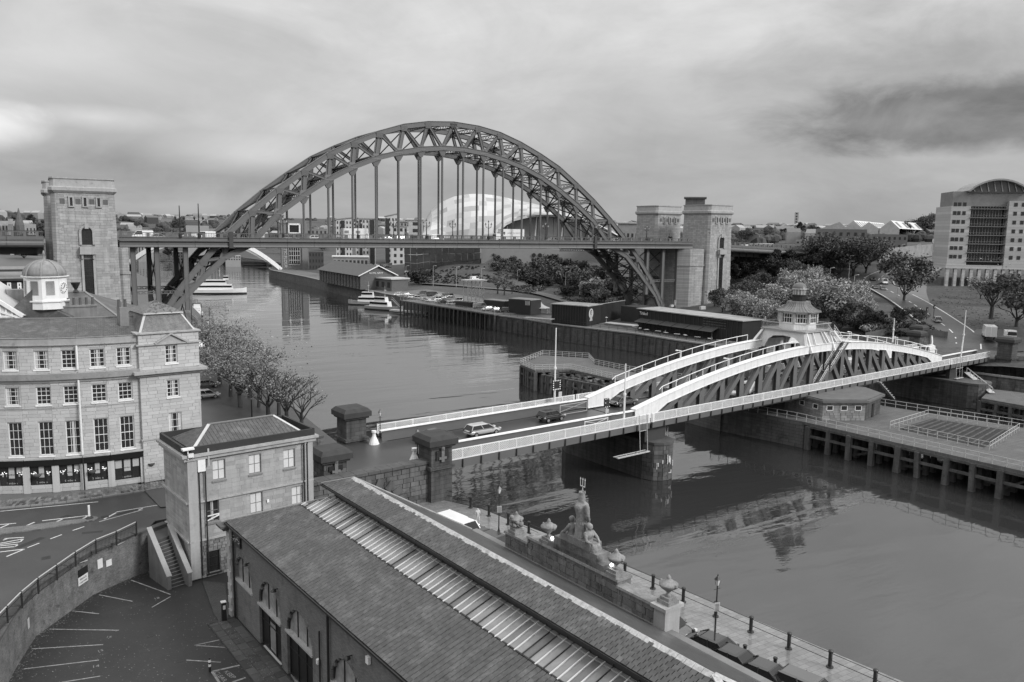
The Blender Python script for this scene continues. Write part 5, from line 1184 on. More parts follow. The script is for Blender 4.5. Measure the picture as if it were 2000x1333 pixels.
# ------------------------------------------------ parapet wall with urns and the sculpture group on the river facade
OLDST=mat('weathered_statue',.22,.9,var=.35,scale=1.6,fine=.35,fscale=9,streak=.4,stain=.45,bump=.7)
OLDP=mat('weathered_block',.17,.9,var=.3,scale=1.2,fine=.35,streak=.5,stain=.5,objr=.2,bump=.6)
OLDPS=mat('weathered_blocks',.17,.9,var=.3,scale=1.2,fine=.35,streak=.5,stain=.5,island=.2,bump=.6)
PW=M(0,14.0,0)
def pw(px,py,dp=0.0):
 """point on the parapet wall plane seen at a pixel -> (l, z)"""
 P=PL(px,py,M(0,14.0+dp,0),MP_); return (P-PW).dot(ML),P.z
l_a=pw(986,1055)[0]; l_b=pw(1030,1075)[0]; l_c=pw(1206,1150)[0]; l_d=pw(1284,1200)[0]; l_e=pw(1301,1205)[0]
z_a=pw(1000,1045)[1]; z_s=pw(1060,1070)[1]; z_c=pw(1200,1131)[1]; z_d=pw(1284,1186)[1]
T=thing('parapet_wall','stepped weathered stone parapet along the river eaves of the market hall','wall',M(l_a,14,11.4))
def pwall(l0,l1,z0,z1,th_=.75,seed=1,lim=60):
 bb=B(); bb.hexa([M(l0,14.06,z0),M(l1,14.06,z0),M(l1,14+th_,z0),M(l0,14+th_,z0),M(l0,14.06,z1),M(l1,14.06,z1),M(l1,14+th_,z1),M(l0,14+th_,z1)]); bb.build('core',OLDPS,T)
 tiles(T,'stone',M(l0,14.06,z0),ML,(0,0,1),-MP_,courses(l1-l0,z1-z0,.42,.8,(),.02,seed=seed),OLDP,OLDPS,lim,.06,.02,seed=seed)
 bb=B(); bb.hexa([M(l0-.05,13.92,z1),M(l1+.05,13.92,z1),M(l1+.05,14.08+th_,z1),M(l0-.05,14.08+th_,z1),M(l0-.05,13.95,z1+.14),M(l1+.05,13.95,z1+.14),M(l1+.05,14.05+th_,z1+.14),M(l0-.05,14.05+th_,z1+.14)]); bb.build('coping',OLDST,T)
pwall(l_a,l_b,11.4,z_a-.1,.9,1); pwall(l_b,l_c,11.4,z_c-.1,1.1,2,160); pwall(l_c,l_d+.1,11.4,z_d-.05,.7,3)
bb=B(); bb.box(M((l_d+l_e)/2+.05,14.35,11.2),(l_e-l_d+.2,1.2,z_d-11.1),atan2(ML.y,ML.x)); bb.box(M((l_d+l_e)/2+.05,14.35,z_d+.1),(l_e-l_d+.5,1.5,.2),atan2(ML.y,ML.x)); bb.build('end_pier',mat('pale_weathered',.34,.9,var=.3,streak=.3),T)
lN=pw(1122,1080)[0]
for (dl,dz) in ((2.6,.42),(2.0,.9),(1.35,1.35)):
 bb=B(); bb.hexa([M(lN-dl,14.02,z_c),M(lN+dl,14.02,z_c),M(lN+dl,15.0,z_c),M(lN-dl,15.0,z_c),M(lN-dl*.97,14.02,z_c+dz),M(lN+dl*.97,14.02,z_c+dz),M(lN+dl*.97,15.0,z_c+dz),M(lN-dl*.97,15.0,z_c+dz)]); bb.build('pedestal_step',OLDPS,T)
def urn(l,z,lab,h=1.5,p=14.4,lumpy=False):
 T=thing('stone_urn',lab,'urn',M(l,p,z),'urns along the parapet wall'); s=h/1.5; az=atan2(ML.y,ML.x)
 bb=B(); bb.box(M(l,p,z),(.8*s,.8*s,.2*s),az); bb.box(M(l,p,z+.2*s),(.6*s,.6*s,.16*s),az); bb.build('plinth',OLDST,T)
 bb=B(); bb.lathe(M(l,p,z+.36*s),[(.2*s,0),(.1*s,.1*s),(.09*s,.2*s),(.2*s,.32*s),(.42*s,.48*s),(.5*s,.62*s),(.5*s,.68*s),(.36*s,.72*s),(.22*s,.86*s),(.1*s,.93*s),(.12*s,1.0*s),(.03*s,1.14*s)],14)
 if lumpy:
  rg=random.Random(9)
  for i in range(14): a=rg.uniform(0,6.28); bb.ball(M(l,p,z)+V3(cos(a)*.36,sin(a)*.36,rg.uniform(.6,1.2)),rg.uniform(.12,.22),6,4)
 bb.build('bowl',OLDST,T,smooth=True)
 bb=B()
 for s_ in (-1,1): c=M(l+s_*.5*s,p,z+1.0*s); bb.lathe(c,[(.05*s,-.08*s),(.1*s,0),(.05*s,.1*s)],6)
 bb.build('handle',OLDST,T)
urn(pw(999,1038)[0],z_a+.05,'eroded lumpy stone urn at the left end of the parapet wall',lumpy=True)
urn(pw(1062,1060)[0],z_c+.04,'stone urn just left of the sculpture group on the parapet',1.6)
urn(pw(1203,1119)[0]-.4,z_c+.04,'stone urn at the right end of the tall middle parapet block',1.6)
urn((l_d+l_e)/2+.05,z_d+.3,'stone urn on the pale end pier of the parapet',1.6)
for (px,py,lab) in ((1081,1051,'small lit spotlight left of the sculpture group'),(1197,1103,'small lit spotlight beside the right-hand parapet urn')):
 l,z=pw(px,py,.3); bb=B(); bb.ball(M(l,14.2,z),.1,8,6); o=bb.build('spotlight',mat('lit_lamp',.9,.5,emit=6.0,bump=0),None); tag(o,lab,'spotlight')
def figure(name,lab,make,loc,vox=.035):
 """one continuous carved body: overlapping rough shapes fused by a voxel remesh"""
 bb=B(); make(bb); o=bb.build(name,OLDST,None,smooth=True); md=o.modifiers.new('fuse','REMESH'); md.mode='VOXEL'; md.voxel_size=vox; md.use_smooth_shade=True
 s_=o.modifiers.new('soft','SMOOTH'); s_.iterations=3; s_.factor=.5
 tx=bpy.data.textures.new('folds','CLOUDS'); tx.noise_scale=.12; d=o.modifiers.new('worn','DISPLACE'); d.texture=tx; d.strength=.035; d.mid_level=.5
 tag(o,lab,'statue','parapet sculpture group'); return o
zN=z_c+1.35; az=atan2(ML.y,ML.x)
def limb(bb,pts,rs):
 for (a,c,r0,r1) in zip(pts[:-1],pts[1:],rs[:-1],rs[1:]): bb.cyl(a,c,r0,r1,9); bb.ball(a,r0,9,6)
 bb.ball(pts[-1],rs[-1],9,6)
def neptune(bb):
 # standing robed man facing the river, 2.9 m of stone
 Q=lambda l,p,z: M(lN+l,14.5+p,zN+z); rg=random.Random(2)
 c=Q(0,0,0); bb.lathe(c,[(.46,-.25),(.46,.0),(.42,.4),(.36,.9),(.33,1.25),(.42,1.6),(.5,1.9),(.46,2.05),(.3,2.17),(.12,2.25),(.12,2.4)],16,az,1.0,.72)
 for i in range(15):
  a=2*pi*i/15+rg.uniform(-.1,.1); r0=.45; r1=.34; w=rg.uniform(.04,.065)
  bb.cyl(Q(cos(a)*r0,sin(a)*r0*.75,-.2),Q(cos(a+.15)*r1,sin(a+.15)*r1*.75,1.3),w,w*.8,6); bb.cyl(Q(cos(a+.15)*r1,sin(a+.15)*r1*.75,1.3),Q(cos(a+.3)*.37,sin(a+.3)*.29,1.95),w*.8,w*.6,6)
 bb.ball(Q(0,.02,2.55),.2,12,8,1.25)          # head
 for i in range(16): a=2*pi*i/16; bb.cyl(Q(cos(a)*.17,sin(a)*.17+.0,2.66),Q(cos(a)*.20,sin(a)*.20,2.86+.04*(i % 2)),.035,.03,5)   # crown
 for i in range(12): a=pi+pi*i/11; bb.cyl(Q(cos(a)*.17,sin(a)*.17,2.6),Q(cos(a)*.21,sin(a)*.2,2.2),.05,.04,5)                       # long hair down the back
 bb.ball(Q(0,.2,2.35),.1,8,6,1.5)             # beard
 limb(bb,[Q(.46,0,1.98),Q(.62,-.05,1.5),Q(.5,.18,1.1)],[.17,.13,.09])
 limb(bb,[Q(-.46,0,1.98),Q(-.64,.2,1.75),Q(-.38,.42,2.0)],[.17,.13,.08])
figure('statue','tall robed stone figure standing on the parapet with a raised trident',neptune,None)
T=thing('trident','pale metal three-pronged spear held by the standing stone figure','trident',M(lN-.3,14.9,zN)); bb=B(); Q=lambda l,p,z: M(lN+l,14.5+p,zN+z)
bb.cyl(Q(-.30,.42,1.0),Q(-.42,.42,3.0),.03,n=6); bb.beam(Q(-.62,.42,3.0),Q(-.22,.42,3.0),.05,.05)
for s in (-.2,0,.2): bb.cyl(Q(-.42+s,.42,3.0),Q(-.42+s*1.02,.42,3.45),.022,.022,5); bb.cyl(Q(-.42+s,.42,3.42),Q(-.42+s,.42,3.56),.045,.005,5)
bb.build('fork',mat('pale_metal',.45,.4,bump=0),T)
def seated(sg):
 def mk(bb):
  Q=lambda l,p,z: M(lN+sg*l,14.45+p,zN-1.0+z)
  bb.lathe(Q(.75,0,.55),[(.34,0),(.33,.25),(.27,.55),(.33,.85),(.24,1.0),(.1,1.12)],14,az,1,.8)
  bb.ball(Q(.80,.04,1.86),.185,12,8,1.2); bb.ball(Q(.76,-.04,1.95),.19,10,6); bb.ball(Q(.72,-.1,1.9),.1,8,5)
  for s in (-.16,.16): limb(bb,[Q(.8,s,.7),Q(1.4,s,.78),Q(1.55,s,.15),Q(1.72,s,.08)],[.23,.2,.16,.1])
  for i in range(9): t=i/8; bb.cyl(Q(.95+.5*t,-.3+.6*(i % 3)/2,.85),Q(1.15+.5*t,-.34+.68*(i % 3)/2,.0),.07,.09,6)
  bb.box(Q(1.0,0,.05),(1.2,.75,.62),az)
  limb(bb,[Q(.75,-.3,1.5),Q(1.0,-.42,1.12),Q(1.35,-.25,.98)],[.12,.1,.07]); limb(bb,[Q(.75,.3,1.5),Q(1.05,.42,1.2),Q(1.4,.3,1.3 if sg < 0 else 1.0)],[.12,.1,.07])
  bb.box(Q(.45,0,-.1),(.5,.7,1.0),az); bb.box(Q(1.55,0,-.28),(1.1,.8,.3),az)
 return mk
figure('statue','seated stone woman leaning left behind the standing trident figure',seated(-1),None)
figure('statue','seated draped stone woman on the right of the standing trident figure',seated(1),None)
# ------------------------------------------------ small stone office beside the steps
WA,WBc,WC=G(357,893,15),G(621,850,15),G(309,857.5,15)
wu=(WBc-WA).normalized(); wv=V3(-wu.y,wu.x,0); wl=(WBc-WA).length; wd=(WC-WA).dot(wv)
def office():
 T=thing('stone_office','small three-storey stone office with a hipped slate roof beside the steps','building',WA-V3(0,0,10.5))
 W0=lambda u,v,z: V3(WA.x,WA.y,0)+wu*u+wv*v+V3(0,0,z)
 e=.42; O=W0(e,e,4.5); N_=-wv; w=wl-2*e; d=wd-2*e; H_=10.1
 rs=[(415,898.6,440,937),(486,888,510,925),(553.5,878,576,914),(402,977.5,428,1019.5),(489,963,513,1002),(570,950,592,985),(404,1075.6,430,1117)]
 R=[wrect(O,wu,N_,*r) for r in rs]; bb=slab(B(),O,wu,N_,w,H_,R,.35); bb.build('front_wall',STONEB,T)
 for i,r in enumerate(R):
  if i < 3 or i == 4 or i == 5: sash(T,O,wu,N_,*r,cols=2,rows=2,frame=mat('grey_frame',.2,.5),pane=mat('blank_blind',.62,.5,var=.08,bump=0),fw=.05,bw_=.045,rec=.16,mid=False)
  elif i == 3:
   x=sash(T,O,wu,N_,*r,cols=2,rows=2,frame=mat('grey_frame',.2),fw=.06,bw_=.05,rec=.2,curtain=2,mid=False); bb=B(); q=lambda u,z: O+wu*u+V3(0,0,z)+N_*.02
   bb.beam(q(r[0],r[2]+.55),q(r[1],r[2]+.6),.05,.09); bb.beam(q(r[0],r[2]+.15),q(r[1],r[2]+.5),.05,.1); bb.build('plank',WHITE,x)
  else:
   x=sash(T,O,wu,N_,*r,cols=1,rows=1,frame=DARKM,fw=.05,rec=.2,mid=False); bb=B()
   for k in range(9): u=r[0]+(r[1]-r[0])*(k+.5)/9; bb.cyl(O+wu*u+V3(0,0,r[2])-N_*.05,O+wu*u+V3(0,0,r[3])-N_*.05,.018,n=5)
   for t in (.3,.7): z=r[2]+(r[3]-r[2])*t; bb.beam(O+wu*r[0]+V3(0,0,z)-N_*.05,O+wu*r[1]+V3(0,0,z)-N_*.05,.03,.04)
   bb.build('iron_bars',DARKM,x)
 zstr=uz(O,wu,N_,500,958)[1]; zb=uz(O,wu,N_,372,1062)[1]
 tiles(T,'stone',O,wu,(0,0,1),N_,[r for r in courses(w,H_-.3,.36,.95,[(a-.02,c+.02,z0-.02,z1+.02) for a,c,z0,z1 in R],.006,seed=11) if r[2] > zb+.2],mat('office_stone',.33,.85,var=.14,scale=.5,objr=.13,streak=.25,stain=.25),mat('office_stones',.33,.85,var=.14,scale=.5,island=.17,streak=.25,stain=.25),300,.02,.002,seed=1)
 tiles(T,'rubble_stone',O,wu,(0,0,1),N_,[r for r in courses(w,zb+.1,.27,.42,[(a-.02,c+.02,z0-.02,z1+.02) for a,c,z0,z1 in R],.03,seed=12)],mat('rubble_piece',.2,.9,var=.3,objr=.3,stain=.3,bump=.6),mat('rubble_pieces',.2,.9,var=.3,island=.3,stain=.3,bump=.6),120,.07,.03)
 O2=W0(e,wd-e,4.5); bb=slab(B(),O2,-wv,-wu,d,H_,(),.35); bb.build('side_wall',STONEB,T)
 tiles(T,'stone',O2,-wv,(0,0,1),-wu,[(a,c,max(z0,.0),z1) for a,c,z0,z1 in courses(d,H_-.3,.36,.95,(),.006,seed=14)],mat('office_stone',.33),mat('office_stones',.33),120,.02,.002,seed=2)
 for (Oo,Uu,Nn,L_) in ((W0(wl-e,e,4.5),wv,wu,d),(W0(wl-e,wd-e,4.5),-wu,wv,w)): bb=slab(B(),Oo,Uu,Nn,L_,H_,(),.35); bb.build('back_wall',STONEB,T)
 # string courses, cornice, parapet gutter, pilasters
 for z in (zb+4.5+.1,zstr+4.5):
  bb=B(); bb.beam(W0(e-.05,e-.09,z),W0(wl-e+.05,e-.09,z),.2,.14); bb.beam(W0(e-.09,e-.05,z),W0(e-.09,wd-e,z),.2,.14); bb.build('string_course',TRIM,T)
 bb=B(); bb.prism([W0(a,c,0)[:2] for a,c in ((.12,.12),(wl-.12,.12),(wl-.12,wd-.12),(.12,wd-.12))],14.5,14.8); bb.prism([W0(a,c,0)[:2] for a,c in ((-.05,-.05),(wl+.05,-.05),(wl+.05,wd+.05),(-.05,wd+.05))],14.8,15.02); bb.build('cornice',TRIM,T)
 DKL=mat('dark_lead',.035,.6,var=.3)
 bb=B()
 for (a,c) in (((.22,.3),(wl-.22,.3)),((.3,.22),(.3,wd-.22)),((wl-.3,.22),(wl-.3,wd-.22)),((.22,wd-.3),(wl-.22,wd-.3))): bb.beam(W0(*a,15.3),W0(*c,15.3),.2,.56)
 bb.build('parapet',DKL,T); bb=B(); bb.prism([W0(a,c,0)[:2] for a,c in ((.3,.3),(wl-.3,.3),(wl-.3,wd-.3),(.3,wd-.3))],15.02,15.1); bb.build('gutter',DKL,T)
 for u in (e+.35,wl-e-.35): bb=B(); bb.beam(W0(u,e-.08,4.6),W0(u,e-.08,14.5),.75,.2,tuple(wv)); bb.build('pilaster',mat('office_stone',.33),T)
 # roof
 i0,i1=1.0,1.0; zr0=15.15; P1=PL(408,827,W0(0,wd/2,0),wv); P2=PL(533,815,W0(0,wd/2,0),wv); r0=(P1-W0(0,0,0)).dot(wu); r1=(P2-W0(0,0,0)).dot(wu); zr=(P1.z+P2.z)/2
 a,b_,c,d_=W0(i0,i0-.25,zr0),W0(wl-i1,i0-.25,zr0),W0(wl-i1,wd-i0,zr0),W0(i0,wd-i0,zr0); q0,q1=W0(r0,wd/2,zr),W0(r1,wd/2,zr)
 bb=B(); bb.add([a,b_,c,d_,q0,q1],((0,1,5,4),(2,3,4,5),(1,2,5),(3,0,4))); rf=bb.build('roof',SLATES,T)
 # slate pieces clipped to the sloping quadrilaterals
 def face(A,Bq,D,C,ex,ww,lim,seed):
  """A-B eaves, D-C top"""
  U=(Bq-A).normalized(); t=(D-A)-U*(D-A).dot(U); Vd=t.normalized(); Hh=t.length; L0=(Bq-A).length; dl=(D-A).dot(U); dr=L0-(C-A).dot(U); Nn=U.cross(Vd); rr=[]; n=int(Hh/ex)
  for i in range(n):
   v=i*ex; f=(v+ex*.5)/Hh; s0,s1=dl*f,L0-dr*f; u=s0-(ww/2 if i % 2 else 0)
   while u < s1: a_,c_=max(u,s0),min(u+ww,s1); (rr.append((a_+.006,c_-.006,v,v+ex+.03)) if c_-a_ > .06 else None); u += ww
  tiles(rf,'slate',A,U,Vd,Nn,rr,SLATE,SLATES,lim,.02,.006,'slate_courses',tilt=.05,seed=seed)
 face(a,b_,q0,q1,.2,.33,220,1); face(d_,a,q0,q0,.2,.33,80,2)
 bb=B(); bb.beam(a+V3(0,0,.05),q0+V3(0,0,.05),.26,.06); bb.beam(b_+V3(0,0,.05),q1+V3(0,0,.05),.26,.06); bb.build('hip_flashing',mat('bright_lead',.5,.5),rf); bb=B(); bb.beam(q0+V3(0,0,.05),q1+V3(0,0,.05),.22,.1); bb.beam(d_+V3(0,0,.04),q0+V3(0,0,.04),.14,.08); bb.build('ridge',LEAD,rf)
 # drain pipes, meter box, camera
 for u in (1.25,1.75): pipe(T,[W0(u,e-.22,14.9),W0(u,e-.22,8.5),W0(u,e-.22,4.8)],.06)
 for u in (wl-1.3,wl-.95): pipe(T,[W0(u+.3,e-.22,15.1),W0(u,e-.22,14.3),W0(u,e-.22,6)],.055)
 u,z=uz(O,wu,N_,391.5,907); bb=B(); bb.box(O+wu*u+V3(0,0,z-.55)+N_*.16,(.6,.25,1.0),atan2(wu.y,wu.x)); bb.build('meter_box',WHITE,T)
 u,z=uz(O,wu,N_,404,880); bb=B(); bb.cyl(O+wu*u+V3(0,0,z-1.2)+N_*.3,O+wu*u+V3(0,0,z+.2)+N_*.3,.08); bb.build('vent_pipe',PALE,T)
 u,z=uz(O,wu,N_,522.5,981); bb=B(); bb.box(O+wu*u+V3(0,0,z)+N_*.1,(.18,.1,.26),atan2(wu.y,wu.x)); bb.build('notice',WHITE,T)
 c=W0(.4,.0,15.5); bb=B(); bb.box(c,(.9,.45,.14),atan2(wu.y,wu.x)); bb.cyl(c+V3(0,0,-.8),c,.05); bb.box(c+V3(.2,-.1,-.6),(.4,.2,.3)); bb.build('camera_housing',WHITE,T)
office()
# ================================================================== STREET, CAR PARK, CURVED BUILDING
ZR=7.7
def loop_px(pts,z): return [G(x,y,z) for x,y in pts]
def slabpoly(name,pts,z0,z1,m,kind='structure',parent=None):
 bb=B(); bb.prism([(p[0],p[1]) for p in pts],z0,z1); return bb.build(name,m,parent,kind=kind)
CP_ASPH=mat('car_park_asphalt',.027,.55,var=.35,scale=.3,fine=.3,fscale=12,bump=.3,spec=.4)
slabpoly('car_park',[(-130,-330),(-92,-330),(-92,-138),(-130,-138)],2,4.46,CP_ASPH)
wt=[(25,1333),(25,1270.7),(46,1223),(78.4,1178),(123,1133.5),(179,1095.7),(232,1063.6),(291,1044)]
wbp=[(10,1345),(31,1304),(70,1242.7),(112,1212),(182,1161.5),(238,1136),(294,1112.5),(330,1098)]
WB=[G(x,y,4.5) for x,y in wbp]
WB=[WB[0]+(WB[0]-WB[1]).normalized()*14+V3(-1.5,0,0)]+[WB[0]+(WB[0]-WB[1]).normalized()*5+V3(-.2,0,0)]+WB
def offs(pts,d):
 out=[]
 for i,p in enumerate(pts):
  a=pts[max(0,i-1)]; c=pts[min(len(pts)-1,i+1)]; t=(c-a); t.z=0; t.normalize(); out.append(p+V3(-t.y,t.x,0)*d)
 return out
WT=[v.copy() for v in WB]; OW=offs(WB,.5)
if (OW[3]-WB[3]).x > 0: OW=offs(WB,-.5)
st=[p[:2] for p in OW]
slabpoly('street',[(-97.6,-141.5),(-90,-141),(-92,-118),(-140,-100),(-150,-190),(-125,-200)]+[tuple(q) for q in st[:-1]],5.0,ZR,ASPH)
def retwall():
 T=thing('retaining_wall','curved brick retaining wall between the street and the sunken car park','wall',WB[4]); BR=mat('old_brick_wall',.15,.9,var=.55,scale=.9,fine=.45,streak=.25,stain=.6,pattern=('wall',.24,.085,.012,.75),bump=.4)
 zt=7.84
 for i in range(len(WB)-1):
  A,C,A2,C2=WB[i],WB[i+1],OW[i],OW[i+1]; h=zt
  bb=B(); bb.hexa([V3(A.x,A.y,4.2),V3(C.x,C.y,4.2),V3(C2.x,C2.y,4.2),V3(A2.x,A2.y,4.2),V3(A.x,A.y,h),V3(C.x,C.y,h),V3(C2.x,C2.y,h),V3(A2.x,A2.y,h)]); bb.build('wall_panel',BR,T)
  n=max(1,int((C-A).length/1.1)); I=A.lerp(A2,-.14),C.lerp(C2,-.14),C.lerp(C2,1.1),A.lerp(A2,1.1)
  for k in range(n):
   a,c=k/n+.01,(k+1)/n-.01; P=[I[0].lerp(I[1],a),I[0].lerp(I[1],c),I[3].lerp(I[2],c),I[3].lerp(I[2],a)]
   step=.12 if (i % 2) else 0; bb=B(); bb.hexa([V3(p.x,p.y,h+.002) for p in P]+[V3(p.x,p.y,h+.16+step*.4) for p in P]); bb.build('coping_stone',mat('coping_stone',.09),T)
 return T
retwall()
# paper and board notices on the wall
def notice(px0,py0,w,h,lab,m,lines=(),dz=0):
 best=None
 for i in range(len(WB)-1):
  A,C=WB[i],WB[i+1]; d=(C-A); d.z=0; L_=d.length; d.normalize(); n=V3(d.y,-d.x,0); P=PL(px0,py0,A,n); t=(P-A).dot(d)
  if 0 <= t <= L_: best=(P,d,n)
 if not best: return
 P,d,n=best
 if n.dot(Vector(CAM)-P) < 0: n=-n
 if (V3(0,0,1).cross(n)).dot(d) < 0: d=-d
 o=thing('notice',lab,'notice',P); bb=B(); c=P+n*.04; bb.hexa([c-d*w/2-V3(0,0,h/2),c+d*w/2-V3(0,0,h/2),c+d*w/2-V3(0,0,h/2)+n*.03,c-d*w/2-V3(0,0,h/2)+n*.03,c-d*w/2+V3(0,0,h/2),c+d*w/2+V3(0,0,h/2),c+d*w/2+V3(0,0,h/2)+n*.03,c-d*w/2+V3(0,0,h/2)+n*.03]); bb.build('board',m,o)
 for i,(s,zz,sz) in enumerate(lines): text(s,'lettering',c+n*.045+V3(0,0,zz),d,(0,0,1),sz,DARKM,o,ext=.002)
 return o
PAPER=mat('paper',.62,.8,var=.1,bump=0)
notice(161,1132,1.15,.62,'white board reading PRIVATE CAR PARK on the curved brick wall',PAPER,(('PRIVATE',.05,.22),('CAR PARK',-.2,.2)))
notice(161,1116,1.1,.55,'dark board above the white car park sign on the brick wall',DARKM)
notice(194.5,1101,.45,.75,'faded white poster pasted on the curved brick wall',PAPER)
notice(211.5,1097,.5,.3,'upper torn white poster scrap on the curved brick wall',PAPER)
notice(212,1103,.5,.22,'lower torn white poster scrap on the curved brick wall',PAPER)
notice(54,1218,.35,.7,'pale peeling poster low on the left part of the brick wall',mat('paper_grey',.4,.8))
# railing above the wall
fp=[G(x,y,7.97) for x,y in ((267,1045.4),(228,1065),(188,1081.7),(148.3,1107),(112,1133.5),(75.6,1160),(43.4,1188),(15.4,1217.5))]; fp += [fp[-1]+(fp[-1]-fp[-2])*1.0,fp[-1]+(fp[-1]-fp[-2])*2.1]
T=thing('street_railing','dark iron pedestrian railing along the top of the curved brick wall','railing',fp[3])
for i,(a,c) in enumerate(zip(fp[:-1],fp[1:])):
 bb=B(); bb.beam(a+V3(0,0,1.12),c+V3(0,0,1.12),.06,.05); bb.build('top_rail',PALE,T); bb=B(); bb.beam(a+V3(0,0,.9),c+V3(0,0,.9),.04,.04); bb.beam(a+V3(0,0,.12),c+V3(0,0,.12),.04,.04)
 for k in range(1,15): q=a.lerp(c,k/15); bb.cyl(q+V3(0,0,.12),q+V3(0,0,.9),.012,n=4)
 bb.build('railing_panel',DARKM,T)
for a in fp: bb=B(); bb.box(a,(.11,.11,1.15)); bb.build('post',DARKM,T)
# stair flight down to the car park
def stairs():
 tl,tr=G(302,1058,ZR),G(333,1046,ZR); bl,br=G(334,1149,4.5),G(371,1138,4.5); n=14
 T=thing('stone_steps','dark flight of stone steps between pale sloping parapets down to the car park','stairs',bl)
 for i in range(n):
  t0,t1=i/n,(i+1.15)/n; z=ZR-(ZR-4.5)*(i+1)/n; a,c=tl.lerp(bl,t0),tr.lerp(br,t0); a2,c2=tl.lerp(bl,min(1,t1)),tr.lerp(br,min(1,t1)); bb=B(); zb=z-.6 if z > 5.2 else 4.4
  bb.hexa([V3(a.x,a.y,zb),V3(c.x,c.y,zb),V3(c2.x,c2.y,zb),V3(a2.x,a2.y,zb),V3(a.x,a.y,z),V3(c.x,c.y,z),V3(c2.x,c2.y,z),V3(a2.x,a2.y,z)]); bb.build('step',mat('step_stone',.07,.7,var=.3,scale=1.5),T)
  bb=B(); e=.06; bb.beam(V3(a2.x,a2.y,z+.012),V3(c2.x,c2.y,z+.012),.05,.03); bb.build('nosing',mat('step_edge',.2,.7),T)
 P0,P1,Q0,Q1=G(291,1034,8.5),G(331.6,1147,4.7),G(331,1027,8.5),G(372,1140,4.7)
 SB=mat('stair_parapet',.16,.85,var=.3,scale=1.2,streak=.3)
 for a,c in ((P0,P1),(Q0,Q1)):
  n_=V3(c.y-a.y,a.x-c.x,0).normalized()*.14; bb=B(); bb.hexa([V3(a.x,a.y,4.3)-n_,V3(c.x,c.y,4.3)-n_,V3(c.x,c.y,4.3)+n_,V3(a.x,a.y,4.3)+n_,V3(a.x,a.y,a.z+.1)-n_,V3(c.x,c.y,5.5)-n_,V3(c.x,c.y,5.5)+n_,V3(a.x,a.y,a.z+.1)+n_]); bb.build('side_parapet',SB,T)
  bb=B(); bb.beam(V3(a.x,a.y,a.z+.16),V3(c.x,c.y,5.56),.4,.1); bb.build('parapet_coping',mat('parapet_coping',.3,.85,var=.2),T)
 # landing and rough retaining side
 slabpoly('landing',[G(291,1044,ZR),G(335,1022,ZR),G(342,1040,ZR),G(333,1046,ZR),G(302,1058,ZR)],4.3,ZR+.01,mat('step_stone',.07),kind=None,parent=T)
stairs()
# cobbled strip and kerbs beside the hall
for name,pts,m,z in (('cobbled_strip',((395,1135),(440,1140),(447,1215),(470,1240),(440,1232),(418,1200)),mat('setts',.075,.6,var=.3,pattern=('plan',.2,.12,.02,.4),bump=.8),4.52),):
 slabpoly(name,[G(x,y,4.5) for x,y in pts],4.3,z,m)
WEED=mat('weeds',.06,.9,var=.6,scale=3,fine=.6)
pv=[(478,1232),(505,1262),(560,1333),(600,1333),(640,1400),(540,1400),(480,1333),(425,1240),(440,1225)]
T=None
o_=M(-.2,-.35,4.5)
strip_rects=courses(34,1.9,.62,.9,(),.02,seed=3)
T=thing('pavement','narrow flagged pavement strewn with leaves along the market hall wall','pavement',M(5,-1,4.5)); T['kind']='structure'
bb=B(); bb.hexa([M(.5,.3,4.3),M(40,.3,4.3),M(40,-1.7,4.3),M(.5,-1.7,4.3),M(.5,.3,4.53),M(40,.3,4.53),M(40,-1.7,4.53),M(.5,-1.7,4.53)]); bb.build('base',mat('leafy_ground',.05,.9,var=.5,scale=2,fine=.5),T)
tiles(T,'flagstone',M(.8,-1.65,4.53),ML,MP_,(0,0,1),strip_rects,mat('flag_piece',.07,.5,var=.4,scale=1.5,objr=.3,stain=.3),mat('flag_pieces',.07,.5,var=.4,scale=1.5,island=.3),80,.03,.008)
# painted lines
def line3(bb,a,c,w,z): d=(c-a); d.z=0; d.normalize(); n=V3(-d.y,d.x,0)*w/2; bb.hexa([V3(p.x,p.y,zz) for zz in (z,z+.004) for p in (a-n,c-n,c+n,a+n)])
FADE=mat('faded_line',.24,.7,var=.7,scale=2.2,fine=.5,bump=0); CURB=mat('road_line',.55)
T=thing('bay_markings','faded white parking bay lines and numbers painted on the car park','road marking',G(200,1250,4.5)); T['kind']='structure'
c3=lambda x,y: (x/3.573,960+y/3.573)
for (a,c) in (((915,620),(1190,720)),((1190,735),(1060,810)),((690,722),(925,768)),((505,835),(690,855)),((345,962),(830,970)),((220,1100),(720,1070)),((165,1240),(690,1178)),((430,1333),(700,1290)),((1355,1075),(1565,1030)),((1355,1075),(1650,1095)),((1300,1178),(1540,1193)),((1480,1258),(1680,1212)),((1480,1258),(1530,1333)),((1620,1333),(1714,1300)),((1035,560),(1140,600)),((1045,560),(1095,635))):
 bb=B(); line3(bb,G(*c3(*a),4.46),G(*c3(*c),4.46),.1 if a[0] < 1400 or a[1] < 1200 else .16,4.462); bb.build('line',FADE,T)
def ground_text(s,px,py,px2,py2,z,size,m,par,sq=1.0):
 a=G(px,py,z); c=G(px2,py2,z); U=(c-a).normalized(); return text(s,'lettering',a+V3(0,0,.006),U,V3(0,0,1).cross(U),size,m,par,'LEFT',.001,sq)
ground_text('18',*c3(1075,757),*c3(1140,740),4.46,.45,FADE,T); ground_text('16',*c3(735,1025),*c3(790,1020),4.46,.4,FADE,T); ground_text('15',*c3(680,1125),*c3(740,1108),4.46,.4,FADE,T); ground_text('14',*c3(640,1235),*c3(710,1220),4.46,.45,FADE,T)
ground_text('KEEP',436,1313,456,1328,4.46,.42,FADE,T,1.3); ground_text('CLEAR',417,1314,440,1336,4.46,.42,FADE,T,1.2)
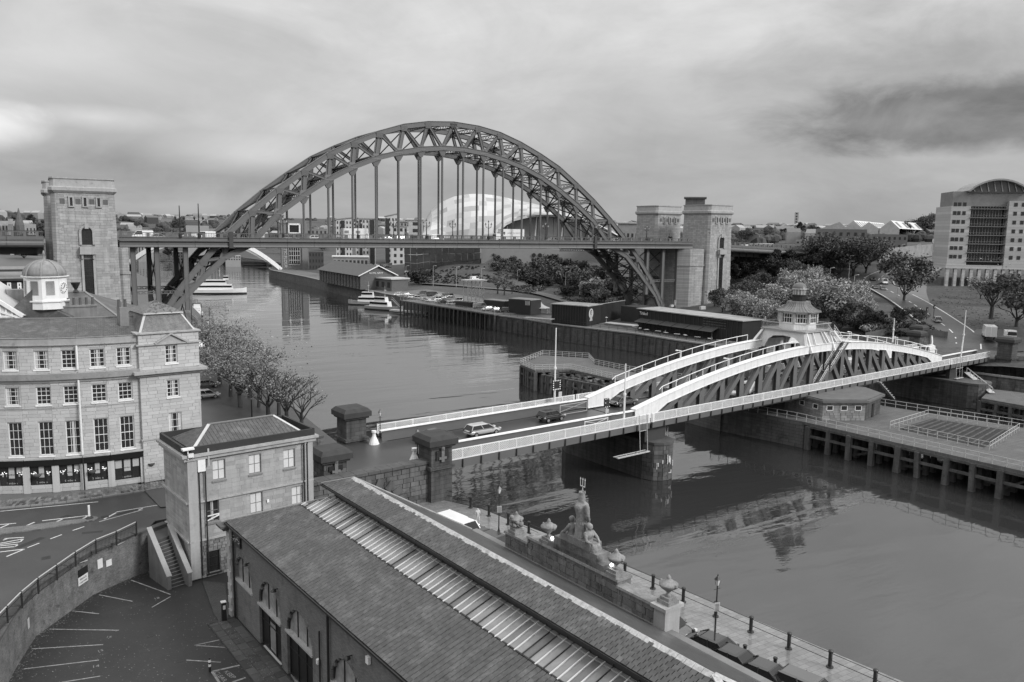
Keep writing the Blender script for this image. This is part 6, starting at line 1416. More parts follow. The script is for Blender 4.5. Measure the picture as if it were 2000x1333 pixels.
T=thing('road_markings','white lines, arrowheads and lettering painted on the curving street','road marking',G(60,1080,ZR)); T['kind']='structure'
z6=lambda x,y: (x/5.882,980+y/5.882)
for (a,c,w) in (((0,265),(185,250),.14),((0,305),(100,262),.14),((275,290),(397,238),.16),((485,221),(1045,158),.14),((628,242),(715,203),.16),((953,197),(1005,168),.16),((1195,203),(1337,128),.18),((1337,120),(1915,24),.12),((1140,232),(1640,95),.08),((1590,100),(1640,78),.14),((835,333),(968,288),.12),((578,430),(710,380),.12),((315,530),(452,478),.12),((0,580),(280,547),.14),((75,633),(280,547),.14),
                  ((1585,385),(1935,232),.1),((0,113),(1130,3),.12),((1930,232),(1935,255),.1),((600,820),(1010,672),.08),((1350,500),(1520,415),.1)):
 bb=B(); line3(bb,G(*z6(*a),ZR),G(*z6(*c),ZR),w,ZR+.003); bb.build('line',CURB,T)
for i,(a,c) in enumerate((((35,445),(90,425)),((50,425),(275,412)),((0,480),(265,430)),((0,495),(235,462)),((0,510),(205,490)),((0,532),(180,518)),((165,520),(205,500)),((235,462),(265,430)))):
 bb=B(); line3(bb,G(*z6(*a),ZR),G(*z6(*c),ZR),.13,ZR+.003); bb.build('letter_stroke',CURB,T)
T=thing('traffic_island','long paved traffic island with a white bollard at its tip','island',G(100,1028,ZR)); T['kind']='structure'
isl=[G(*z6(x,y),ZR) for x,y in ((-300,340),(0,318),(280,290),(620,245),(980,205),(1070,180),(1120,185),(1130,200),(1090,222),(1010,232),(800,270),(400,335),(0,385),(-300,410))]
bb=B(); bb.prism([p[:2] for p in isl],ZR,ZR+.1); bb.build('paving',mat('island_paving',.16,.7,var=.2,pattern=('plan',.25,.12,.012,.6)),T)
p=G(*z6(1028,205),ZR); bb=B(); bb.box(p,(.16,.16,1.25)); bb.build('post',WHITE,T); bb=B(); bb.lathe(p,[(.35,0),(.3,.15),(.12,.3)],8); bb.build('post_base',DARKM,T)
p=G(438,1213,4.5); T=thing('ticket_post','black bollard with a small white label at the corner of the market hall','bollard',p); bb=B(); bb.box(p,(.32,.32,1.45)); bb.build('post',DARKM,T); bb=B(); bb.box(p+V3(-.02,-.0,1.45),(.36,.36,.05)); bb.box(p+V3(.0,-.18,.95),(.18,.03,.3)); bb.build('label',WHITE,T)
p=G(410,1312,4.5); T=thing('striped_post','short post banded black and white beside the keep clear box','post',p); bb=B(); bb.cyl(p,p+V3(0,0,.95),.08); bb.build('post',DARKM,T)
for z in (.35,.65): bb=B(); bb.cyl(p+V3(0,0,z),p+V3(0,0,z+.17),.086); bb.build('band',WHITE,T)
# pavement in front of the curved building
base_px=[(-90,950),(0,966),(55,968.5),(111,967.5),(165,962.5),(222,954),(284,941.5)]
FB=[G(x,y,7.8) for x,y in base_px]
# smooth the measured foot of the facade
xs_=np.array([p.x for p in FB]); ys_=np.array([p.y for p in FB]); cf=np.polyfit(xs_,ys_,2); cl_=np.polyfit(xs_[[1,-1]],ys_[[1,-1]],1); cf=cf*.42+np.r_[0,cl_]*.58
bay_px=[-62,-6,54,111,165,219,282]
def on_curve(px):
 best=None
 for x in np.linspace(-125,-85,1600):
  y=float(np.polyval(cf,x)); d=np.array([x,y,8.0])-CAM; u=1000+F0*(d@_r)/(d@_f)
  if best is None or abs(u-px) < best[0]: best=(abs(u-px),x,y)
 return V3(best[1],best[2],7.8)
BP=[on_curve(px) for px in bay_px]
kerb=[G(x,y,ZR) for x,y in ((-60,1001),(0,995),(60,990),(130,983),(200,973),(260,964.5),(330,953))]
pk=[p[:2] for p in kerb]+[(BP[-1].x+6,BP[-1].y+1.5),(BP[-1].x,BP[-1].y+.3)]+[(p.x,p.y+.3) for p in BP[::-1]]
T=thing('flagged_pavement','wet flagstone pavement along the foot of the curved building','pavement',BP[2]); T['kind']='structure'
bb=B(); bb.prism(pk,7.4,ZR+.1); bb.build('base',mat('wet_flag_base',.10,.3,spec=.5),T)
for (a,c) in zip(kerb[:-1],kerb[1:]):
 n=max(2,int((c-a).length/.9))
 for k in range(n): bb=B(); bb.beam(a.lerp(c,k/n+.01)+V3(0,.08,.07),a.lerp(c,(k+1)/n-.01)+V3(0,.08,.07),.17,.14); bb.build('kerb_stone',KERB,T)
FLP=mat('wet_flag',.13,.22,var=.3,scale=1.5,objr=.62,spec=.5,bump=.1)
for (a,c,pa,pc) in zip(kerb[:-1],kerb[1:],BP[:-1],BP[1:]):
 pass
nfl=62
def kl(t):
 L_=[0]; 
 for a,c in zip(kerb[:-1],kerb[1:]): L_.append(L_[-1]+(c-a).length)
 s=t*L_[-1]
 for i in range(len(L_)-1):
  if s <= L_[i+1]+1e-6: return kerb[i].lerp(kerb[i+1],(s-L_[i])/(L_[i+1]-L_[i]))
for i in range(nfl):
 a,c=kl(i/nfl),kl((i+1)/nfl); d=(c-a).normalized(); n=V3(-d.y,d.x,0); n=n if n.y > 0 else -n; rg=random.Random(i); v=.2
 for r_ in range(3):
  w=.72; P=[a+n*v+d*.01,c+n*v-d*.01,c+n*(v+w-.02)-d*.01,a+n*(v+w-.02)+d*.01]; off=d*((c-a).length*.5 if r_ % 2 else 0)
  o=B(); o.hexa([V3(*(p+off)[:2],ZR+.095) for p in P]+[V3(*(p+off)[:2],ZR+.115+rg.uniform(0,.006)) for p in P]); o.build('flagstone',FLP,T); v += w
def curved_building():
 T=thing('curved_building','pale four-storey stone building with a curved front and ground floor restaurant','building',BP[3])
 z0=7.8; ZC,ZE2,ZTOP=HZ(222,747,on_curve(222))-0,0,0
 PSTN,PSTNS=mat('honey_piece',.45,.85,var=.08,scale=.4,objr=.10,streak=.06,fine=.08,bump=.15),mat('honey_many',.45,.85,var=.08,scale=.4,island=.10,streak=.06,fine=.08,bump=.15)
 BK=mat('honey_back',.40,.85,var=.1)
 mid=on_curve(222); zh=lambda y,px=222: HZ(px,y,on_curve(px))
 Z={}
 rows=[(679,714),(747.5,781),(813.5,877)]         # three storeys of sashes measured at the fifth bay (x = 244)
 W5=on_curve(244); R5=[(HZ(244,b_,W5),HZ(244,a,W5)) for a,b_ in rows]
 zc0,zc1=HZ(244,734,W5),HZ(244,722,W5)            # main cornice
 ze0,ze1=HZ(244,671,W5),HZ(244,657,W5)            # eaves parapet
 zsh=HZ(244,884,W5); zsf=HZ(244,896,W5)           # shop fascia
 glz=(HZ(244,941,W5),HZ(244,899,W5))
 H_=ze1-z0
 ctr=[None,23.5,84,137.5,193,244.5]
 for b_ in range(6):
  A,C=BP[b_],BP[b_+1]; U=(C-A); U.z=0; w=U.length; U.normalize(); N_=V3(U.y,-U.x,0); O=V3(A.x,A.y,z0); d=6.0
  cu=w/2 if ctr[b_] is None else uz(O,U,N_,ctr[b_],760)[0]; ww=.62
  holes=[]; specs=[]
  for k,(a,c) in enumerate(R5): holes.append((cu-ww,cu+ww,a-z0,c-z0)); specs.append(k)
  sw0,sw1=.28,w-.28; g0,g1=(glz[0]-z0 if b_ > 2 else .75),glz[1]-z0
  if b_ in (1,3,5): pass
  shop=[(sw0,sw1,max(.55,g0 if b_ == 5 else .75),zsf-z0-.05)]
  bb=slab(B(),O,U,N_,w,H_,holes+shop,.4); bb.build('wall',BK,T)
  rr=courses(w,zc0-z0,.34,.95,[(a-.01,c+.01,e-.01,f+.01) for a,c,e,f in holes]+[(0,w,shop[0][2]-.02,zsh-z0+.1)],.010,seed=20+b_)
  rr += [(a,c,e+zc1-z0,f+zc1-z0) for a,c,e,f in courses(w,ze0-zc1,.34,.95,[(holes[0][0]-.01,holes[0][1]+.01,R5[0][0]-zc1-.01,R5[0][1]-zc1+.01)],.010,seed=40+b_)]
  tiles(T,'stone',O,U,(0,0,1),N_,rr,PSTN,PSTNS,50,.035,.003,seed=b_)
  for k,h in zip(specs,holes):
   cu_=[1,1,1,0,0,2][(b_+k) % 6] if b_ < 4 else [2,0,0][k]
   x=sash(T,O,U,N_,*h,cols=3,rows=4,curtain=cu_,rec=.17,fw=.085,bw_=.036)
  # shop window: three panes with dark frames, blinds, lettering
  s=shop[0]; DF=mat('shop_frame',.02,.4,bump=0)
  x=sash(T,O,U,N_,*s,cols=3,rows=1,frame=DF,rec=.12,fw=.08,bw_=.12,sill=False,mid=False,name='shop_window'); q=lambda u,z,e: O+U*u+V3(0,0,z)-N_*(.12-e)
  hh=s[3]-s[2]; pwid=(s[1]-s[0])/3
  for i in range(3):
   f=(.55,1,.55)[i] if b_ == 5 else ((.1,1,.12),(.12,1,.42))[b_ % 2][i]
   if f > .2 or i == 1:
    f2=.62 if i == 1 else f*.8; bb=B(); u0,u1=s[0]+pwid*i+.1,s[0]+pwid*(i+1)-.1; bb.quad(q(u0,s[3]-hh*f2,.02),q(u1,s[3]-hh*f2,.02),q(u1,s[3]-.08,.02),q(u0,s[3]-.08,.02)); bb.build('blind',mat('grey_blind',.42,.8,var=.05,bump=0),x)
    if i == 1: text('Sambuca','lettering',q((u0+u1)/2,s[3]-hh*f2+.3,.03),U,(0,0,1),.2,DARKM,x,ext=.002)
   if i == 1 and b_ > 0: text('Sambuca','lettering',q(s[0]+pwid*1.5,s[2]+.14,.03),U,(0,0,1),.27,PALE,x,ext=.002)
   if i != 1 and b_ < 5:
    # chandelier globes and place settings seen through the glass
    bb=B(); rg=random.Random(b_*3+i); cx_=s[0]+pwid*(i+.55)
    for k in range(7): bb.ball(q(cx_+rg.uniform(-.25,.25),s[3]-.5-rg.uniform(0,.3),.03),.045,6,4)
    bb.build('chandelier',mat('chandelier',.8,.4,emit=.5,bump=0),x); bb=B()
    for k in range(3): bb.box(q(s[0]+pwid*i+.3+k*.35,s[2]+.85,.0),(.12,.03,.28),atan2(U.y,U.x))
    bb.build('place_setting',mat('napkin',.4),x)
  # dark fascia with cornice above the shop
  bb=B(); bb.hexa([O+U*-.02+N_*.0+V3(0,0,zsf-z0),O+U*(w+.02)+V3(0,0,zsf-z0),O+U*(w+.02)+N_*.22+V3(0,0,zsf-z0),O+U*-.02+N_*.22+V3(0,0,zsf-z0),O+V3(0,0,zsh-z0),O+U*w+V3(0,0,zsh-z0),O+U*w+N_*.42+V3(0,0,zsh-z0),O+N_*.42+V3(0,0,zsh-z0)]); bb.build('shop_fascia',DF,T)
  bb=B(); bb.beam(O+V3(0,0,zsh-z0+.08)+N_*.2,O+U*w+V3(0,0,zsh-z0+.08)+N_*.2,.5,.12); bb.build('shop_cornice',TRIM,T)
  for u in (.02,w-.26): bb=B(); bb.box(O+U*(u+.13)+N_*.06,(.3,.14,zsf-z0),atan2(U.y,U.x)); bb.build('shop_pilaster',PSTN,T)
  for (za,zb_,pr) in ((zc0,zc1,.55),(zc0-.28,zc0-.02,.22),(ze0,ze0+.1,.22),(ze0+.1,ze1,.12),(ze1,ze1+.08,.2),(R5[1][0]-.45,R5[1][0]-.32,.08)):
   bb=B(); bb.hexa([O+V3(0,0,za-z0)-U*.03,O+U*(w+.03)+V3(0,0,za-z0),O+U*(w+.03)+N_*pr*.7+V3(0,0,za-z0),O+N_*pr*.7+V3(0,0,za-z0)-U*.03,O+V3(0,0,zb_-z0)-U*.03,O+U*(w+.03)+V3(0,0,zb_-z0),O+U*(w+.03)+N_*pr+V3(0,0,zb_-z0),O+N_*pr+V3(0,0,zb_-z0)-U*.03]); bb.build('cornice',TRIM,T)
 # drain pipe
 for px,m in ((165,WHITE),):
  A=on_curve(165)+V3(0,-.25,0); pipe(T,[V3(A.x,A.y,ze0),V3(A.x,A.y,zc1+.3)],.09,m); pipe(T,[V3(A.x,A.y-.1,zc0-.1),V3(A.x,A.y-.1,zsh+.3)],.09,m); pipe(T,[V3(A.x,A.y-.2,zsh),V3(A.x,A.y-.2,7.9)],.07)
 # roof of the curved range
 zr=HZ(244,620,on_curve(244)+V3(-.6,4.5,0)); 
 DV=V3(.08,1,0).normalized(); rb=[]
 for b_ in range(6):
  A,C=BP[b_]+V3(0,.35,0),BP[b_+1]+V3(0,.35,0); A=V3(A.x,A.y,ze1-.1); C=V3(C.x,C.y,ze1-.1); A2,C2=A+DV*4.6,C+DV*4.6; A2.z=C2.z=zr; A3,C3=A2+DV*4.6,C2+DV*4.6; A3.z=C3.z=ze1
  bb=B(); bb.add([A,C,C2,A2,A3,C3],((0,1,2,3),(3,2,5,4))); rf=bb.build('roof',SLATES,T)
  U=(C-A).normalized(); Vd=(A2-A); Hh=Vd.length; Vd=(Vd-U*Vd.dot(U)).normalized(); Nn=U.cross(Vd); Hh *= .99; dl=(A2-A).dot(U); dr=(C2-A).dot(U); L0=(C-A).length; rr=[]; ex=.2; n=int(Hh/ex)
  for i in range(n):
   f=(i+.5)/n; s0,s1=dl*f,L0+(dr-L0)*f; u=s0-(.17 if i % 2 else 0)
   while u < s1: a_,c_=max(u,s0),min(u+.34,s1); (rr.append((a_+.006,c_-.006,i*ex,i*ex+ex+.03)) if c_-a_ > .05 else None); u += .34
  tiles(rf,'slate',A,U,Vd,Nn,rr,SLATE,SLATES,40,.022,.006,'slate_courses',tilt=.05,seed=b_)
  bb=B(); bb.beam(A2+V3(0,0,.03),C2+V3(0,0,.03),.3,.1); bb.build('ridge',LEAD,rf)
 # corner pavilion
 P0=BP[-1]+V3(0,-.35,0); zcor=7.8
 PR_=None
 U=(BP[-1]-BP[-2]); U.z=0; U.normalize(); ang=atan2(U.y,U.x)+rad(6); U=V3(cos(ang),sin(ang),0); N_=V3(U.y,-U.x,0); O=V3(P0.x,P0.y,zcor)
 w=uz(O,U,N_,391,760)[0]; zt=uz(O,U,N_,320,651)[1]; zm=uz(O,U,N_,320,671)[1]; zc=uz(O,U,N_,335,722)[1]
 R=[wrect(O,U,N_,322.5,674.5,346,709),wrect(O,U,N_,326,742,350,775),wrect(O,U,N_,330.5,806,355,862)]
 bb=slab(B(),O,U,N_,w,zt,R,.4); bb.build('wall',BK,T)
 rr=courses(w,zt,.34,.95,[(a-.01,c+.01,e-.01,f+.01) for a,c,e,f in R]+[(0,w,zc-.5,zc+.1)],.010,seed=77); tiles(T,'stone',O,U,(0,0,1),N_,rr,PSTN,PSTNS,150,.035,.003,seed=9)
 for i,h in enumerate(R): sash(T,O,U,N_,*h,cols=3,rows=4,curtain=2 if i < 2 else 1,rec=.17,fw=.085,bw_=.036)
 dep=8.5; O3=O+U*w; bb=slab(B(),O3,-N_,U,dep,zt,(),.4); bb.build('side_wall',BK,T); tiles(T,'stone',O3,-N_,(0,0,1),U,courses(dep,zt,.34,.95,(),.01,seed=78),PSTN,PSTNS,60,.035,.003)
 bb=slab(B(),O3-N_*dep,-U,-N_,w,zt,(),.4); bb.build('back_wall',BK,T)
 ot=O+V3(0,0,0)
 def band(z0_,z1_,pr,m=TRIM): 
  bb=B(); a,c,e,f=O-U*pr+N_*pr,O3+U*pr+N_*pr,O3+U*pr-N_*(dep+pr),O-U*pr-N_*(dep+pr); bb.prism([p[:2] for p in (a,c,e,f)],zcor+z0_,zcor+z1_); bb.build('cornice',m,T)
 band(zc-.45,zc-.2,.25); band(zc-.2,zc+.08,.6); band(zm-.1,zm+.04,.22); band(zt,zt+.14,.22); band(4.2,4.35,.1)
 um=(R[0][0]+R[0][1])/2; q=lambda u,z,e: O+U*u+V3(0,0,z)+N_*e
 bb=B(); bb.beam(q(um-1.55,zm+.05,.15),q(um,zm+.95,.15),.3,.16); bb.beam(q(um+1.55,zm+.05,.15),q(um,zm+.95,.15),.3,.16); bb.extr([q(um-1.3,zm+.04,.04),q(um+1.3,zm+.04,.04),q(um,zm+.8,.04)],N_*.06); bb.build('pediment',TRIM,T)
 # truncated mossy pavilion roof
 a,c,e,f=[p+V3(0,0,zt+.14) for p in (O+U*.3-N_*.3,O3-U*.3-N_*.3,O3-U*.3-N_*(dep-.3),O+U*.3-N_*(dep-.3))]; mc=(a+c+e+f)/4; zk=uz(O-N_*1.3,U,N_,320,613)[1]
 tp=[mc+(p-mc)*.66 for p in (a,c,e,f)]; tp=[V3(p.x,p.y,zcor+zk) for p in tp]
 bb=B(); bb.add([a,c,e,f]+tp,((0,1,5,4),(1,2,6,5),(2,3,7,6),(3,0,4,7))); rf=bb.build('pavilion_roof',MOSS,T)
 for A_,C_ in zip((a,c),tp[:2]): bb=B(); bb.beam(A_,C_,.22,.06); bb.build('hip_flashing',mat('bright_lead',.5),rf)
 apex=mc.copy(); apex.z=zcor+zk+1.1; t2=[mc+(V3(p.x,p.y,0)-V3(mc.x,mc.y,0))*1.12 for p in tp]; t2=[V3(p.x,p.y,zcor+zk+.12) for p in t2]
 bb=B(); bb.prism([p[:2] for p in t2],zcor+zk-.02,zcor+zk+.12); bb.build('roof_curb',mat('bright_lead',.5),rf)
 bb=B(); bb.add(t2+[apex],((0,1,4),(1,2,4),(2,3,4),(3,0,4))); bb.build('upper_roof',MOSS,T); rg=random.Random(5); bb=B()
 for i in range(240): k=rg.random(); s=rg.randrange(3); A_,C_=t2[s],t2[(s+1) % 4]; p=A_.lerp(C_,rg.random()).lerp(apex,k*.95); r=rg.uniform(.05,.14); bb.ball(p,r,5,3,.6)
 bb.build('moss_clumps',mat('moss',.12,.9,var=.8,scale=4),T,kind='stuff')
 # party-wall chimney between range and pavilion
 p=on_curve(262)+V3(0,3.2,0); bb=B(); bb.box((p.x,p.y,ze1),(.8,1.1,2.5),ang); bb.build('chimney_stack',mat('chimney_stone',.2,.9,var=.3,streak=.4),T)
 for k in (-.3,.25): bb=B(); bb.lathe((p.x+k,p.y,ze1+2.5),[(.16,0),(.13,.7),(.16,.75)],8); bb.build('chimney_pot',mat('pot',.1,.8),T)
 # globe lamps and hanging baskets
 for px in (75,181,296):
  P=on_curve(px)+V3(0,-.35,0); zb_=glz[1]-.6; bb=B(); bb.lathe((P.x,P.y,zb_-.35),[(.05,0),(.3,.2),(.34,.35)],10); bb.build('hanging_basket',mat('basket_plants',.09,.9,var=.6,scale=5),T)
 return T,ze1,zr,O,U,N_,w,dep,zt
CB=curved_building()
# ------------------------------------------------ behind the curved building: town hall roof with white cupola, chimneys
def cupola():
 c=AT(91,590,101.5)
 T=thing('cupola','white octagonal clock cupola with a ribbed lead dome behind the curved building','cupola',(c.x,c.y,c.z-3)); px=89.0/F0
 zt=lambda y: c.z+(588-y)*px; R=38*px; a8=pi/8+.22
 bb=B(); bb.lathe((c.x,c.y,zt(600)),[(R*1.0,0),(R*.96,zt(540)-zt(600))],8,a8); bb.build('drum',WHITE,T)
 bb=B(); bb.lathe((c.x,c.y,zt(541)),[(R*1.0,0),(R*1.08,.12),(R*1.08,.22)],8,a8); bb.lathe((c.x,c.y,zt(586)),[(R*1.06,0),(R*1.06,.15)],8,a8); bb.build('cornice',WHITE,T)
 H_=zt(506)-zt(536); bb=B(); bb.lathe((c.x,c.y,zt(537)),[(R*.98*cos(t),H_*sin(t)) for t in np.linspace(0,pi/2-.12,9)]+[(.14,H_*1.05),(.1,H_*1.3),(.16,H_*1.36),(.03,H_*1.6)],16,a8); bb.build('dome',mat('lead_dome',.22,.5,var=.3,scale=1.2,streak=.4),T,smooth=True)
 bb=B()
 for i in range(8):
  q=a8+2*pi*i/8; P=[(c.x+cos(q)*R*cos(t),c.y+sin(q)*R*cos(t),zt(537)+H_*sin(t)+.02) for t in np.linspace(0,pi/2-.15,7)]
  for A,C in zip(P[:-1],P[1:]): bb.beam(A,C,.09,.09)
 bb.build('dome_ribs',mat('lead_pale',.28),T)
 for i in range(8):
  q=a8+2*pi*(i+.5)/8; n=V3(cos(q),sin(q),0); 
  if n.dot(Vector(CAM)-c) < -.2: continue
  f=Vector((c.x,c.y,0))+n*(R*.98*cos(pi/8)+.02); u=V3(-n.y,n.x,0)
  if (i % 8) == 7 or n.x > .75:
   bb=B(); bb.cyl(f+V3(0,0,zt(560)),f+n*.05+V3(0,0,zt(560)),.62,n=20); ck=bb.build('clock_face',WHITE,T); bb=B()
   for k in range(12): a=2*pi*k/12; bb.box(f+n*.07+u*cos(a)*.5+V3(0,0,zt(560)+sin(a)*.5-.05),(.06,.06,.12),atan2(u.y,u.x))
   bb.beam(f+n*.07+V3(0,0,zt(560)),f+n*.07+u*.2+V3(0,0,zt(560)+.35),.06,.05); bb.beam(f+n*.07+V3(0,0,zt(560)),f+n*.07+u*-.28+V3(0,0,zt(560)-.05),.06,.05); bb.build('clock_hands',DARKM,ck)
  else:
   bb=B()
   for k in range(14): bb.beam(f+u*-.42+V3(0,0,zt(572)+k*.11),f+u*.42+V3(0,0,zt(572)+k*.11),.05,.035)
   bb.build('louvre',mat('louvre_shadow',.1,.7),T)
cupola()
def roofblock(lab,name,pts_px,d,zlow,zhigh,m,cat='building',walls=STONEB):
 pass
# hipped slate roof of the town hall
def townhall():
 a,c=AT(-40,628,103),AT(262,640,103); zE=min(a.z,c.z)-.6
 r0,r1=AT(118,571,115),AT(166,574,115); zr=r0.z
 T=thing('town_hall','long hipped slate roof of the town hall between the curved building and the granite tower','building',(a.x,a.y,7))
 e0,e1=V3(a.x,a.y,zE),V3(c.x+.5,c.y,zE); back=V3(.25,1,0).normalized()*22; e2,e3=e1+back,e0+back; q0,q1=V3(r0.x,r0.y,zr),V3(r1.x,r1.y,zr)
 bb=B(); bb.add([e0,e1,e2,e3,q0,q1],((0,1,5,4),(1,2,5),(2,3,4,5),(3,0,4))); bb.build('roof',SLATES,T)
 bb=B(); bb.beam(e1,q1,.3,.12); bb.beam(q0,q1,.3,.12); bb.build('ridge',LEAD,T)
 bb=B(); bb.prism([p[:2] for p in (e0,e1,e2,e3)],5,zE-.02); bb.build('wall',STONEB,T)
 bb=B(); bb.lathe((q1.x-1,q1.y,zr),[(.4,0),(.15,.3),(.5,1.0),(.55,1.2),(.2,1.25)],8); bb.build('roof_urn',DARKM,T)
townhall()
CHM=mat('chimney_stone',.2); POT=mat('pot',.1)
def chimney(px,py,w,dpt,h,dist,pots,lab,m=CHM):
 c=AT(px,py,dist); T=thing('chimney_stack',lab,'chimney',(c.x,c.y,c.z)); bb=B(); bb.box((c.x,c.y,c.z-1.5),(w,dpt,h+1.5),.1); bb.build('stack',m,T); bb=B(); bb.box((c.x,c.y,c.z+h),(w+.2,dpt+.2,.18),.1); bb.build('cap',CHM,T)
 for i in range(pots): x=c.x-w/2+w*(i+.5)/pots; bb=B(); bb.lathe((x,c.y+.05*i,c.z+h+.18),[(.17,0),(.14,.1),(.13,.75),(.17,.8)],8); bb.build('chimney_pot',POT,T)
chimney(110,612,2.5,1,1.2,101,4,'pale chimney stack with four pots below the white cupola')
chimney(152,616,3.7,1.1,.95,101,6,'wide dark chimney stack with six pots right of the cupola')
chimney(53,612,.9,.9,.9,101,1,'small dark chimney stack with one pot left of the cupola')
c=AT(40,604,104); T=thing('roof_stack','broad pale stone stack left of the white cupola','chimney',c); bb=B(); bb.box((c.x,c.y,c.z-3),(2.5,1.5,5.2),.1); bb.build('stack',mat('pale_stack',.3,.9,var=.3,streak=.4),T)
def gable(px,py,w,h,dist,ln,lab,m=SLATES):
 c=AT(px,py,dist); T=thing('slate_roof',lab,'roof',c); d=V3(.25,1,0).normalized()*ln; u=V3(w/2,0,0); bb=B(); bb.add([c-u,c+u,c+V3(0,0,h),c-u+d,c+u+d,c+d+V3(0,0,h),c-u-V3(0,0,4),c+u-V3(0,0,4)],((0,2,5,3),(1,4,5,2),(6,7,1,0),(0,1,2))); bb.build('roof',m,T)
gable(66,607,4.4,2.3,100,6,'small slate gable roof in front of the white cupola')
gable(112,622,2.6,.8,99,5,'low slate gable just behind the curved building ridge')
# white glazed gable at the left edge
c=AT(-25,616,99); T=thing('glazed_gable','white framed glass roof gable at the left edge above the slate ridge','glazed roof',c); a,e=AT(-80,540,100),AT(45,618,99); bb=B(); bb.beam(a,e,.5,.35); bb.beam(AT(-60,590,100),AT(40,622,99),.3,.2); bb.beam(V3(a.x,a.y,e.z),e,.2,.2)
for t in (.62,.72,.82,.9): p=V3(a.x,a.y,a.z).lerp(e,t); bb.beam(p,V3(p.x,p.y,e.z-.3),.14,.14)
bb.build('frame',WHITE,T); bb=B(); bb.add([a,e,V3(a.x,a.y,e.z-.5),a+V3(2,7,0),e+V3(2,7,0)],((0,1,2),(0,3,4,1))); bb.build('glass',mat('white_sheet',.45,.5,bump=0),T)
# dark brick block far left below the viaduct
def brickblock():
 a,c=AT(-30,600,135),AT(62,600,135); T=thing('brick_warehouse','dark brick building with two white sash windows left of the cupola','building',(a.x,a.y,7)); U=(c-a); U.z=0; w=U.length; U.normalize(); N_=V3(U.y,-U.x,0); O=V3(a.x,a.y,7); zt=PL(30,545,O,N_).z-7
 bb=B(); bb.hexa([O,O+U*w,O+U*w-N_*10,O-N_*10,O+V3(0,0,zt),O+U*w+V3(0,0,zt),O+U*w-N_*10+V3(0,0,zt),O-N_*10+V3(0,0,zt)]); bb.build('wall',mat('dark_brick',.05,.9,var=.3,pattern=('wall',.3,.1,.015,.7)),T)
 for z in (.9,2.2): bb=B(); bb.beam(O+V3(0,0,zt+z-1)+N_*.2,O+U*w+V3(0,0,zt+z-1)+N_*.2,.5,.3); bb.build('cornice',mat('dark_cap_stone',.05),T)
 bb=B(); bb.hexa([O+V3(0,0,zt)-N_*.3,O+U*w+V3(0,0,zt)-N_*.3,O+U*w-N_*9+V3(0,0,zt),O-N_*9+V3(0,0,zt),O+V3(0,0,zt+1.5)-N_*3,O+U*w+V3(0,0,zt+1.5)-N_*3,O+U*w-N_*6+V3(0,0,zt+1.5),O-N_*6+V3(0,0,zt+1.5)]); bb.build('roof',LEAD,T)
 for px in (18,38): r=wrect(O,U,N_,px-4,552,px+4,569); sash(T,O,U,N_,*r,cols=1,rows=2,rec=-.05,fw=.18,bw_=.12,sill=True)
 for px in (8,28,48): r=wrect(O,U,N_,px-2.5,580,px+2.5,592); bb=B(); q=lambda u,z: O+U*u+V3(0,0,z)+N_*.06; bb.quad(q(r[0],r[2]),q(r[1],r[2]),q(r[1],r[3]),q(r[0],r[3])); bb.build('window',GLASS,T)
brickblock()
# quay details: railings, gas lamps
RQ=[(877,985),(928,980),(963,1000),(975,1012),(1033,1045),(1107,1080),(1220,1108),(1275,1148),(1333,1180),(1394,1205),(1463,1236),(1537,1268),(1617,1302),(1706,1340),(1800,1381),(1900,1424)]
RP=[G(x,y,4.5) for x,y in RQ[:2]]
rl=[G(1275,1150,4.5),G(1708,1342,4.5)]; dl=(rl[1]-rl[0]).normalized(); sp=(rl[1]-rl[0]).length/6
posts=[rl[0]+dl*sp*i for i in range(-9,11)]
bend=[p for p in posts if p.y < -143]
T=thing('quay_railing','black bollard posts linked by two rails along the wet quay edge','railing',posts[8]); pm=B(); pm.lathe((0,0,0),[(.24,0),(.24,.06),(.13,.1),(.13,1.02),(.16,1.05),(.16,1.16),(.1,1.22)],12); pme=None
pl=bend+[]; first=pl[0]; extra=[first+V3(-1.5,5.0,0),first+V3(-4.6,7.6,0),first+V3(-6.8,9.4,0)]; pl=extra[::-1]+pl
me=bpy.data.meshes.new('post'); me.from_pydata(pm.v,[],pm.f); me.materials.append(DARKM); L0=Vector(ORG[T.name])
for p in pl: o=bpy.data.objects.new('post',me); COL.objects.link(o); o.parent=T; o.location=p-L0
for a,c in zip(pl[:-1],pl[1:]):
 bb=B(); bb.cyl(a+V3(0,0,1.0),c+V3(0,0,1.0),.026,n=6); bb.build('rail',DARKM,T); bb=B(); bb.cyl(a+V3(0,0,.5),c+V3(0,0,.5),.026,n=6); bb.build('rail',DARKM,T)
for i,(px,py) in enumerate(((1268/1,0),)): pass
for i,(px,py,lab) in enumerate(((1454,1285,'left'),(1513,1310,'right'))):
 p=G(px,py,4.5); o=dup_bol=B(); o.lathe(p,[(.12,0),(.12,.8),(.15,.82),(.15,.92),(.06,.97)],10); o=o.build('bollard',DARKM,None); tag(o,f'{lab} one of two short black bollards beyond the parked cars','bollard','short bollards on the quay')
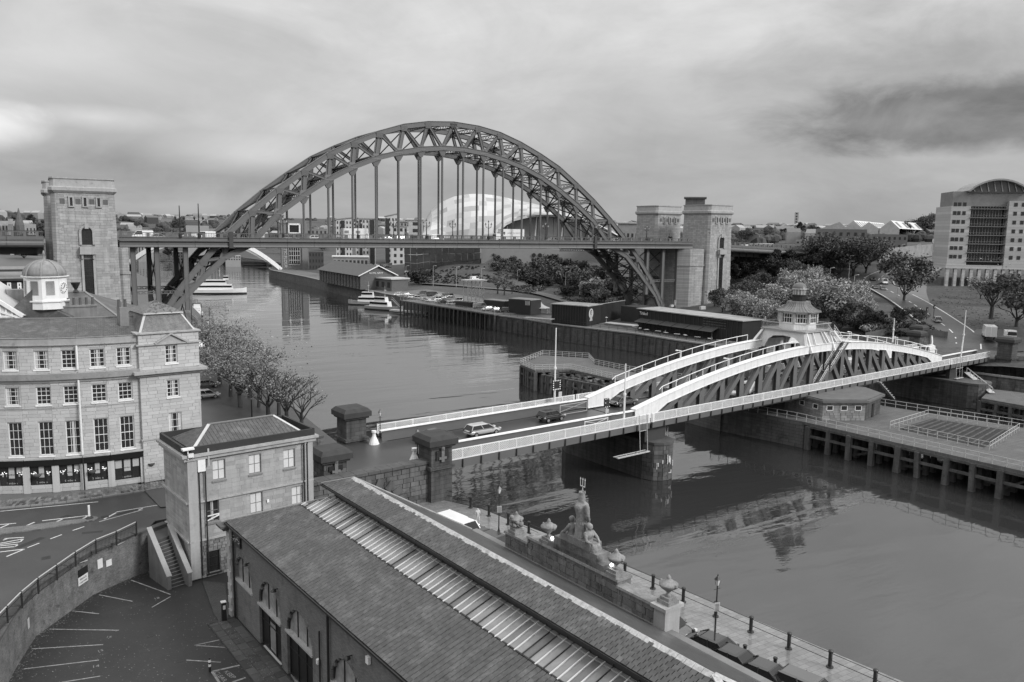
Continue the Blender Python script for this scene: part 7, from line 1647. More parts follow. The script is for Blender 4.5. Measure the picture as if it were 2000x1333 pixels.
def gaslamp(p,h,lab,sign=True,az=0):
 T=thing('street_lamp',lab,'street lamp',p); bb=B(); bb.lathe(p,[(.14,0),(.14,.5),(.09,.6),(.06,.9),(.045,h-.75)],8); bb.beam(p+V3(-.3,0,h-1.0),p+V3(.3,0,h-1.0),.03,.03); bb.build('post',DARKM,T)
 bb=B(); bb.lathe(p+V3(0,0,h-.75),[(.1,0),(.2,.42)],4,pi/4); ln=bb.build('lantern_glass',mat('lantern_glass',.55),T); bb=B()
 for k in range(4): a=pi/4+k*pi/2; bb.beam(p+V3(cos(a)*.1,sin(a)*.1,h-.75),p+V3(cos(a)*.2,sin(a)*.2,h-.33),.02,.02)
 bb.lathe(p+V3(0,0,h-.33),[(.25,0),(.2,.06),(.08,.22),(.04,.26),(.05,.3),(.01,.42)],4,pi/4); bb.build('lantern_frame',DARKM,T)
 if sign: bb=B(); bb.box(p+V3(-.0,-.07,h-2.6),(.4,.03,.62),-.35); sg=bb.build('sign_plate',mat('sign_plate',.45,.6,var=.1),T); bb=B(); [bb.box(p+V3(0,-.095,h-2.55+.09*k),(.28,.012,.03),-.35) for k in range(6)]; bb.build('sign_print',DARKM,sg)
gaslamp(G(1395,1262,4.5),5.2,'old gas-style street lamp with a white parking plate by the quay railing')
gaslamp(G(974,1047,4.5),4.9,'gas-style street lamp on the quay near the white van')
def bridge_lamp(u,v,lab,h=3.6):
 gaslamp(S(u,v,7.9),h,lab,False)
bridge_lamp(mp(741,850,0,14.2),14.0,'small lantern lamp post beside the lone left pylon',3.4)
bridge_lamp(mp(819,860,0,3),3.4,'lantern lamp top showing behind the near capped pylon',3.4)
# ================================================================== VEHICLES
TYRE=mat('tyre',.015,.8,bump=0); RIMM=mat('wheel_rim',.35,.35,bump=0,metal=.5); CARGL=glass('car_glass',.015,.05,var=.1); LAMPM=mat('head_lamp',.6,.2,var=0,bump=0,fine=0); TAILM=mat('tail_lamp',.06,.3,var=0,bump=0,fine=0)
def paint(n,b): return mat(n,b,.1,var=.03,fine=.02,bump=0,spec=1.0)
PT={'silver': paint('paint_silver',.42),'black': paint('paint_black',.02),'grey': paint('paint_grey',.09),'white': paint('paint_white',.75),'dark': paint('paint_dark',.03)}
def car(kind,m,detail=True,name='parked_car',cat='car'):
 """built at the origin, nose toward +x"""
 K={'hatch': (4.0,1.72,1.48,[(-2.0,.55,.9),(-1.9,.95,.0),(1.0,.98,0),(1.9,.8,0),(2.0,.6,0)],(-1.85,-1.5,.35,1.15)),
         'estate': (4.7,1.8,1.47,[],(-2.2,-1.85,.45,1.35)),'saloon': (4.6,1.8,1.42,[],(-1.75,-.95,.45,1.35)),'van': (5.2,1.95,2.1,[],(-2.5,-2.45,1.35,2.1)),'suv': (4.5,1.85,1.65,[],(-2.1,-1.75,.4,1.2))}[kind]
 Lc,Wc,Hc,_,(c0,c1,c2,c3)=K; T=thing(name,'x x x x',cat,(0,0,0)); hw=Wc/2; belt=.92 if kind != 'van' else 1.2; hx=Lc/2
 st=[(-hx,.45,.72,.86),(-hx+.12,.30,belt-.06,.96),(-hx+.6,.24,belt,1.0),(0,.22,belt,1.0),(c3,.22,belt-.02,1.0),(hx-.55,.24,belt-.16,.98),(hx-.12,.3,belt-.30,.92),(hx,.42,.62,.82)]
 bb=B(); o=0
 for (x,zl,zh,k) in st: w=hw*k; bb.v += [(x,-w*.9,zl),(x,-w,zl+.14),(x,-w,zh-.16),(x,-w*.9,zh),(x,w*.9,zh),(x,w,zh-.16),(x,w,zl+.14),(x,w*.9,zl)]
 for i in range(len(st)-1):
  for j in range(8): bb.f.append((i*8+j,i*8+(j+1) % 8,(i+1)*8+(j+1) % 8,(i+1)*8+j))
 bb.f.append(tuple(range(8))); bb.f.append(tuple(range((len(st)-1)*8,len(st)*8))); 
 hl=bb.build('body',m,T,smooth=True); md=hl.modifiers.new('round','SUBSURF'); md.levels=md.render_levels=1; bb=B()
 zr=Hc; bb.add([(c1-.05,-hw*.76,zr-.07),(c2+.05,-hw*.76,zr-.05),(c2+.05,hw*.76,zr-.05),(c1-.05,hw*.76,zr-.07),(c1+.12,-hw*.6,zr+.02),(c2-.2,-hw*.6,zr+.02),(c2-.2,hw*.6,zr+.02),(c1+.12,hw*.6,zr+.02)],((0,1,5,4),(1,2,6,5),(2,3,7,6),(3,0,4,7),(4,5,6,7),(0,3,2,1)))
 for s in (-1,1):
  for (xb,xt) in ((c0+.06,c1),(c3-.05,c2),((c0+c3)/2+.05,(c1+c2)/2)): bb.beam((xb,s*hw*.93,belt-.02),(xt,s*hw*.73,zr-.03),.09,.07,(1,0,0))
  bb.beam((c0,s*hw*.94,belt),(c3,s*hw*.94,belt-.01),.05,.06)
  if kind == 'van': bb.hexa([(c0,s*hw*.90,belt-.1),(c0+2.6,s*hw*.90,belt-.1),(c0+2.6,s*hw*.97,belt-.1),(c0,s*hw*.97,belt-.1),(c1,s*hw*.76,zr-.05),(c1+2.6,s*hw*.76,zr-.05),(c1+2.6,s*hw*.84,zr-.05),(c1,s*hw*.84,zr-.05)])
 if kind == 'van': bb.add([(c0-.02,-hw*.95,belt-.1),(c0-.02,hw*.95,belt-.1),(c1,hw*.75,zr-.03),(c1,-hw*.75,zr-.03)],((0,1,2,3),))
 bb.build('roof',m,T); tr=B(); [tr.beam((c0+.05,s*hw*.955,belt+.02),(c3-.1,s*hw*.955,belt+.01),.03,.04) for s in (-1,1)]; tr.build('window_trim',RIMM,T)
 g=B(); g.hexa([(c0,-hw*.93,belt-.03),(c3,-hw*.93,belt-.03),(c3,hw*.93,belt-.03),(c0,hw*.93,belt-.03),(c1,-hw*.71,zr-.05),(c2,-hw*.71,zr-.03),(c2,hw*.71,zr-.03),(c1,hw*.71,zr-.05)]); g.build('window_glass',CARGL,T)
 for sx_ in (-1,1):
  for s in (-1,1):
   w=B(); x=sx_*(hx-.85); w.cyl((x,s*(hw-.2),.32),(x,s*(hw+.01),.32),.32,n=14); wh=w.build('wheel',TYRE,T); r=B(); r.cyl((x,s*(hw+.0),.32),(x,s*(hw+.025),.32),.2,n=10); r.build('rim',RIMM,wh)
 if detail:
  for s in (-1,1):
   h=B(); h.box((hx-.1,s*hw*.68,.60),(.22,.34,.15)); h.build('headlight',LAMPM,T); h=B(); h.box((-hx+.08,s*hw*.8,.66),(.16,.2,.24)); h.build('tail_light',TAILM,T); h=B(); h.box((c3-.25,s*(hw+.07),belt-.02),(.14,.16,.12)); h.build('wing_mirror',m,T)
  h=B(); h.box((-hx-.005,0,.55),(.02,.5,.11)); h.build('number_plate',PALE,T)
 return T
PR_={k: car(k,PT['grey']) for k in ('hatch','estate','saloon','van','suv')}
SW=lambda c: {'paint_grey': PT[c]}
CAROBJ={}
def put(kind,colr,P,az,label,group=None,z=None,cat=None):
 r=dup(PR_[kind],P,az,label=label,mats=SW(colr) if colr != 'grey' else None,group=group)
 if cat: r['category']=cat
 if kind == 'van': r['category']='van'; r.name='parked_van'
 return r
dirS=atan2(SU.y,SU.x); 
def onS(x,y,v,z=7.81): P=G(x,y,z); return P
put('estate','silver',G(942,849,7.81),dirS,'silver estate car driving away along the swing bridge'); put('hatch','black',G(1076,822,7.81),dirS,'black hatchback driving behind the silver estate near the girder ends')
put('saloon','grey',G(1217,792,7.81),dirS,'dark grey saloon passing between the left ends of the arched girders'); put('saloon','dark',G(845,862,7.81),dirS+pi,'dark saloon partly hidden by the near capped pylon')
put('van','white',S(-17,5.2,7.81),dirS+pi,'white van behind the left half of the near girder'); put('suv','dark',S(-9.0,9.2,7.81),dirS,'dark car seen through the girder posts left of the cabin')
put('hatch','black',S(-.5,9.2,7.81),dirS,'black hatchback seen through the girder posts below the cabin'); put('saloon','grey',S(13,5.2,7.81),dirS+pi,'grey saloon seen through the girder posts right of the stairs'); put('van','white',S(22,9.4,7.81),dirS,'white van seen through the right half of the girder')
# near quay
qd=atan2(ML.y,ML.x)
for i,(x,y,k,c,lab) in enumerate(((1303,1217,'hatch','grey','grey hatchback parked just past the pale end pier of the parapet'),(1398,1262,'saloon','black','black saloon parked nearest the old street lamp on the quay'),(1437,1288,'saloon','black','black saloon second in the row parked behind the market hall gutter'),(1497,1316,'saloon','dark','black saloon third in the row parked behind the market hall gutter'),(1585,1345,'estate','grey','grey car cut off at the bottom of the photograph by the quay'))):
 put(k,c,G(x,y,5.3)-V3(0,0,.8),qd+(0 if i else .1)+.12,lab)
put('van','white',G(898,1054,4.5),qd+.1,'white van parked on the quay beyond the market hall ridge'); put('saloon','dark',G(938,1062,4.5),qd+.1,'dark saloon parked beside the white van on the quay'); put('hatch','dark',G(972,1076,4.5),qd+.1,'dark car roof just showing left of the parapet wall')
put('hatch','silver',G(404,778,5.0),.1,'silver hatchback parked on the quayside road right of the corner pavilion'); put('saloon','grey',G(402,757,5.0),.1,'grey car behind the silver hatchback on the quayside road'); put('saloon','white',G(398,680,5),.1,'white car glimpsed through the quayside trees by the pavilion')
# south side roads
put('saloon','black',TG(1704,549),3.9,'black car on the climbing road, leading the small queue'); put('van','white',TG(1727,556),3.9,'white van on the climbing road beyond the bridge'); put('hatch','dark',TG(1709,566),3.9,'dark car left of the white van on the climbing road'); put('hatch','grey',TG(1724,568),3.9,'grey car just in front of the white van on the climbing road')
put('saloon','black',TG(1748,611),3.7,'black car half hidden by shrubs right of the cabin'); put('suv','silver',TG(1829,631),.75,'silver people carrier waiting on the road near the traffic lights'); put('van','white',S(52.5,9.6,7.81),dirS+pi,'white high-roofed van arriving at the right end of the swing bridge'); put('hatch','white',TG(1960,686)+V3(0,0,.2),.6,'white car half hidden behind the right-hand stone pylon')
def truck(P,az,lab,L_=7,W_=2.4,H_=3.6,name='box_truck',cab=True,words=None):
 T=thing(name,lab,'lorry',P); ca,sa=cos(az),sin(az); q=lambda x,y,z: V3(P[0]+x*ca-y*sa,P[1]+x*sa+y*ca,P[2]+z)
 bb=B(); bb.box(q(-1,0,.9),(L_,W_,H_-.9),az); bb.build('cargo_box',PT['white'],T); bb=B(); bb.box(q(L_/2+.2,0,.5),(1.7,W_*.95,2.1),az,taper=.9); cb=bb.build('cab',PT['white'],T); bb=B(); bb.box(q(L_/2+.55,0,1.5),(1.15,W_*.9,.8),az,taper=.9); bb.build('windscreen',CARGL,cb)
 for s in (-1,1): bb=B(); bb.beam(q(-1-L_/2-.02,s*W_/4,1.0),q(-1-L_/2-.02,s*W_/4,H_-.15),.04,W_/2-.12,(-sa,ca,0)); bb.build('rear_door',PALE,T)
 for x in (-L_*.4,-L_*.25,L_*.48):
  for s in (-1,1): bb=B(); bb.cyl(q(x,s*(W_/2-.3),.5),q(x,s*W_/2,.5),.5,n=12); bb.build('wheel',TYRE,T)
 if words: text(words,'lettering',q(-1.4,-W_/2-.02,H_*.55),(ca,sa,0),(0,0,1),.62,DARKM,T,ext=.004); bb=B(); bb.lathe(q(-4.4,-W_/2-.0,H_*.5),[(.1,0),(.28,.3),(.28,.7),(.1,.75)],6,sy_=.1); bb.build('crest',mat('crest',.1),T)
 return T
truck(TG(1930,668)+V3(0,0,.25),.62,'white box lorry climbing away from the right end of the swing bridge',5.2,2.3,3.3); truck(TG(1972,668)+V3(0,0,.25),.62+pi,'white tipper lorry cab coming down beside the box lorry',3.0,2.1,2.3)
# traffic on the arch bridge (only roofs show above the parapet)
ZB=29.42
for i,(x,k,c,lab) in enumerate(((284,'van','white','white van on the arch bridge just right of the left granite tower'),(310,'saloon','silver','silver car on the arch bridge between the tower and the tall masts'),(410,'van','white','white van on the arch bridge right of the two tall masts'),(462,'hatch','dark','dark hatchback on the arch bridge under the rising left rib'),(515,'van','white','white van on the arch bridge left of the far gallery building'),(566,'estate','silver','silver estate on the arch bridge in front of the gallery building'),(625,'saloon','white','white car on the arch bridge just left of the motorhome'),(755,'saloon','white','white car on the arch bridge right of the motorhome'),(795,'hatch','white','white hatchback on the arch bridge before the first pale shell ribs'),(850,'van','white','white van on the arch bridge in front of the pale shell'),(1100,'saloon','silver','silver car on the arch bridge under the falling right rib'),(1205,'saloon','white','white car on the arch bridge near its right end'))):
 w=PL(x,462,(0,4.5,0),(0,1,0)); put(k,c,V3(w.x,4.5 if i % 2 else 11,ZB),0 if i % 2 else pi,lab)
put('van','white',V3(PL(1460,480,(0,4,0),(0,1,0)).x,4.2,ZB-2.4),0,'white van on the viaduct right of the granite tower')
w=PL(993,462,(0,4.2,0),(0,1,0)); truck(V3(w.x,4.2,ZB),pi,'white removal lorry with a crest and lettering crossing the arch bridge',8,2.5,4.0,words=None); T_=bpy.data.objects['box_truck.002']
text('JAMES THORNTON','lettering',V3(w.x+1.6,4.2-1.27,ZB+2.55),(1,0,0),(0,0,1),.62,mat('faded_print',.3,bump=0),T_,ext=.004)
bb=B(); bb.lathe((w.x-2.2,4.2-1.26,ZB+2.2),[(.08,0),(.3,.4),(.32,.8),(.12,.95)],6,sy_=.08); bb.build('crest',mat('crest',.12),T_)
w=PL(690,462,(0,4.2,0),(0,1,0)); P=V3(w.x,4.2,ZB); T=thing('motorhome','large white motorhome crossing the left half of the arch bridge','motorhome',P); bb=B(); bb.box(P+V3(0,0,.6),(6.4,2.3,2.9)); bb.box(P+V3(3.6,0,.5),(1.6,2.1,1.5),taper=.85); bb.box(P+V3(3.3,0,2.0),(1.6,2.2,1.4),taper=.9); bb.build('body',PT['white'],T)
for x in (-2.3,1.0): bb=B(); bb.box(P+V3(x,-1.16,2.1),(1.3,.04,.75)); bb.build('window',GLASS2,T)
for x in (-2,3.4): bb=B(); bb.cyl(P+V3(x,-1.15,.4),P+V3(x,1.15,.4),.4,n=12); bb.build('wheel',TYRE,T)
# ================================================================== TREES
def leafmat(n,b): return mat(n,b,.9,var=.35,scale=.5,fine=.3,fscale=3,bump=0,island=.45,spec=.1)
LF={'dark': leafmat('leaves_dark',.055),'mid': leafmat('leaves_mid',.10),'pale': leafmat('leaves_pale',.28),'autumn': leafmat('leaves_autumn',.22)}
BARK=mat('bark',.05,.9,var=.3)
def tree(kind,leaf,h=8.0,r=3.2,n=2600,trunk=True,bare=0.0,seed=1,ls=.2,name='leafy_tree',flat=.85,nl=7):
 T=thing(name,'x x x x','tree' if trunk else 'shrub',(0,0,0)); rg=random.Random(seed); tk=B(); th_=h*((.3 if bare else .16) if trunk else .02); tips=[]
 tk.cyl((0,0,-.4),(rg.uniform(-.2,.2),rg.uniform(-.2,.2),th_),.03*h,.02*h,8)
 def grow(p,d,L_,rad_,lv):
  q=p+d*L_; tk.cyl(p,q,rad_,rad_*.62,5 if lv > 0 else 6,caps=False); tips.append((q,lv))
  if lv < (3 if bare else 2):
   for _ in range(rg.choice((2,3))):
    e=(d+V3(rg.uniform(-.8,.8),rg.uniform(-.8,.8),rg.uniform(-.2,.5))).normalized(); grow(q,e,L_*rg.uniform(.6,.8),rad_*.6,lv+1)
 for i in range(nl):
  a=2*pi*i/nl+rg.uniform(-.3,.3); grow(V3(0,0,th_*rg.uniform(.6,1.0)),V3(cos(a)*.75,sin(a)*.75,rg.uniform(.5,1.4)).normalized(),r*.42,.011*h,0)
 tk.build('trunk',BARK,T); c=B(); zc=th_+(h-th_)*.5; lob=[]
 for i in range(17):
  a=rg.uniform(0,6.28); e=rg.uniform(-.9,1.3); k=rg.uniform(.4,1.0); lob.append((V3(cos(a)*cos(e)*r*k,sin(a)*cos(e)*r*k,zc+sin(e)*(h-th_)*.42*k),r*rg.uniform(.2,.46)))
 if not lob: return T
 for i in range(int(n*(1-bare))):
  P,R=rg.choice(lob); v=V3(rg.gauss(0,1),rg.gauss(0,1),rg.gauss(0,1)).normalized()*R*(rg.random()**.3)*(1.35 if rg.random() < .12 else 1); q=P+V3(v.x,v.y,v.z*flat)
  if q.z < (th_*.6 if trunk else 0): q.z=(th_*.6 if trunk else 0)+rg.random()*.4
  if bare and rg.random() < .8: q=rg.choice(tips)[0]+V3(rg.gauss(0,.5),rg.gauss(0,.5),rg.gauss(0,.4))*r*.13
  s=ls*rg.uniform(.6,1.4); a1=V3(rg.gauss(0,1),rg.gauss(0,1),rg.gauss(0,.7)).normalized()*s; b1=a1.cross(V3(rg.gauss(0,1),rg.gauss(0,1),rg.gauss(0,1))).normalized()*s*.7
  c.add((q-a1,q+b1,q+a1*1.1,q-b1),((0,1,2,3),))
 c.build('crown',LF[leaf],T); return T
TP={'dark': tree('t','dark',7.5,3.6,4200,seed=1),'mid': tree('t','mid',8.5,4.0,4200,seed=2),'pale': tree('t','pale',7,3.8,4600,seed=3,ls=.17),'autumn': tree('t','autumn',9,4.2,5200,seed=4,bare=.42,ls=.095,nl=11),'bare': tree('t','autumn',10,4.6,1200,seed=5,bare=.72,ls=.11,nl=9),
      'sdark': tree('t','dark',3.4,2.4,1500,trunk=False,seed=6,name='shrub'),'smid': tree('t','mid',3.2,2.6,1500,trunk=False,seed=7,name='shrub'),'spale': tree('t','pale',3,2.4,1500,trunk=False,seed=8,name='shrub')}
TN={'dark': ('dark bushy tree','dark trees'),'mid': ('mid grey leafy tree','leafy trees'),'pale': ('pale leaved tree','pale trees'),'autumn': ('thin autumn tree','quayside trees'),'bare': ('nearly bare tree','bare trees'),'sdark': ('dark rounded shrub','dark shrubs on the bank'),'smid': ('mid grey shrub','shrubs on the bank'),'spale': ('pale feathery shrub','pale shrubs on the bank')}
rt=random.Random(21); TC={}; PLN={}
def plant(kind,px,py,s,where,ground=None):
 P=ground if ground is not None else TG(px,py); TC[(kind,where)]=TC.get((kind,where),0)+1
 s *= 1.22; k2=rt.uniform(.88,1.15); r=dup(TP[kind],P,rt.uniform(0,6.28),scale=(s*k2,s*k2*rt.uniform(.9,1.1),s*rt.uniform(.85,1.15)),group=TN[kind][1]+' '+where); PLN.setdefault((kind,where),[]).append((px,-P[1],r)); return r
# between the tower and the cabin: a belt of pale and dark shrubs and trees
for (k,x,y,s) in (('pale',1440,625,.8),('mid',1410,612,.7),('dark',1395,600,.6),('pale',1478,640,.85),('pale',1500,655,.8),('mid',1455,600,.85),('pale',1520,625,.95),('pale',1540,605,1.0),('pale',1575,600,1.15),('pale',1600,625,1.1),('pale',1622,640,1.05),('pale',1655,625,.95),('pale',1672,640,.9),('dark',1640,650,.7),('dark',1700,648,.6),('mid',1560,575,.9),('dark',1500,590,.85),('dark',1530,575,.8),('mid',1600,580,.85),('mid',1480,575,.8)):
 plant(k,x,y,s*(1.25 if k == 'pale' else 1.1),'rising behind the lantern cabin')
for (k,x,y,s) in (('dark',1720,640,.5),('dark',1755,640,.5),('mid',1790,636,.45),('spale',1700,655,.8),('smid',1740,652,.9),('smid',1775,650,.8),('sdark',1680,652,1)): plant(k,x,y,s,'by the wooden fence right of the cabin')
for (k,x,y,s) in (('mid',1605,545,1.5),('dark',1640,548,1.5),('mid',1665,540,1.6),('mid',1690,535,1.4),('dark',1625,520,1.3),('mid',1700,520,1.2)): plant(k,x,y,s,'left of the climbing road beyond the viaduct')
for (k,x,y,s,w) in (('mid',1765,590,1.5,'standing alone between the climbing road and the grass'),('bare',1935,625,1.5,'on the grass slope below the arched office'),('mid',1985,640,1.5,'at the right edge below the arched office'),('pale',1975,600,1.0,'in front of the office columns'),('pale',1915,585,.9,'close by the office columns at left')): plant(k,x,y,s,w)
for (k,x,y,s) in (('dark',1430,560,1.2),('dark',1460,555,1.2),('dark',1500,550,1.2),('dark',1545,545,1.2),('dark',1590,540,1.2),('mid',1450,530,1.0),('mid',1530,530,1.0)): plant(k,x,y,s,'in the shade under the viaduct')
for (k,x,y,s) in (('mid',1435,500,1),('mid',1455,480,1),('bare',1480,470,.9),('mid',1500,470,.9),('dark',1530,462,.9),('dark',1562,462,1.4),('mid',1590,462,1.0),('mid',1640,470,1.1),('mid',1760,470,1.3),('mid',1785,466,1.6),('mid',1810,466,1.7),('mid',1835,466,1.3)): plant(k,x,y,s,'along the skyline right of the granite towers')
# grassy bank below the shell
rs=random.Random(12)
for (x,y,k,s) in ((1025,545,'sdark',1.5),(1035,562,'sdark',1.9),(1010,535,'smid',1.5),(1055,530,'smid',2.0),(1080,520,'sdark',1.7),(1078,545,'smid',2.1),(1095,560,'smid',2.0),(1105,535,'sdark',1.8),(1120,550,'smid',1.9),(1130,570,'sdark',1.8),(1145,560,'smid',1.7),(1160,575,'spale',1.7),(1175,590,'spale',1.5),(1150,585,'smid',1.4),(1190,580,'smid',1.5),(1110,578,'sdark',1.2),(1205,570,'sdark',1.6),(1045,550,'smid',1.3),(1065,560,'smid',1.2),(1140,530,'sdark',1.4),(1170,550,'smid',1.6),(1230,590,'sdark',1.2),(1195,600,'spale',1.0),(965,530,'smid',1.2),(985,525,'smid',1.4),(823,555,'sdark',2.2),(880,510,'smid',1.1),(965,515,'sdark',1.4),(1000,520,'smid',1.5)): plant(k,x,y,s,'on the grassy bank below the shell-roofed hall')
for (x,y,s) in ((972,575,.9),(985,578,.8),(1000,575,.6)): plant('bare',x,y,s,'at the foot of the grassy bank')
# quayside trees left of the river
for i,(x,y,s) in enumerate(((405,700,.95),(420,712,.95),(436,724,1),(452,738,1.05),(430,752,1),(468,756,1.1),(450,775,.95),(488,776,1.05),(470,796,.95),(505,796,1.0))):
 plant('autumn',x,y,s,'in the row along the left quayside',G(x,y,5))
for i,(x,y,s) in enumerate(((525,822,.95),(560,838,.95),(590,850,.85),(545,812,.85))): plant('bare',x,y,s,'at the near end of the quayside row',G(x,y,5))
for i in range(34):
 x=5+i*19; P=AT(x,452,900+rt.uniform(-150,250)); 
 if 90 < x < 225: continue
 plant('dark' if i % 2 else 'mid',x,450,rt.uniform(1.2,2.3),'on the far wooded skyline',V3(P.x,P.y,th(P.x,P.y)-3))
for (k,wh),L_ in PLN.items():
 L_.sort(key=lambda t: t[:2])
 for i,(_,_,r) in enumerate(L_): r['label']=f'{TN[k][0]} {wh}' if len(L_) == 1 else f'{TN[k][0]}, {ordn[i] if i < 20 else "rightmost"} from the left {wh}'
for t in TP.values(): drop(t)
# ================================================================== SOUTH BANK
def scrub(name,lab,poly,n,leaf,hmax,seed,sz=.35):
 rg=random.Random(seed); b=B(); P=[TG(*p) for p in poly]; xs,ys=[p.x for p in P],[p.y for p in P]; pts=[(p.x,p.y) for p in P]
 def ins(x,y):
  c=False
  for i in range(len(pts)):
   (x1,y1),(x2,y2)=pts[i],pts[i-1]
   if (y1 > y) != (y2 > y) and x < (x2-x1)*(y-y1)/(y2-y1)+x1: c=not c
  return c
 X=[]; 
 while len(X) < n//26:
  x,y=rg.uniform(min(xs),max(xs)),rg.uniform(min(ys),max(ys))
  if ins(x,y) and mnoise.noise(V3(x*.06,y*.06,seed)) > -.12: X.append((x,y))
 Z_=TH([p[0] for p in X],[p[1] for p in X])
 for (x,y),z in zip(X,Z_):
  R=rg.uniform(.5,1)*hmax
  for _ in range(26):
   v=V3(rg.gauss(0,1),rg.gauss(0,1),abs(rg.gauss(0,1))).normalized()*R*rg.random()**.3; q=V3(x,y,z)+v; s=sz*rg.uniform(.5,1.3); a1=V3(rg.gauss(0,1),rg.gauss(0,1),rg.gauss(0,.7)).normalized()*s; b1=a1.cross(V3(rg.gauss(0,1),rg.gauss(0,1),rg.gauss(0,1))).normalized()*s*.7; b.add((q-a1,q+b1,q+a1,q-b1),((0,1,2,3),))
 o=b.build(name,LF[leaf],None,kind='stuff'); tag(o,lab,'undergrowth',kind='stuff')
scrub('undergrowth','tangled undergrowth on the slope behind the lantern cabin',((1395,610),(1420,560),(1600,550),(1690,600),(1700,655),(1560,660),(1480,650)),42000,'mid',1.9,3)
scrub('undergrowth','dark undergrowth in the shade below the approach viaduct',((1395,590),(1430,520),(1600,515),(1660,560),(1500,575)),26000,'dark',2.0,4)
scrub('undergrowth','low undergrowth patches over the bank below the shell-roofed hall',((1000,570),(1000,522),(1180,520),(1240,600),(1130,592)),34000,'mid',1.7,5)
scrub('undergrowth','scattered low growth on the open grass bank left of the shrubs',((790,555),(830,530),(1000,525),(1000,560),(900,556)),9000,'dark',.7,6)
scrub('undergrowth','leafy undergrowth along the fence right of the lantern cabin',((1690,660),(1690,640),(1760,625),(1800,640),(1840,660)),15000,'dark',1.5,7)
scrub('fallen_leaves','fallen leaves and tufts on the grass slope below the arched office',((1800,600),(1850,565),(1990,580),(1995,670),(1900,650)),7000,'autumn',.25,8,.12)
def railpts(pxs,z): return [G(x,y,z) for x,y in pxs]
QWT=mat('quay_wall',.11)
# quay wall face with piles and a paved quay strip
T=thing('quay_wall','long stained quay wall on the far bank, green with weed at the foot','wall',(bank_x(0),0,0)); ys=np.arange(-235,420,5.0)
for i,(y0,y1) in enumerate(zip(ys[:-1],ys[1:])):
 x0,x1=bank_x(y0),bank_x(y1); bb=B(); bb.hexa([(x0-.35,y0,-1),(x1-.35,y1,-1),(x1+.6,y1,-1),(x0+.6,y0,-1),(x0-.2,y0,4.9),(x1-.2,y1,4.9),(x1+.6,y1,4.9),(x0+.6,y0,4.9)]); bb.build('wall_panel',QWT,T)
 bb=B(); bb.beam((x0-.1,y0+.02,5.0),(x1-.1,y1-.02,5.0),.8,.35); bb.build('coping_stone',CONC,T)
 if y0 < 60:
  for k in (0,.5): x=x0+(x1-x0)*k; bb=B(); bb.beam((x-.55,y0+5*k,-1),(x-.5,y0+5*k,4.4+rt.uniform(-.8,.6)),.35,.35,(0,1,0)); bb.build('fender_pile',WOODP,T)
strip=[(bank_x(y)+.5,y) for y in np.arange(-95,345,10.)]
QP=mat('far_quay_paving',.12,.6,var=.3,scale=.15)
bb=B()
for (a,c) in zip(strip[:-1],strip[1:]):
 wd_=24 if 30 < a[1] < 125 else 14; n=3
 for k in range(n): p=[(a[0]+wd_*k/n,a[1]),(a[0]+wd_*(k+1)/n,a[1]),(c[0]+wd_*(k+1)/n,c[1]),(c[0]+wd_*k/n,c[1])]; bb.quad(*[(q[0],q[1],max(5.0,th(*q))+.06) for q in p])
bb.build('far_quay',QP,kind='structure')
# timber wharf with the car park on it
def wharf():
 pl=[(770,600),(860,612),(965,636)]; a,c=G(782,587,5.4),G(966,615,5.4); d=(c-a).normalized(); n=V3(-d.y,d.x,0); n=n if n.x > 0 else -n
 T=thing('timber_wharf','long piled timber wharf carrying the crowded car park on the far bank','wharf',a); bb=B(); bb.prism([p[:2] for p in (a,c,c+n*11,a+n*11)],5.05,5.45); bb.build('deck',QP,T); L_=(c-a).length; N0=int(L_/2.6)
 for i in range(N0+1): p=a.lerp(c,i/N0); bb=B(); bb.beam((p.x,p.y,-1),(p.x,p.y,5.05),.42,.42,(d.x,d.y,0)); bb.build('pile',WOODP,T); q=p+n*3; bb=B(); bb.beam((q.x,q.y,-1),(q.x,q.y,5.05),.4,.4,(d.x,d.y,0)); bb.build('pile',WOODP,T)
 railing('white railing along the edge of the far timber wharf',[a,c],5.45,1.2,2.6,3)
 return a,c,d,n
wa,wc,wdv,wn_=wharf()
cols=['white','silver','white','grey','silver','dark','white','silver']; kk=['hatch','saloon','estate','suv','hatch','van']
CPX=[(777,578),(794,579),(806,583),(824,576),(817,585),(845,580),(855,582),(833,588),(842,590),(852,587),(862,584),(876,583),(858,592),(866,594),(884,596),(893,590),(905,598),(938,603),(951,607),(961,606),(973,609),(984,610),(1048 - 120,597)]
for i,(x,y) in enumerate(CPX):
 put(kk[i % 6],cols[i % 8],G(x,y,5.5),qd+1.3+rt.uniform(-.15,.15)+(pi if i % 3 == 0 else 0),f'{cols[i%8] if cols[i%8]!="dark" else "black"} car, {ordn[i] if i<20 else ("last but one" if i==21 else "farthest right")} from the left in the far wharf car park' if i != 20 else 'silver car third from the right in the far wharf car park')
for i,(x,y) in enumerate(((712,518),(722,519),(737,521),(745,522),(754,522),(757,524))): put(kk[i % 4],cols[i],TG(x,y),rt.uniform(0,3),f'{cols[i]} car, {ordn[i]} in the short row parked behind the low naval building')
put('van','white',TG(927,549),.3,'small white van on the lane below the shell-roofed hall')
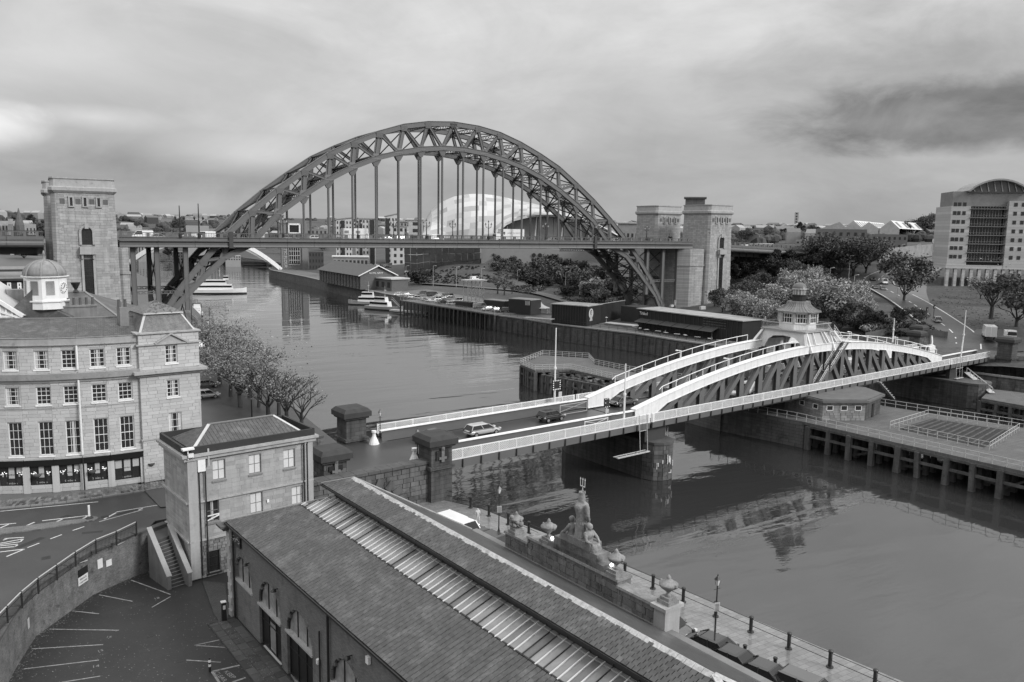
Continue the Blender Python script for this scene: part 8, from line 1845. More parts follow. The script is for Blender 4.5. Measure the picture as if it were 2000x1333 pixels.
# container village and restaurants
def block(name,lab,cat,pxl,pxr,z0,ytop,depth,m,roofm,over=.0,zr=None):
 """box whose front foot runs between two measured pixels"""
 a,c=G(*pxl,z0),G(*pxr,z0); U=(c-a); w=U.length; U.normalize(); N_=V3(U.y,-U.x,0); h=uz(a,U,N_,(pxl[0]+pxr[0])/2,ytop)[1] if ytop else .22
 T=thing(name,lab,cat,a); bb=B(); bb.hexa([a,c,c-N_*depth,a-N_*depth]+[p+V3(0,0,h) for p in (a,c,c-N_*depth,a-N_*depth)]); bb.build('wall',m,T)
 if roofm: q=[a-U*over+N_*over,c+U*over+N_*over,c+U*over-N_*(depth+over),a-U*over-N_*(depth+over)]; bb=B(); bb.prism([p[:2] for p in q],z0+h+.01,z0+h+.25); bb.build('roof',roofm,T)
 return T,a,U,N_,w,h
BLK=mat('black_cladding',.022,.6,var=.3,scale=.5,streak=.3,bump=.1); RF=mat('weathered_flat_roof',.3,.7,var=.4,scale=.4,fine=.3); AWN=mat('awning',.055,.7,var=.1)
def ribs(T,a,U,N_,w,h,step=.9,m=None):
 bb=B(); u=.3
 while u < w: bb.beam(a+U*u+N_*.06,a+U*u+N_*.06+V3(0,0,h-.1),.2,.1,tuple(N_)); u += step
 bb.build('cladding_rib',m or mat('charcoal',.04,.6),T,kind='stuff')
T,a,U,N_,w,h=block('container_bar','black two-storey container bar with a round portrait mural on its corner','building',(1077,631),(1146,637),5.2,597,9,BLK,RF,.3); ribs(T,a,U,N_,w,h)
a2=a+U*w; c2=G(1207,624,5.2); hb=h; nb=(c2-a2).normalized(); bb=B(); bk=a2-N_*9+U*-.5; bb.hexa([a2,c2,c2-N_*5,bk]+[p+V3(0,0,hb-.04) for p in (a2,c2,c2-N_*5,bk)]); bb.build('side_wing',BLK,T); bb=B(); bb.prism([p[:2] for p in (a2,c2,c2-N_*5,bk)],5.2+h+.01,5.2+h+.22); bb.build('roof',RF,T)
a,U=a2,nb; N_=V3(U.y,-U.x,0); w=3.4; ribs(T,a,U,N_,(c2-a2).length,h)
# mural: pale disc with a figure, on the right part of the front
mc=a+U*2.3+N_*.2+V3(0,0,h*.62); bb=B(); bb.cyl(mc,mc+N_*.03,1.5,n=24); mu=bb.build('mural_disc',mat('mural_pale',.45,.8,var=.15),T)
for nm,c_,r_,sz,m_ in (('mural_hair',(0,.35),.62,1.25,DARKM),('mural_face',(.08,.3),.42,1.25,mat('mural_skin',.36)),('mural_glasses',(.12,.42),.2,.6,DARKM)):
 bb=B(); k=14; P=[mc+N_*(.05+.02*len(nm) % .05)+U*(c_[0]+r_*cos(2*pi*i/k))+V3(0,0,c_[1]+r_*sz*sin(2*pi*i/k)) for i in range(k)]; bb.extr(P,N_*.02*(1+('face' in nm)+2*('glass' in nm))); bb.build(nm,m_,mu)
bb=B(); bb.extr([mc+N_*.05+U*x+V3(0,0,z) for x,z in ((-.3,-.4),(.4,-.4),(.9,-2.2),(-1.1,-2.2))],N_*.05); bb.build('mural_shoulders',mat('mural_skin',.36),mu)
T,a,U,N_,w,h=block('container_unit','dark container unit with a white striped awning left of the pale tent','building',(993,612),(1036,616),5.2,586,6,mat('charcoal',.04),RF); 
for i in range(4): bb=B(); bb.beam(a+U*(w-2+.5*i)+N_*.1+V3(0,0,h-.2),a+U*(w-2+.5*i)+N_*.1+V3(0,0,h-1.6),.22,.05,tuple(N_)); bb.build('white_stripe',WHITE,T)
block('container_unit','long low dark container beside the parked cars on the wharf','building',(945,600),(985,604),5.2,588,4,mat('charcoal',.04),RF); block('container_unit','small dark container at the wharf end under the lattice tower','building',(889,600),(919,603),5.2,590,3,mat('charcoal',.04),None)
c=G(1054,612,5.2); T=thing('event_tent','pale peaked canvas tent between the dark container buildings','tent',c); k=8; bb=B(); bb.lathe(c,[(3.6,1.9),(2.4,2.3),(1.0,3.1),(.1,4.2)],k); bb.build('canopy',mat('canvas',.5,.8,var=.1),T); bb=B(); [bb.cyl(c+V3(cos(i)*3.4,sin(i)*3.4,0),c+V3(cos(i)*3.4,sin(i)*3.4,2),.06) for i in range(7)]; bb.build('pole',PALE,T)
T,a,U,N_,w,h=block('canopy_roof','pale lean-to canopy in front of the tent by the quay railing','canopy',(1020,622),(1074,626),7.3,None,3.2,mat('canvas_dull',.22,.8),None); 
# long restaurant with white lettering
T,a,U,N_,w,h=block('restaurant','long low black restaurant with white lettering and a row of awnings','building',(1245,642),(1448,672),5.2,616,9,BLK,RF,.35); 
def rtop(px): return uz(a,U,N_,px,0)
text('Träkol','lettering',a+U*2.4+N_*.15+V3(0,0,h-1.5),U,(0,0,1),1.25,WHITE,T,ext=.03); ribs(T,a,U,N_,w,h,1.6)
n=6; u0,u1=1.2,w*.80
for i in range(n):
 p,q=u0+(u1-u0)*i/n+.1,u0+(u1-u0)*(i+1)/n-.1; z=h*.56; bb=B(); bb.add([a+U*p+N_*.1+V3(0,0,z),a+U*q+N_*.1+V3(0,0,z),a+U*(q-.3)+N_*2.6+V3(0,0,z-.9),a+U*(p-.3)+N_*2.6+V3(0,0,z-.9)],((0,1,2,3),)); bb.build('awning',AWN,T)
for i in range(9): p=w*.66+i*.85; x=bb=B(); q=lambda u,z: a+U*u+N_*.12+V3(0,0,z); bb.quad(q(p,h*.58),q(p+.7,h*.58),q(p+.7,h-.35),q(p,h-.35)); x=bb.build('window',GLASS,T); bb=B(); [bb.beam(q(p,h*.58+(h*.42-.35)*t),q(p+.7,h*.58+(h*.42-.35)*t),.03,.06) for t in (0,.33,.66,1)]; bb.build('glazing_bar',mat('grey_frame',.2),x)
for (px,py,w_,h_) in ((1312,601,1,.6),(1318,598,.15,1.6),(1372,606,1.8,.9),(1422,608,1.2,1.9),(1434,606,2.2,1.3)): P=G(px,py,5.2+h); bb=B(); bb.box((P.x,P.y,5.2+h+.2),(w_,.8,h_)); bb.build('roof_plant',PALE,T)
T,a,U,N_,w,h=block('bar_canopy','grey twin-panel canopy over picnic tables left of the long restaurant','canopy',(1180,634),(1235,640),7.6,None,3,AWN,RF); block('container_unit','dark low block with a small pale sign beneath the arch foot','building',(1212,628),(1262,634),5.2,600,8,mat('charcoal',.04),None)
QR=[(bank_x(y)+.7,y) for y in np.arange(-90,40,6.)]; railing('thin dark railing along the far quay in front of the restaurants',[(p[0],p[1]) for p in QR],5.25,1.1,3.0,2,DARKM)
rq=random.Random(6); tb=None
def picnic():
 T=thing('cafe_table','x x x x','table',(0,0,0),'cafe tables outside the restaurants'); bb=B(); bb.box((0,0,.7),(1.6,.75,.07)); bb.build('table_top',PALE,T); bb=B(); [bb.box((x,y,0),(.08,.08,.7)) for x in (-.6,.6) for y in (-.3,.3)]; bb.build('leg',DARKM,T); return T
pc=picnic(); NT=['first','second','third','fourth','fifth','sixth','seventh','eighth','ninth','tenth','eleventh','twelfth','thirteenth','fourteenth']
for i,(x,y) in enumerate(((1190,635),(1204,636),(1222,639),(1250,646),(1262,649),(1285,652),(1300,655),(1322,658),(1338,660),(1362,664),(1385,667),(1405,670),(1430,674),(1445,676))): dup(pc,G(x,y,5.3),rq.uniform(0,3),label=f'pale cafe table on the far quay, {NT[i]} from the left')
drop(pc)
def heater(x,y,lab):
 P=G(x,y,5.2); T=thing('patio_heater',lab,'heater',P); bb=B(); bb.lathe(P,[(.25,0),(.25,.7),(.05,.75),(.05,2.1)],8); bb.build('stand',PALE,T); bb=B(); bb.lathe(P+V3(0,0,2.1),[(.45,0),(.4,.06),(.08,.2)],10); bb.build('hood',PALE,T)
for x,y,l in ((1184,634,'leftmost patio heater, under the small twin canopy'),(1300,650,'patio heater beside the third awning of the long restaurant'),(1390,664,'patio heater near the right end of the restaurant awnings')): heater(x,y,l)
def pole(P,h,lab,arm=1.4,m=PALE,cat='lamp post',name='lamp_post',az=0.0,r=.1):
 T=thing(name,lab,cat,P); bb=B(); bb.cyl(P,P+V3(0,0,h),r,r*.6,6); bb.build('post',m,T)
 if arm: bb=B(); bb.beam(P+V3(0,0,h),P+V3(arm*cos(az),arm*sin(az),h+.15),.08,.08); bb.box(P+V3(arm*cos(az),arm*sin(az),h+.08),(.8,.3,.14),az); bb.build('lamp_head',m,T)
for i,(x,y,yt) in enumerate(((793,553,520),(846,560,520),(891,562,522),(940,560,525),(1010,560,528),(1104,578,532),(1132,582,541))):
 P=TG(x,y); pole(P,max(6,HZ(x,yt,P)-P.z),f'pale lamp post on the lane below the grassy bank, {ordn[i]} from the left',1.3)
for i,(x,y,yt) in enumerate(((1620,557,524),(1667,570,538),(1752,585,524),(1484,570,540),(1657,552,500),(1720,505,475),(1790,505,478),(1830,498,470),(1760,500,478))):
 P=TG(x,y); pole(P,max(5,HZ(x,yt,P)-P.z),f'pale street lamp on the south side, {ordn[i]} in order along the climbing road',1.8,az=0)
for x,y,l in ((1809,628,'small traffic light by the silver people carrier'),(1823,622,'traffic light on the far kerb behind the silver people carrier')): P=TG(x,y); T=thing('traffic_light',l,'traffic light',P); bb=B(); bb.cyl(P,P+V3(0,0,2.6),.07); bb.build('post',DARKM,T); bb=B(); bb.box(P+V3(0,0,2.5),(.5,.3,1.1)); hd=bb.build('signal_head',DARKM,T); bb=B(); bb.box(P+V3(-.1,-.17,2.7),(.2,.03,.5)); bb.build('lens',PALE,hd)
# lattice tower on the wharf
P=G(925,596,5.4); zt_=HZ(925,549,P); T=thing('lattice_gantry','pale steel lattice gantry with a flat top standing over the wharf','gantry',P); s=3.3
for dx in (-1,0,1):
 for dy in (-.5,.5): bb=B(); bb.beam(P+V3(dx*s,dy*s,0),P+V3(dx*s,dy*s,zt_-P.z),.22,.22); bb.build('leg',PALE,T)
bb=B(); n=3
for k in range(n):
 z0,z1=(zt_-P.z)*.75*k/n,(zt_-P.z)*.75*(k+1)/n
 for dx in (-1,0):
  bb.beam(P+V3(dx*s,-.5*s,z0),P+V3((dx+1)*s,-.5*s,z1),.1,.1); bb.beam(P+V3((dx+1)*s,-.5*s,z0),P+V3(dx*s,-.5*s,z1),.1,.1)
 bb.beam(P+V3(-s,-.5*s,z1),P+V3(s,-.5*s,z1),.12,.12)
bb.build('bracing',PALE,T); bb=B(); bb.box(P+V3(0,0,zt_-P.z),(s*2.6,s*1.4,.5)); bb.build('flat_top',mat('flat_top',.5,.7),T)
# moored boats
def boat(P,az,L_,W_,lab,super_=((-.1,.45,2.0),(.05,.22,3.4)),hull='white',mastz=5.0,cat='boat',name='moored_boat',low=.35,win=True):
 T=thing(name,lab,cat,P); ca,sa=cos(az),sin(az); q=lambda x,y,z: V3(P[0]+x*ca-y*sa,P[1]+x*sa+y*ca,P[2]+z); secs=[(-.5,.75,0),(-.3,.95,0),(0,1,0),(.25,.82,.1),(.42,.4,.3),(.5,.03,.5)]; bb=B(); H_=L_*.085
 for m_,zz0,zz1,nm in ((PT[hull],.3,1.0,'hull'),(DARKM,-.2,.25,'boot_topping')):
  bb=B()
  for (x,w,sh) in secs:
   hw=W_/2*w; z0,z1=H_*zz0,H_*(zz1+(sh if zz1 == 1 else 0)); bb.v += [q(x*L_*(.98 if zz1 != 1 else 1),-hw*.9,z0),q(x*L_,hw*.9,z0),q(x*L_,hw,z1),q(x*L_,-hw,z1)]
  for i in range(len(secs)-1):
   for j in range(4): bb.f.append((i*4+j,i*4+(j+1) % 4,i*4+4+(j+1) % 4,i*4+4+j))
  bb.f.append((0,1,2,3)); bb.build(nm,m_,T)
 zc=H_
 for i,(x,l,h) in enumerate(super_):
  bb=B(); bb.box(q(x*L_,0,zc),(l*L_,W_*(.7-.12*i),h-(0 if i == 0 else super_[i-1][2])),az,taper=.92); cb=bb.build('cabin',PT['white'],T)
  if win: bb=B(); bb.box(q(x*L_,0,zc+(h-(0 if i == 0 else super_[i-1][2]))*.45),(l*L_*.93,W_*(.7-.12*i)*1.05,.8),az); bb.build('cabin_window',CARGL,cb)
  zc=H_+h
 if mastz: bb=B(); bb.cyl(q(0,0,zc-.3),q(0,0,zc+mastz),.12,.05); bb.beam(q(-.0,-1,zc+mastz*.55),q(0,1,zc+mastz*.55),.1,.1); bb.box(q(0,0,zc+mastz*.6),(.5,1.2,.15),az); bb.build('mast',PALE,T)
 return T
NV=paint('paint_navy_grey',.36); PT['navy']=NV
boat(G(720,596,0),2.55,18,4.6,'grey naval patrol boat, left one of the pair moored at the wharf',((.0,.5,2.2),(.02,.28,4.2)),'navy',4.5); boat(G(752,606,0),-.95,18,4.6,'grey naval patrol boat, right one of the pair with its bow toward the camera',((-.12,.5,2.0),(-.1,.3,3.8)),'navy',4.5)
boat(G(430,574,0),-.28,25,5.6,'white two-deck river cruiser sailing beneath the left arch leg',((-.08,.66,2.6),(-.12,.5,4.8),(.12,.1,6.6)),'white',4.0,'ship','river_cruiser')
boat(G(384,615,0),1.5,14,4.2,'white motor cruiser moored by the left quay below the arch foot',((-.05,.5,1.8),(-.05,.3,3.2)),'white',2.5); boat(G(402,636,0),1.5,8,2.6,'small white boat moored nearest the quayside trees',((-.05,.4,1.2),),'white',0)
a,c=G(765,606,.9),G(835,612,.9); T=thing('pontoon','low floating pontoon beside the naval patrol boats','pontoon',a); bb=B(); bb.beam(a,c,3,.6); bb.build('deck',PALE,T); bb=B(); p,q=G(765,585,5.2),G(782,603,1.3); bb.beam(p,q,1.2,.15); bb.beam(p+V3(0,0,1),q+V3(0,0,1),.08,.08); bb.build('ramp',PALE,T)
railing('white posts and rail along the left quay near the moored cruiser',[G(358,605,5),G(400,648,5),G(414,662,5)],5,1.3,1.8,2,PALE,post=.12)
for i,(x,y,yt) in enumerate(((375,640,585),(395,640,593),(410,645,600),(497 - 80,650,610))): P=G(x,y,5); pole(P,HZ(x,yt,P)-5,f'slim dark mooring mast by the left quay, {ordn[i]} from the left',0,DARKM,'mast','mooring_mast',r=.12)
P=G(318,0+650,5); P=G(492,815,5); pole(P,HZ(490,767,P)-5,'dark street lamp among the quayside trees above the office roof',-1.8,DARKM,'street lamp','street_lamp',r=.12)
# Millennium footbridge: two leaning white arcs
def footbridge():
 A,C=G(548,530,4),G(236,531,4); A.z=C.z=5; T=thing('footbridge','white leaning arched footbridge across the river beyond the arch bridge','bridge',A); d=C-A; n=V3(-d.y,d.x,0).normalized(); n=n if n.y > 0 else -n; N0=22
 for nm,hgt,lean,w_,h_,m_ in (('arch',22,12,2.4,2.6,WHITE),('walkway',19,-8,4.0,1.6,mat('footbridge_deck',.45,.6))):
  P=[A+d*t+V3(0,0,4*hgt*t*(1-t))+n*(-lean*4*t*(1-t)) for t in np.linspace(0,1,N0)]
  for p,q in zip(P[:-1],P[1:]): bb=B(); bb.beam(p,q,w_,h_); bb.build(nm+'_segment',m_,T)
  if nm == 'arch': PA=P
  else: PW_=P
 bb=B()
 for i in range(2,N0-2): bb.cyl(PA[i],PW_[i],.06,n=4)
 bb.build('cable',WHITE,T)
footbridge()
# far buildings
CREAM=mat('cream_render',.5,.8,var=.06); GREYR=mat('grey_render',.3,.8,var=.1); WIN=glass('far_window',.04,.15)
def facade(name,lab,P,w,h,dep,az,m,cols_,rows_,ww=.5,wh=.5,roofm=None,cat='building',top=0.0,wm=WIN,base=-6):
 T=thing(name,lab,cat,P); U=V3(cos(az),sin(az),0); N_=V3(U.y,-U.x,0); O=Vector(P); bb=B(); bb.hexa([O+V3(0,0,base),O+U*w+V3(0,0,base),O+U*w-N_*dep+V3(0,0,base),O-N_*dep+V3(0,0,base),O+V3(0,0,h),O+U*w+V3(0,0,h+top),O+U*w-N_*dep+V3(0,0,h+top),O-N_*dep+V3(0,0,h)]); bb.build('wall',m,T)
 me=None
 for r in range(rows_):
  for c in range(cols_):
   u=w*(c+.5)/cols_; z=h*(r+.5)/rows_; a,b_=w/cols_*ww/2,h/rows_*wh/2; bb=B(); q=lambda x,y: O+U*(u+x)+V3(0,0,z+y); bb.hexa([q(-a,-b_)-N_*.1,q(a,-b_)-N_*.1,q(a,-b_)+N_*.06,q(-a,-b_)+N_*.06,q(-a,b_)-N_*.1,q(a,b_)-N_*.1,q(a,b_)+N_*.06,q(-a,b_)+N_*.06]); bb.build('window',wm,T)
 if roofm: bb=B(); q=[O-U*.6+N_*.6,O+U*(w+.6)+N_*.6,O+U*(w+.6)-N_*(dep+.6),O-U*.6-N_*(dep+.6)]; bb.add([p+V3(0,0,h+.02) for p in q[:1]]+[q[1]+V3(0,0,h+top+.02),q[2]+V3(0,0,h+top+.02),q[3]+V3(0,0,h+.02)]+[q[0]+V3(0,0,h+.6),q[1]+V3(0,0,h+top+.6),q[2]+V3(0,0,h+top+.6),q[3]+V3(0,0,h+.6)],((0,3,2,1),(4,5,6,7),(0,1,5,4),(1,2,6,5),(2,3,7,6),(3,0,4,7))); bb.build('roof',roofm,T)
 return T,O,U,N_
def fp2(name,lab,x0,x1,ytop,dist,m,cols_,rows_,dep=14,**k):
 """facade square to the line of sight, foot on the ground"""
 a,c=AT(x0,500,dist),AT(x1,500,dist); zb=max(5,th(a.x,a.y)) if a.x > -20 else 5; w=(Vector(c[:2])-Vector(a[:2])).length; az=atan2(c.y-a.y,c.x-a.x); d=ray((x0+x1)/2,ytop); zt=CAM[2]+d[2]*dist/np.linalg.norm(d[:2]); return facade(name,lab,V3(a.x,a.y,zb),w,zt-zb,dep,az,m,cols_,rows_,**k)
T,O,U,N_=fp2('gallery','tall former flour mill gallery with a white framed window at the top',548,602,437,560,mat('baltic_brick',.2,.85,var=.1),0,0,26); w=(AT(602,500,560)-AT(548,500,560)).length; hh=HZ(575,437,O)-O.z; q=lambda u,z,e=.3: O+U*u+V3(0,0,z)+N_*e
bb=B(); bb.quad(q(w*.30,4),q(w*.70,4),q(w*.70,hh),q(w*.30,hh)); gl=bb.build('glass_front',GLASS,T)
bb=B(); zt=hh+1; [bb.beam(q(w*.3+w*.4*t,4,.5),q(w*.3+w*.4*t,hh*.62,.5),.3,.4,tuple(N_)) for t in (0,.2,.4,.6,.8,1)]; [bb.beam(q(w*.3,hh*k,.5),q(w*.7,hh*k,.5),.3,.35) for k in (.1,.2,.3,.4,.5,.62)]; bb.build('glazing_grid',PALE,gl)
bb=B(); z0_,z1_=HZ(575,456,O)-O.z,HZ(575,437,O)-O.z-.5; [bb.beam(q(w*.31,z,.8),q(w*.71,z,.8),.6,1.1) for z in (z0_,z1_)]; [bb.beam(q(w*k,z0_,.8),q(w*k,z1_,.8),1.1,.6,tuple(N_)) for k in (.31,.71)]; bb.build('white_frame',WHITE,gl)
for s,nm in ((.06,'left_tower'),(.80,'right_tower')): bb=B(); bb.box(q(w*(s+.08),0,-3),(w*.2,8,hh+(0 if s < .5 else 0)),atan2(U.y,U.x)); bb.box(q(w*(s+.08),hh+.02,-3),(w*.14,6,2.0),atan2(U.y,U.x)); bb.build('corner_tower',mat('baltic_brick',.2),T)
text('BALTIC FLOUR MILLS','lettering',q(w*.13,hh*.60,.5+1.2),V3(0,0,-1),U,2.6,PALE,T,'LEFT',.1)
FARB=[('apartment_block','pale apartment block with a dark stair strip, leftmost of the riverside flats',657,688,430,560,CREAM,5,9,1.5),('apartment_block','white apartment block with a recessed balcony stack behind the motorhome',695,734,428,570,CREAM,6,9,0),('apartment_block','white block with a tall dark glass corner and slanting roof',752,777,424,570,CREAM,4,9,2.2),('apartment_block','plain pale grey block between the flats and the pale shell',782,795,434,600,GREYR,2,7,0),('apartment_block','light grey windowless block touching the left edge of the pale shell',798,826,431,580,mat('pale_grey_render',.4,.8),1,6,0),('apartment_block','white lower block in front of the slant roofed flats',766,790,443,540,CREAM,2,6,0)]
for (nm,lab,x0,x1,yt,dist,m,c_,r_,top) in FARB: fp2(nm,lab,x0,x1,yt,dist,m,c_,r_,ww=.42,wh=.5,top=top,roofm=GREYR)
for (x0,x1,y0,y1,dist) in ((667,674,431,446,559),(703,708,430,443,569),(723,732,430,443,569),(753,761,427,443,569)): a=AT(x0,y1,dist); T=fp2('glass_corner','dark glazed box '+{667: 'on top of the leftmost riverside flats',703: 'at the left end of the flats behind the motorhome',723: 'at the right end of the flats behind the motorhome',753: 'on the corner of the slant roofed flats'}[x0],x0,x1,y0,dist,mat('dark_glass_wall',.04,.3),1,4,1,ww=.8,wh=.7)
fp2('low_pavilion','low glass-fronted pavilion with a curved white roof before the flats',650,719,503,470,mat('pavilion_wall',.25),9,1,14,ww=.6,wh=.7,roofm=mat('pavilion_roof',.5)); fp2('brick_block','dark brick block with small square windows right of the gallery',603,632,492,540,mat('dark_red_brick',.06),5,3,12)
fp2('terrace_flats','pale terraced flats glimpsed under the arch bridge at left',336,368,492,640,mat('flats',.28),6,4,12,ww=.5); fp2('brick_shed','plain grey brick warehouse on the skyline right of the two masts',365,410,441,620,GREYR,0,0,20); fp2('river_flats','low flats on the far bank beyond the white footbridge',440,470,500,700,GREYR,6,2,12)
# naval reserve building with gabled roof
a,c=G(624,550,5.2),G(704,566,5.2); U=(c-a).normalized(); N_=V3(U.y,-U.x,0); L_=(c-a).length; T=thing('naval_building','brick naval reserve building with a wide dark gabled roof on the far quay','building',a); D=17; h=6.2; RB=mat('reddish_brick',.13,.85,var=.15,pattern=('wall',.6,.2,.02,.8)); SR=mat('dark_tile_roof',.10,.8,var=.2,streak=.1)
bb=B(); bb.hexa([a,c,c-N_*D,a-N_*D]+[p+V3(0,0,h) for p in (a,c,c-N_*D,a-N_*D)]); bb.add([c+V3(0,0,h),c-N_*D+V3(0,0,h),c-N_*D/2+V3(0,0,h+4.2)],((0,1,2),)); bb.build('wall',RB,T); e=V3(0,0,h); K=U*1.0
bb=B(); bb.add([a+N_*1.2+e-K,c+N_*1.2+e+K,c-N_*(D/2)+e+K+V3(0,0,4.6),a-N_*(D/2)+e-K+V3(0,0,4.6),a-N_*(D+1.2)+e-K,c-N_*(D+1.2)+e+K],((0,1,2,3),(3,2,5,4))); bb.build('roof',SR,T)
bb=B(); bb.beam(c+N_*1.2+e+K,c-N_*D/2+e+K+V3(0,0,4.6),.3,.4); bb.beam(c-N_*(D+1.2)+e+K,c-N_*D/2+e+K+V3(0,0,4.6),.3,.4); bb.build('white_bargeboard',WHITE,T)
for i in range(14): u=L_*(i+.5)/14; bb=B(); bb.beam(a+U*u+N_*.15+V3(0,0,.4),a+U*u+N_*.15+V3(0,0,h-.5),L_/14*.5,.2,tuple(N_)); bb.build('window',WIN,T)
text('ROYAL NAVY','lettering',c+K*.08+V3(0,0,h+.9)-N_*D*.45,-N_,(0,0,1),1.1,WHITE,T,ext=.05)
gm=G(738,566,5.2); facade('boat_house','small building with a white edged gable beside the patrol boats',gm-U*4,14,5,9,atan2(U.y,U.x)+.2,RB,3,1,.5,.5,roofm=PALE)
# the shell-roofed concert hall
def shell():
 c=AT(1015,500,460); zb=14; T=thing('concert_hall','huge pale shell-roofed concert hall swelling behind the hangers of the arch bridge','building',(c.x,c.y,zb)); Rt=Vector((_r0[0],_r0[1],0)).normalized(); Fw=Vector((Rt.y*-1,Rt.x,0)); px=460/F0*1.03; zhor=33
 def pt(x,y,dd): return V3(c.x,c.y,0)+Rt*((x-1015)*px)+Fw*dd+V3(0,0,zhor+(450.9+(x-1000)*.0155-y)*px)
 SH=mat('steel_shell',.50,.3,var=.04,objr=.13,fine=.03,bump=0,spec=.5,metal=.15); SH2=mat('steel_shell_shade',.34,.35,var=.06,objr=.12,bump=0,spec=.5)  # second, darker tone paints the shell's shading bands onto diagonal panels
 # three overlapping arcs, each a curved vault seen from its end
 xs=np.linspace(825,1215,27)
 def yt(x): # silhouette of the roof
  return float(np.interp(x,[822,826,840,860,885,910,935,960,985,1010,1040,1070,1100,1140,1180,1215],[462,430,411,397,386,381,380,382,387,393,399,406,417,433,452,474]))
 rows=9
 def P(i,j):
  x=xs[i]; t=j/rows; top=yt(x); # t=0 ridge .. 1 lower edge toward the viewer
  yb=float(np.interp(x,[822,860,960,975,1000,1030,1060,1100,1140,1180,1215],[475,478,468,452,432,424,422,424,434,452,478])); yy=top+(yb-top)*(1-cos(t*pi/2))*.35+(yb-top)*t*.65
  bulge=26*sin(t*pi/2)+5.0*abs(sin((x-825)/390*pi*3.0-t*1.3)); xx=x+t*0+(8*sin(t*3)); return pt(xx,yy,22-bulge)
 for i in range(len(xs)-1):
  for j in range(rows): bb=B(); A_,B_,C_,D_=P(i,j),P(i+1,j),P(i+1,j+1),P(i,j+1); bb.quad(A_,B_,C_,D_); bb.build('shell_panel',SH if (i*.9+j*1.3) % 4.2 > 1.1 else SH2,T)
 bk=B()
 for i in range(len(xs)-1): A_,B_=P(i,0),P(i+1,0); bk.quad(A_,B_,B_+Fw*40-V3(0,0,25),A_+Fw*40-V3(0,0,25))
 bk.build('rear_shell',mat('rear_shell',.5),T)
 # curved rim beam of the open end, glass wall below
 RM=mat('rim_beam',.55,.4); ex=[(955,470),(968,455),(985,441),(1005,431),(1030,425),(1060,423),(1095,425),(1130,433),(1165,447),(1200,470)]
 for (p,q) in zip(ex[:-1],ex[1:]): bb=B(); bb.beam(pt(p[0],p[1],-5),pt(q[0],q[1],-5),2,1.3); bb.build('rim_beam',RM,T)
 gw=B(); n=16
 def ey(x): return float(np.interp(x,[e[0] for e in ex],[e[1] for e in ex]))
 for i in range(n): x0,x1=958+(1198-958)*i/n,958+(1198-958)*(i+1)/n; bb=B(); bb.quad(pt(x0,500,2),pt(x1-.6,500,2),pt(x1-.6,ey(x1)+3,2),pt(x0,ey(x0)+3,2)); bb.build('glass_bay',glass('hall_glass',.28,.3,var=.5,scale=.12),T)
 for x in (985,1040,1090,1140,1180): bb=B(); bb.cyl(pt(x,505,0),pt(x+6,ey(x)+2,0),.35); bb.build('mast_column',WHITE,T)
 # lower glazed front sloping down the bank
 bt=[(830,530),(845,524),(868,522),(885,519),(905,518),(944,508)]
 for i in range(12):
  x0,x1=808+(944-808)*i/12,808+(944-808)*(i+1)/12; f=lambda x: float(np.interp(x,[808,830,850,868,890,915,944],[522,525,519,522,518,521,513]))
  for k in range(3): bb=B(); a0,a1=k/3,(k+1)/3-.02; bb.quad(pt(x0,f(x0)+(478-f(x0))*a0,-22-3*a0),pt(x1-.5,f(x1)+(478-f(x1))*a0,-22-3*a0),pt(x1-.5,f(x1)+(478-f(x1))*a1,-22-3*a1),pt(x0,f(x0)+(478-f(x0))*a1,-22-3*a1)); bb.build('glass_bay',glass('hall_glass_dark',.07,.2,var=.7,scale=.15),T)
  bb=B(); bb.beam(pt(x0,f(x0)+2,-22),pt(x1,f(x1)+2,-22),1.0,.8); bb.build('base_curb',PALE,T)
 bb=B(); bb.quad(pt(808,477,-22),pt(945,478,-22),pt(945,470,20),pt(826,470,20)); bb.build('terrace_roof',PALE,T)
 bb=B(); bb.extr([pt(945,520,-20),pt(1090,510,-20),pt(1180,512,-20),pt(1180,490,-20),pt(1040,482,-20),pt(945,478,-20)],Fw*20); wl_=bb.build('concrete_front',mat('hall_concrete',.24,.8,var=.1),T)
 for x in (1040,1051): bb=B(); bb.cyl(pt(x,495,-20.2),pt(x,495,-20.6),1.1,n=16); bb.build('porthole',GLASS,wl_)
shell()
# buildings on the right: warehouses, sheds, the arched office
fp2('long_hall','long pale hall with a bright roof edge between the arch and the shorter tower',1205,1246,437,420,mat('pale_brick_hall',.26),5,1,20,roofm=PALE); fp2('church_tower','dark church tower with a clock between the two granite towers',1334,1372,388,340,mat('soot_and_shade_stone',.12,.9,var=.3,streak=.3),1,3,9,ww=.3,wh=.3,roofm=mat('soot_and_shade_stone',.12))
for (x0,x1,yt,d_,lab,b_) in ((1590,1690,448,480,'low brown brick block beyond the viaduct trees',.14),(1700,1770,458,460,'long low brick building with pale windows above the climbing road',.16),(1610,1660,470,400,'grey shop row half hidden by the roadside trees',.2),(1455,1510,476,440,'white flat roofed unit on the skyline right of the tower',.5),(1835,1858,434,430,'narrow grey block beside the arched office',.2),(1552,1620,470,470,'long grey retail shed above the viaduct',.22)): fp2('low_block',lab,x0,x1,yt,d_,mat(f'block_{int(b_*100)}',b_,.85,var=.15),7,2,12,ww=.4,wh=.35)
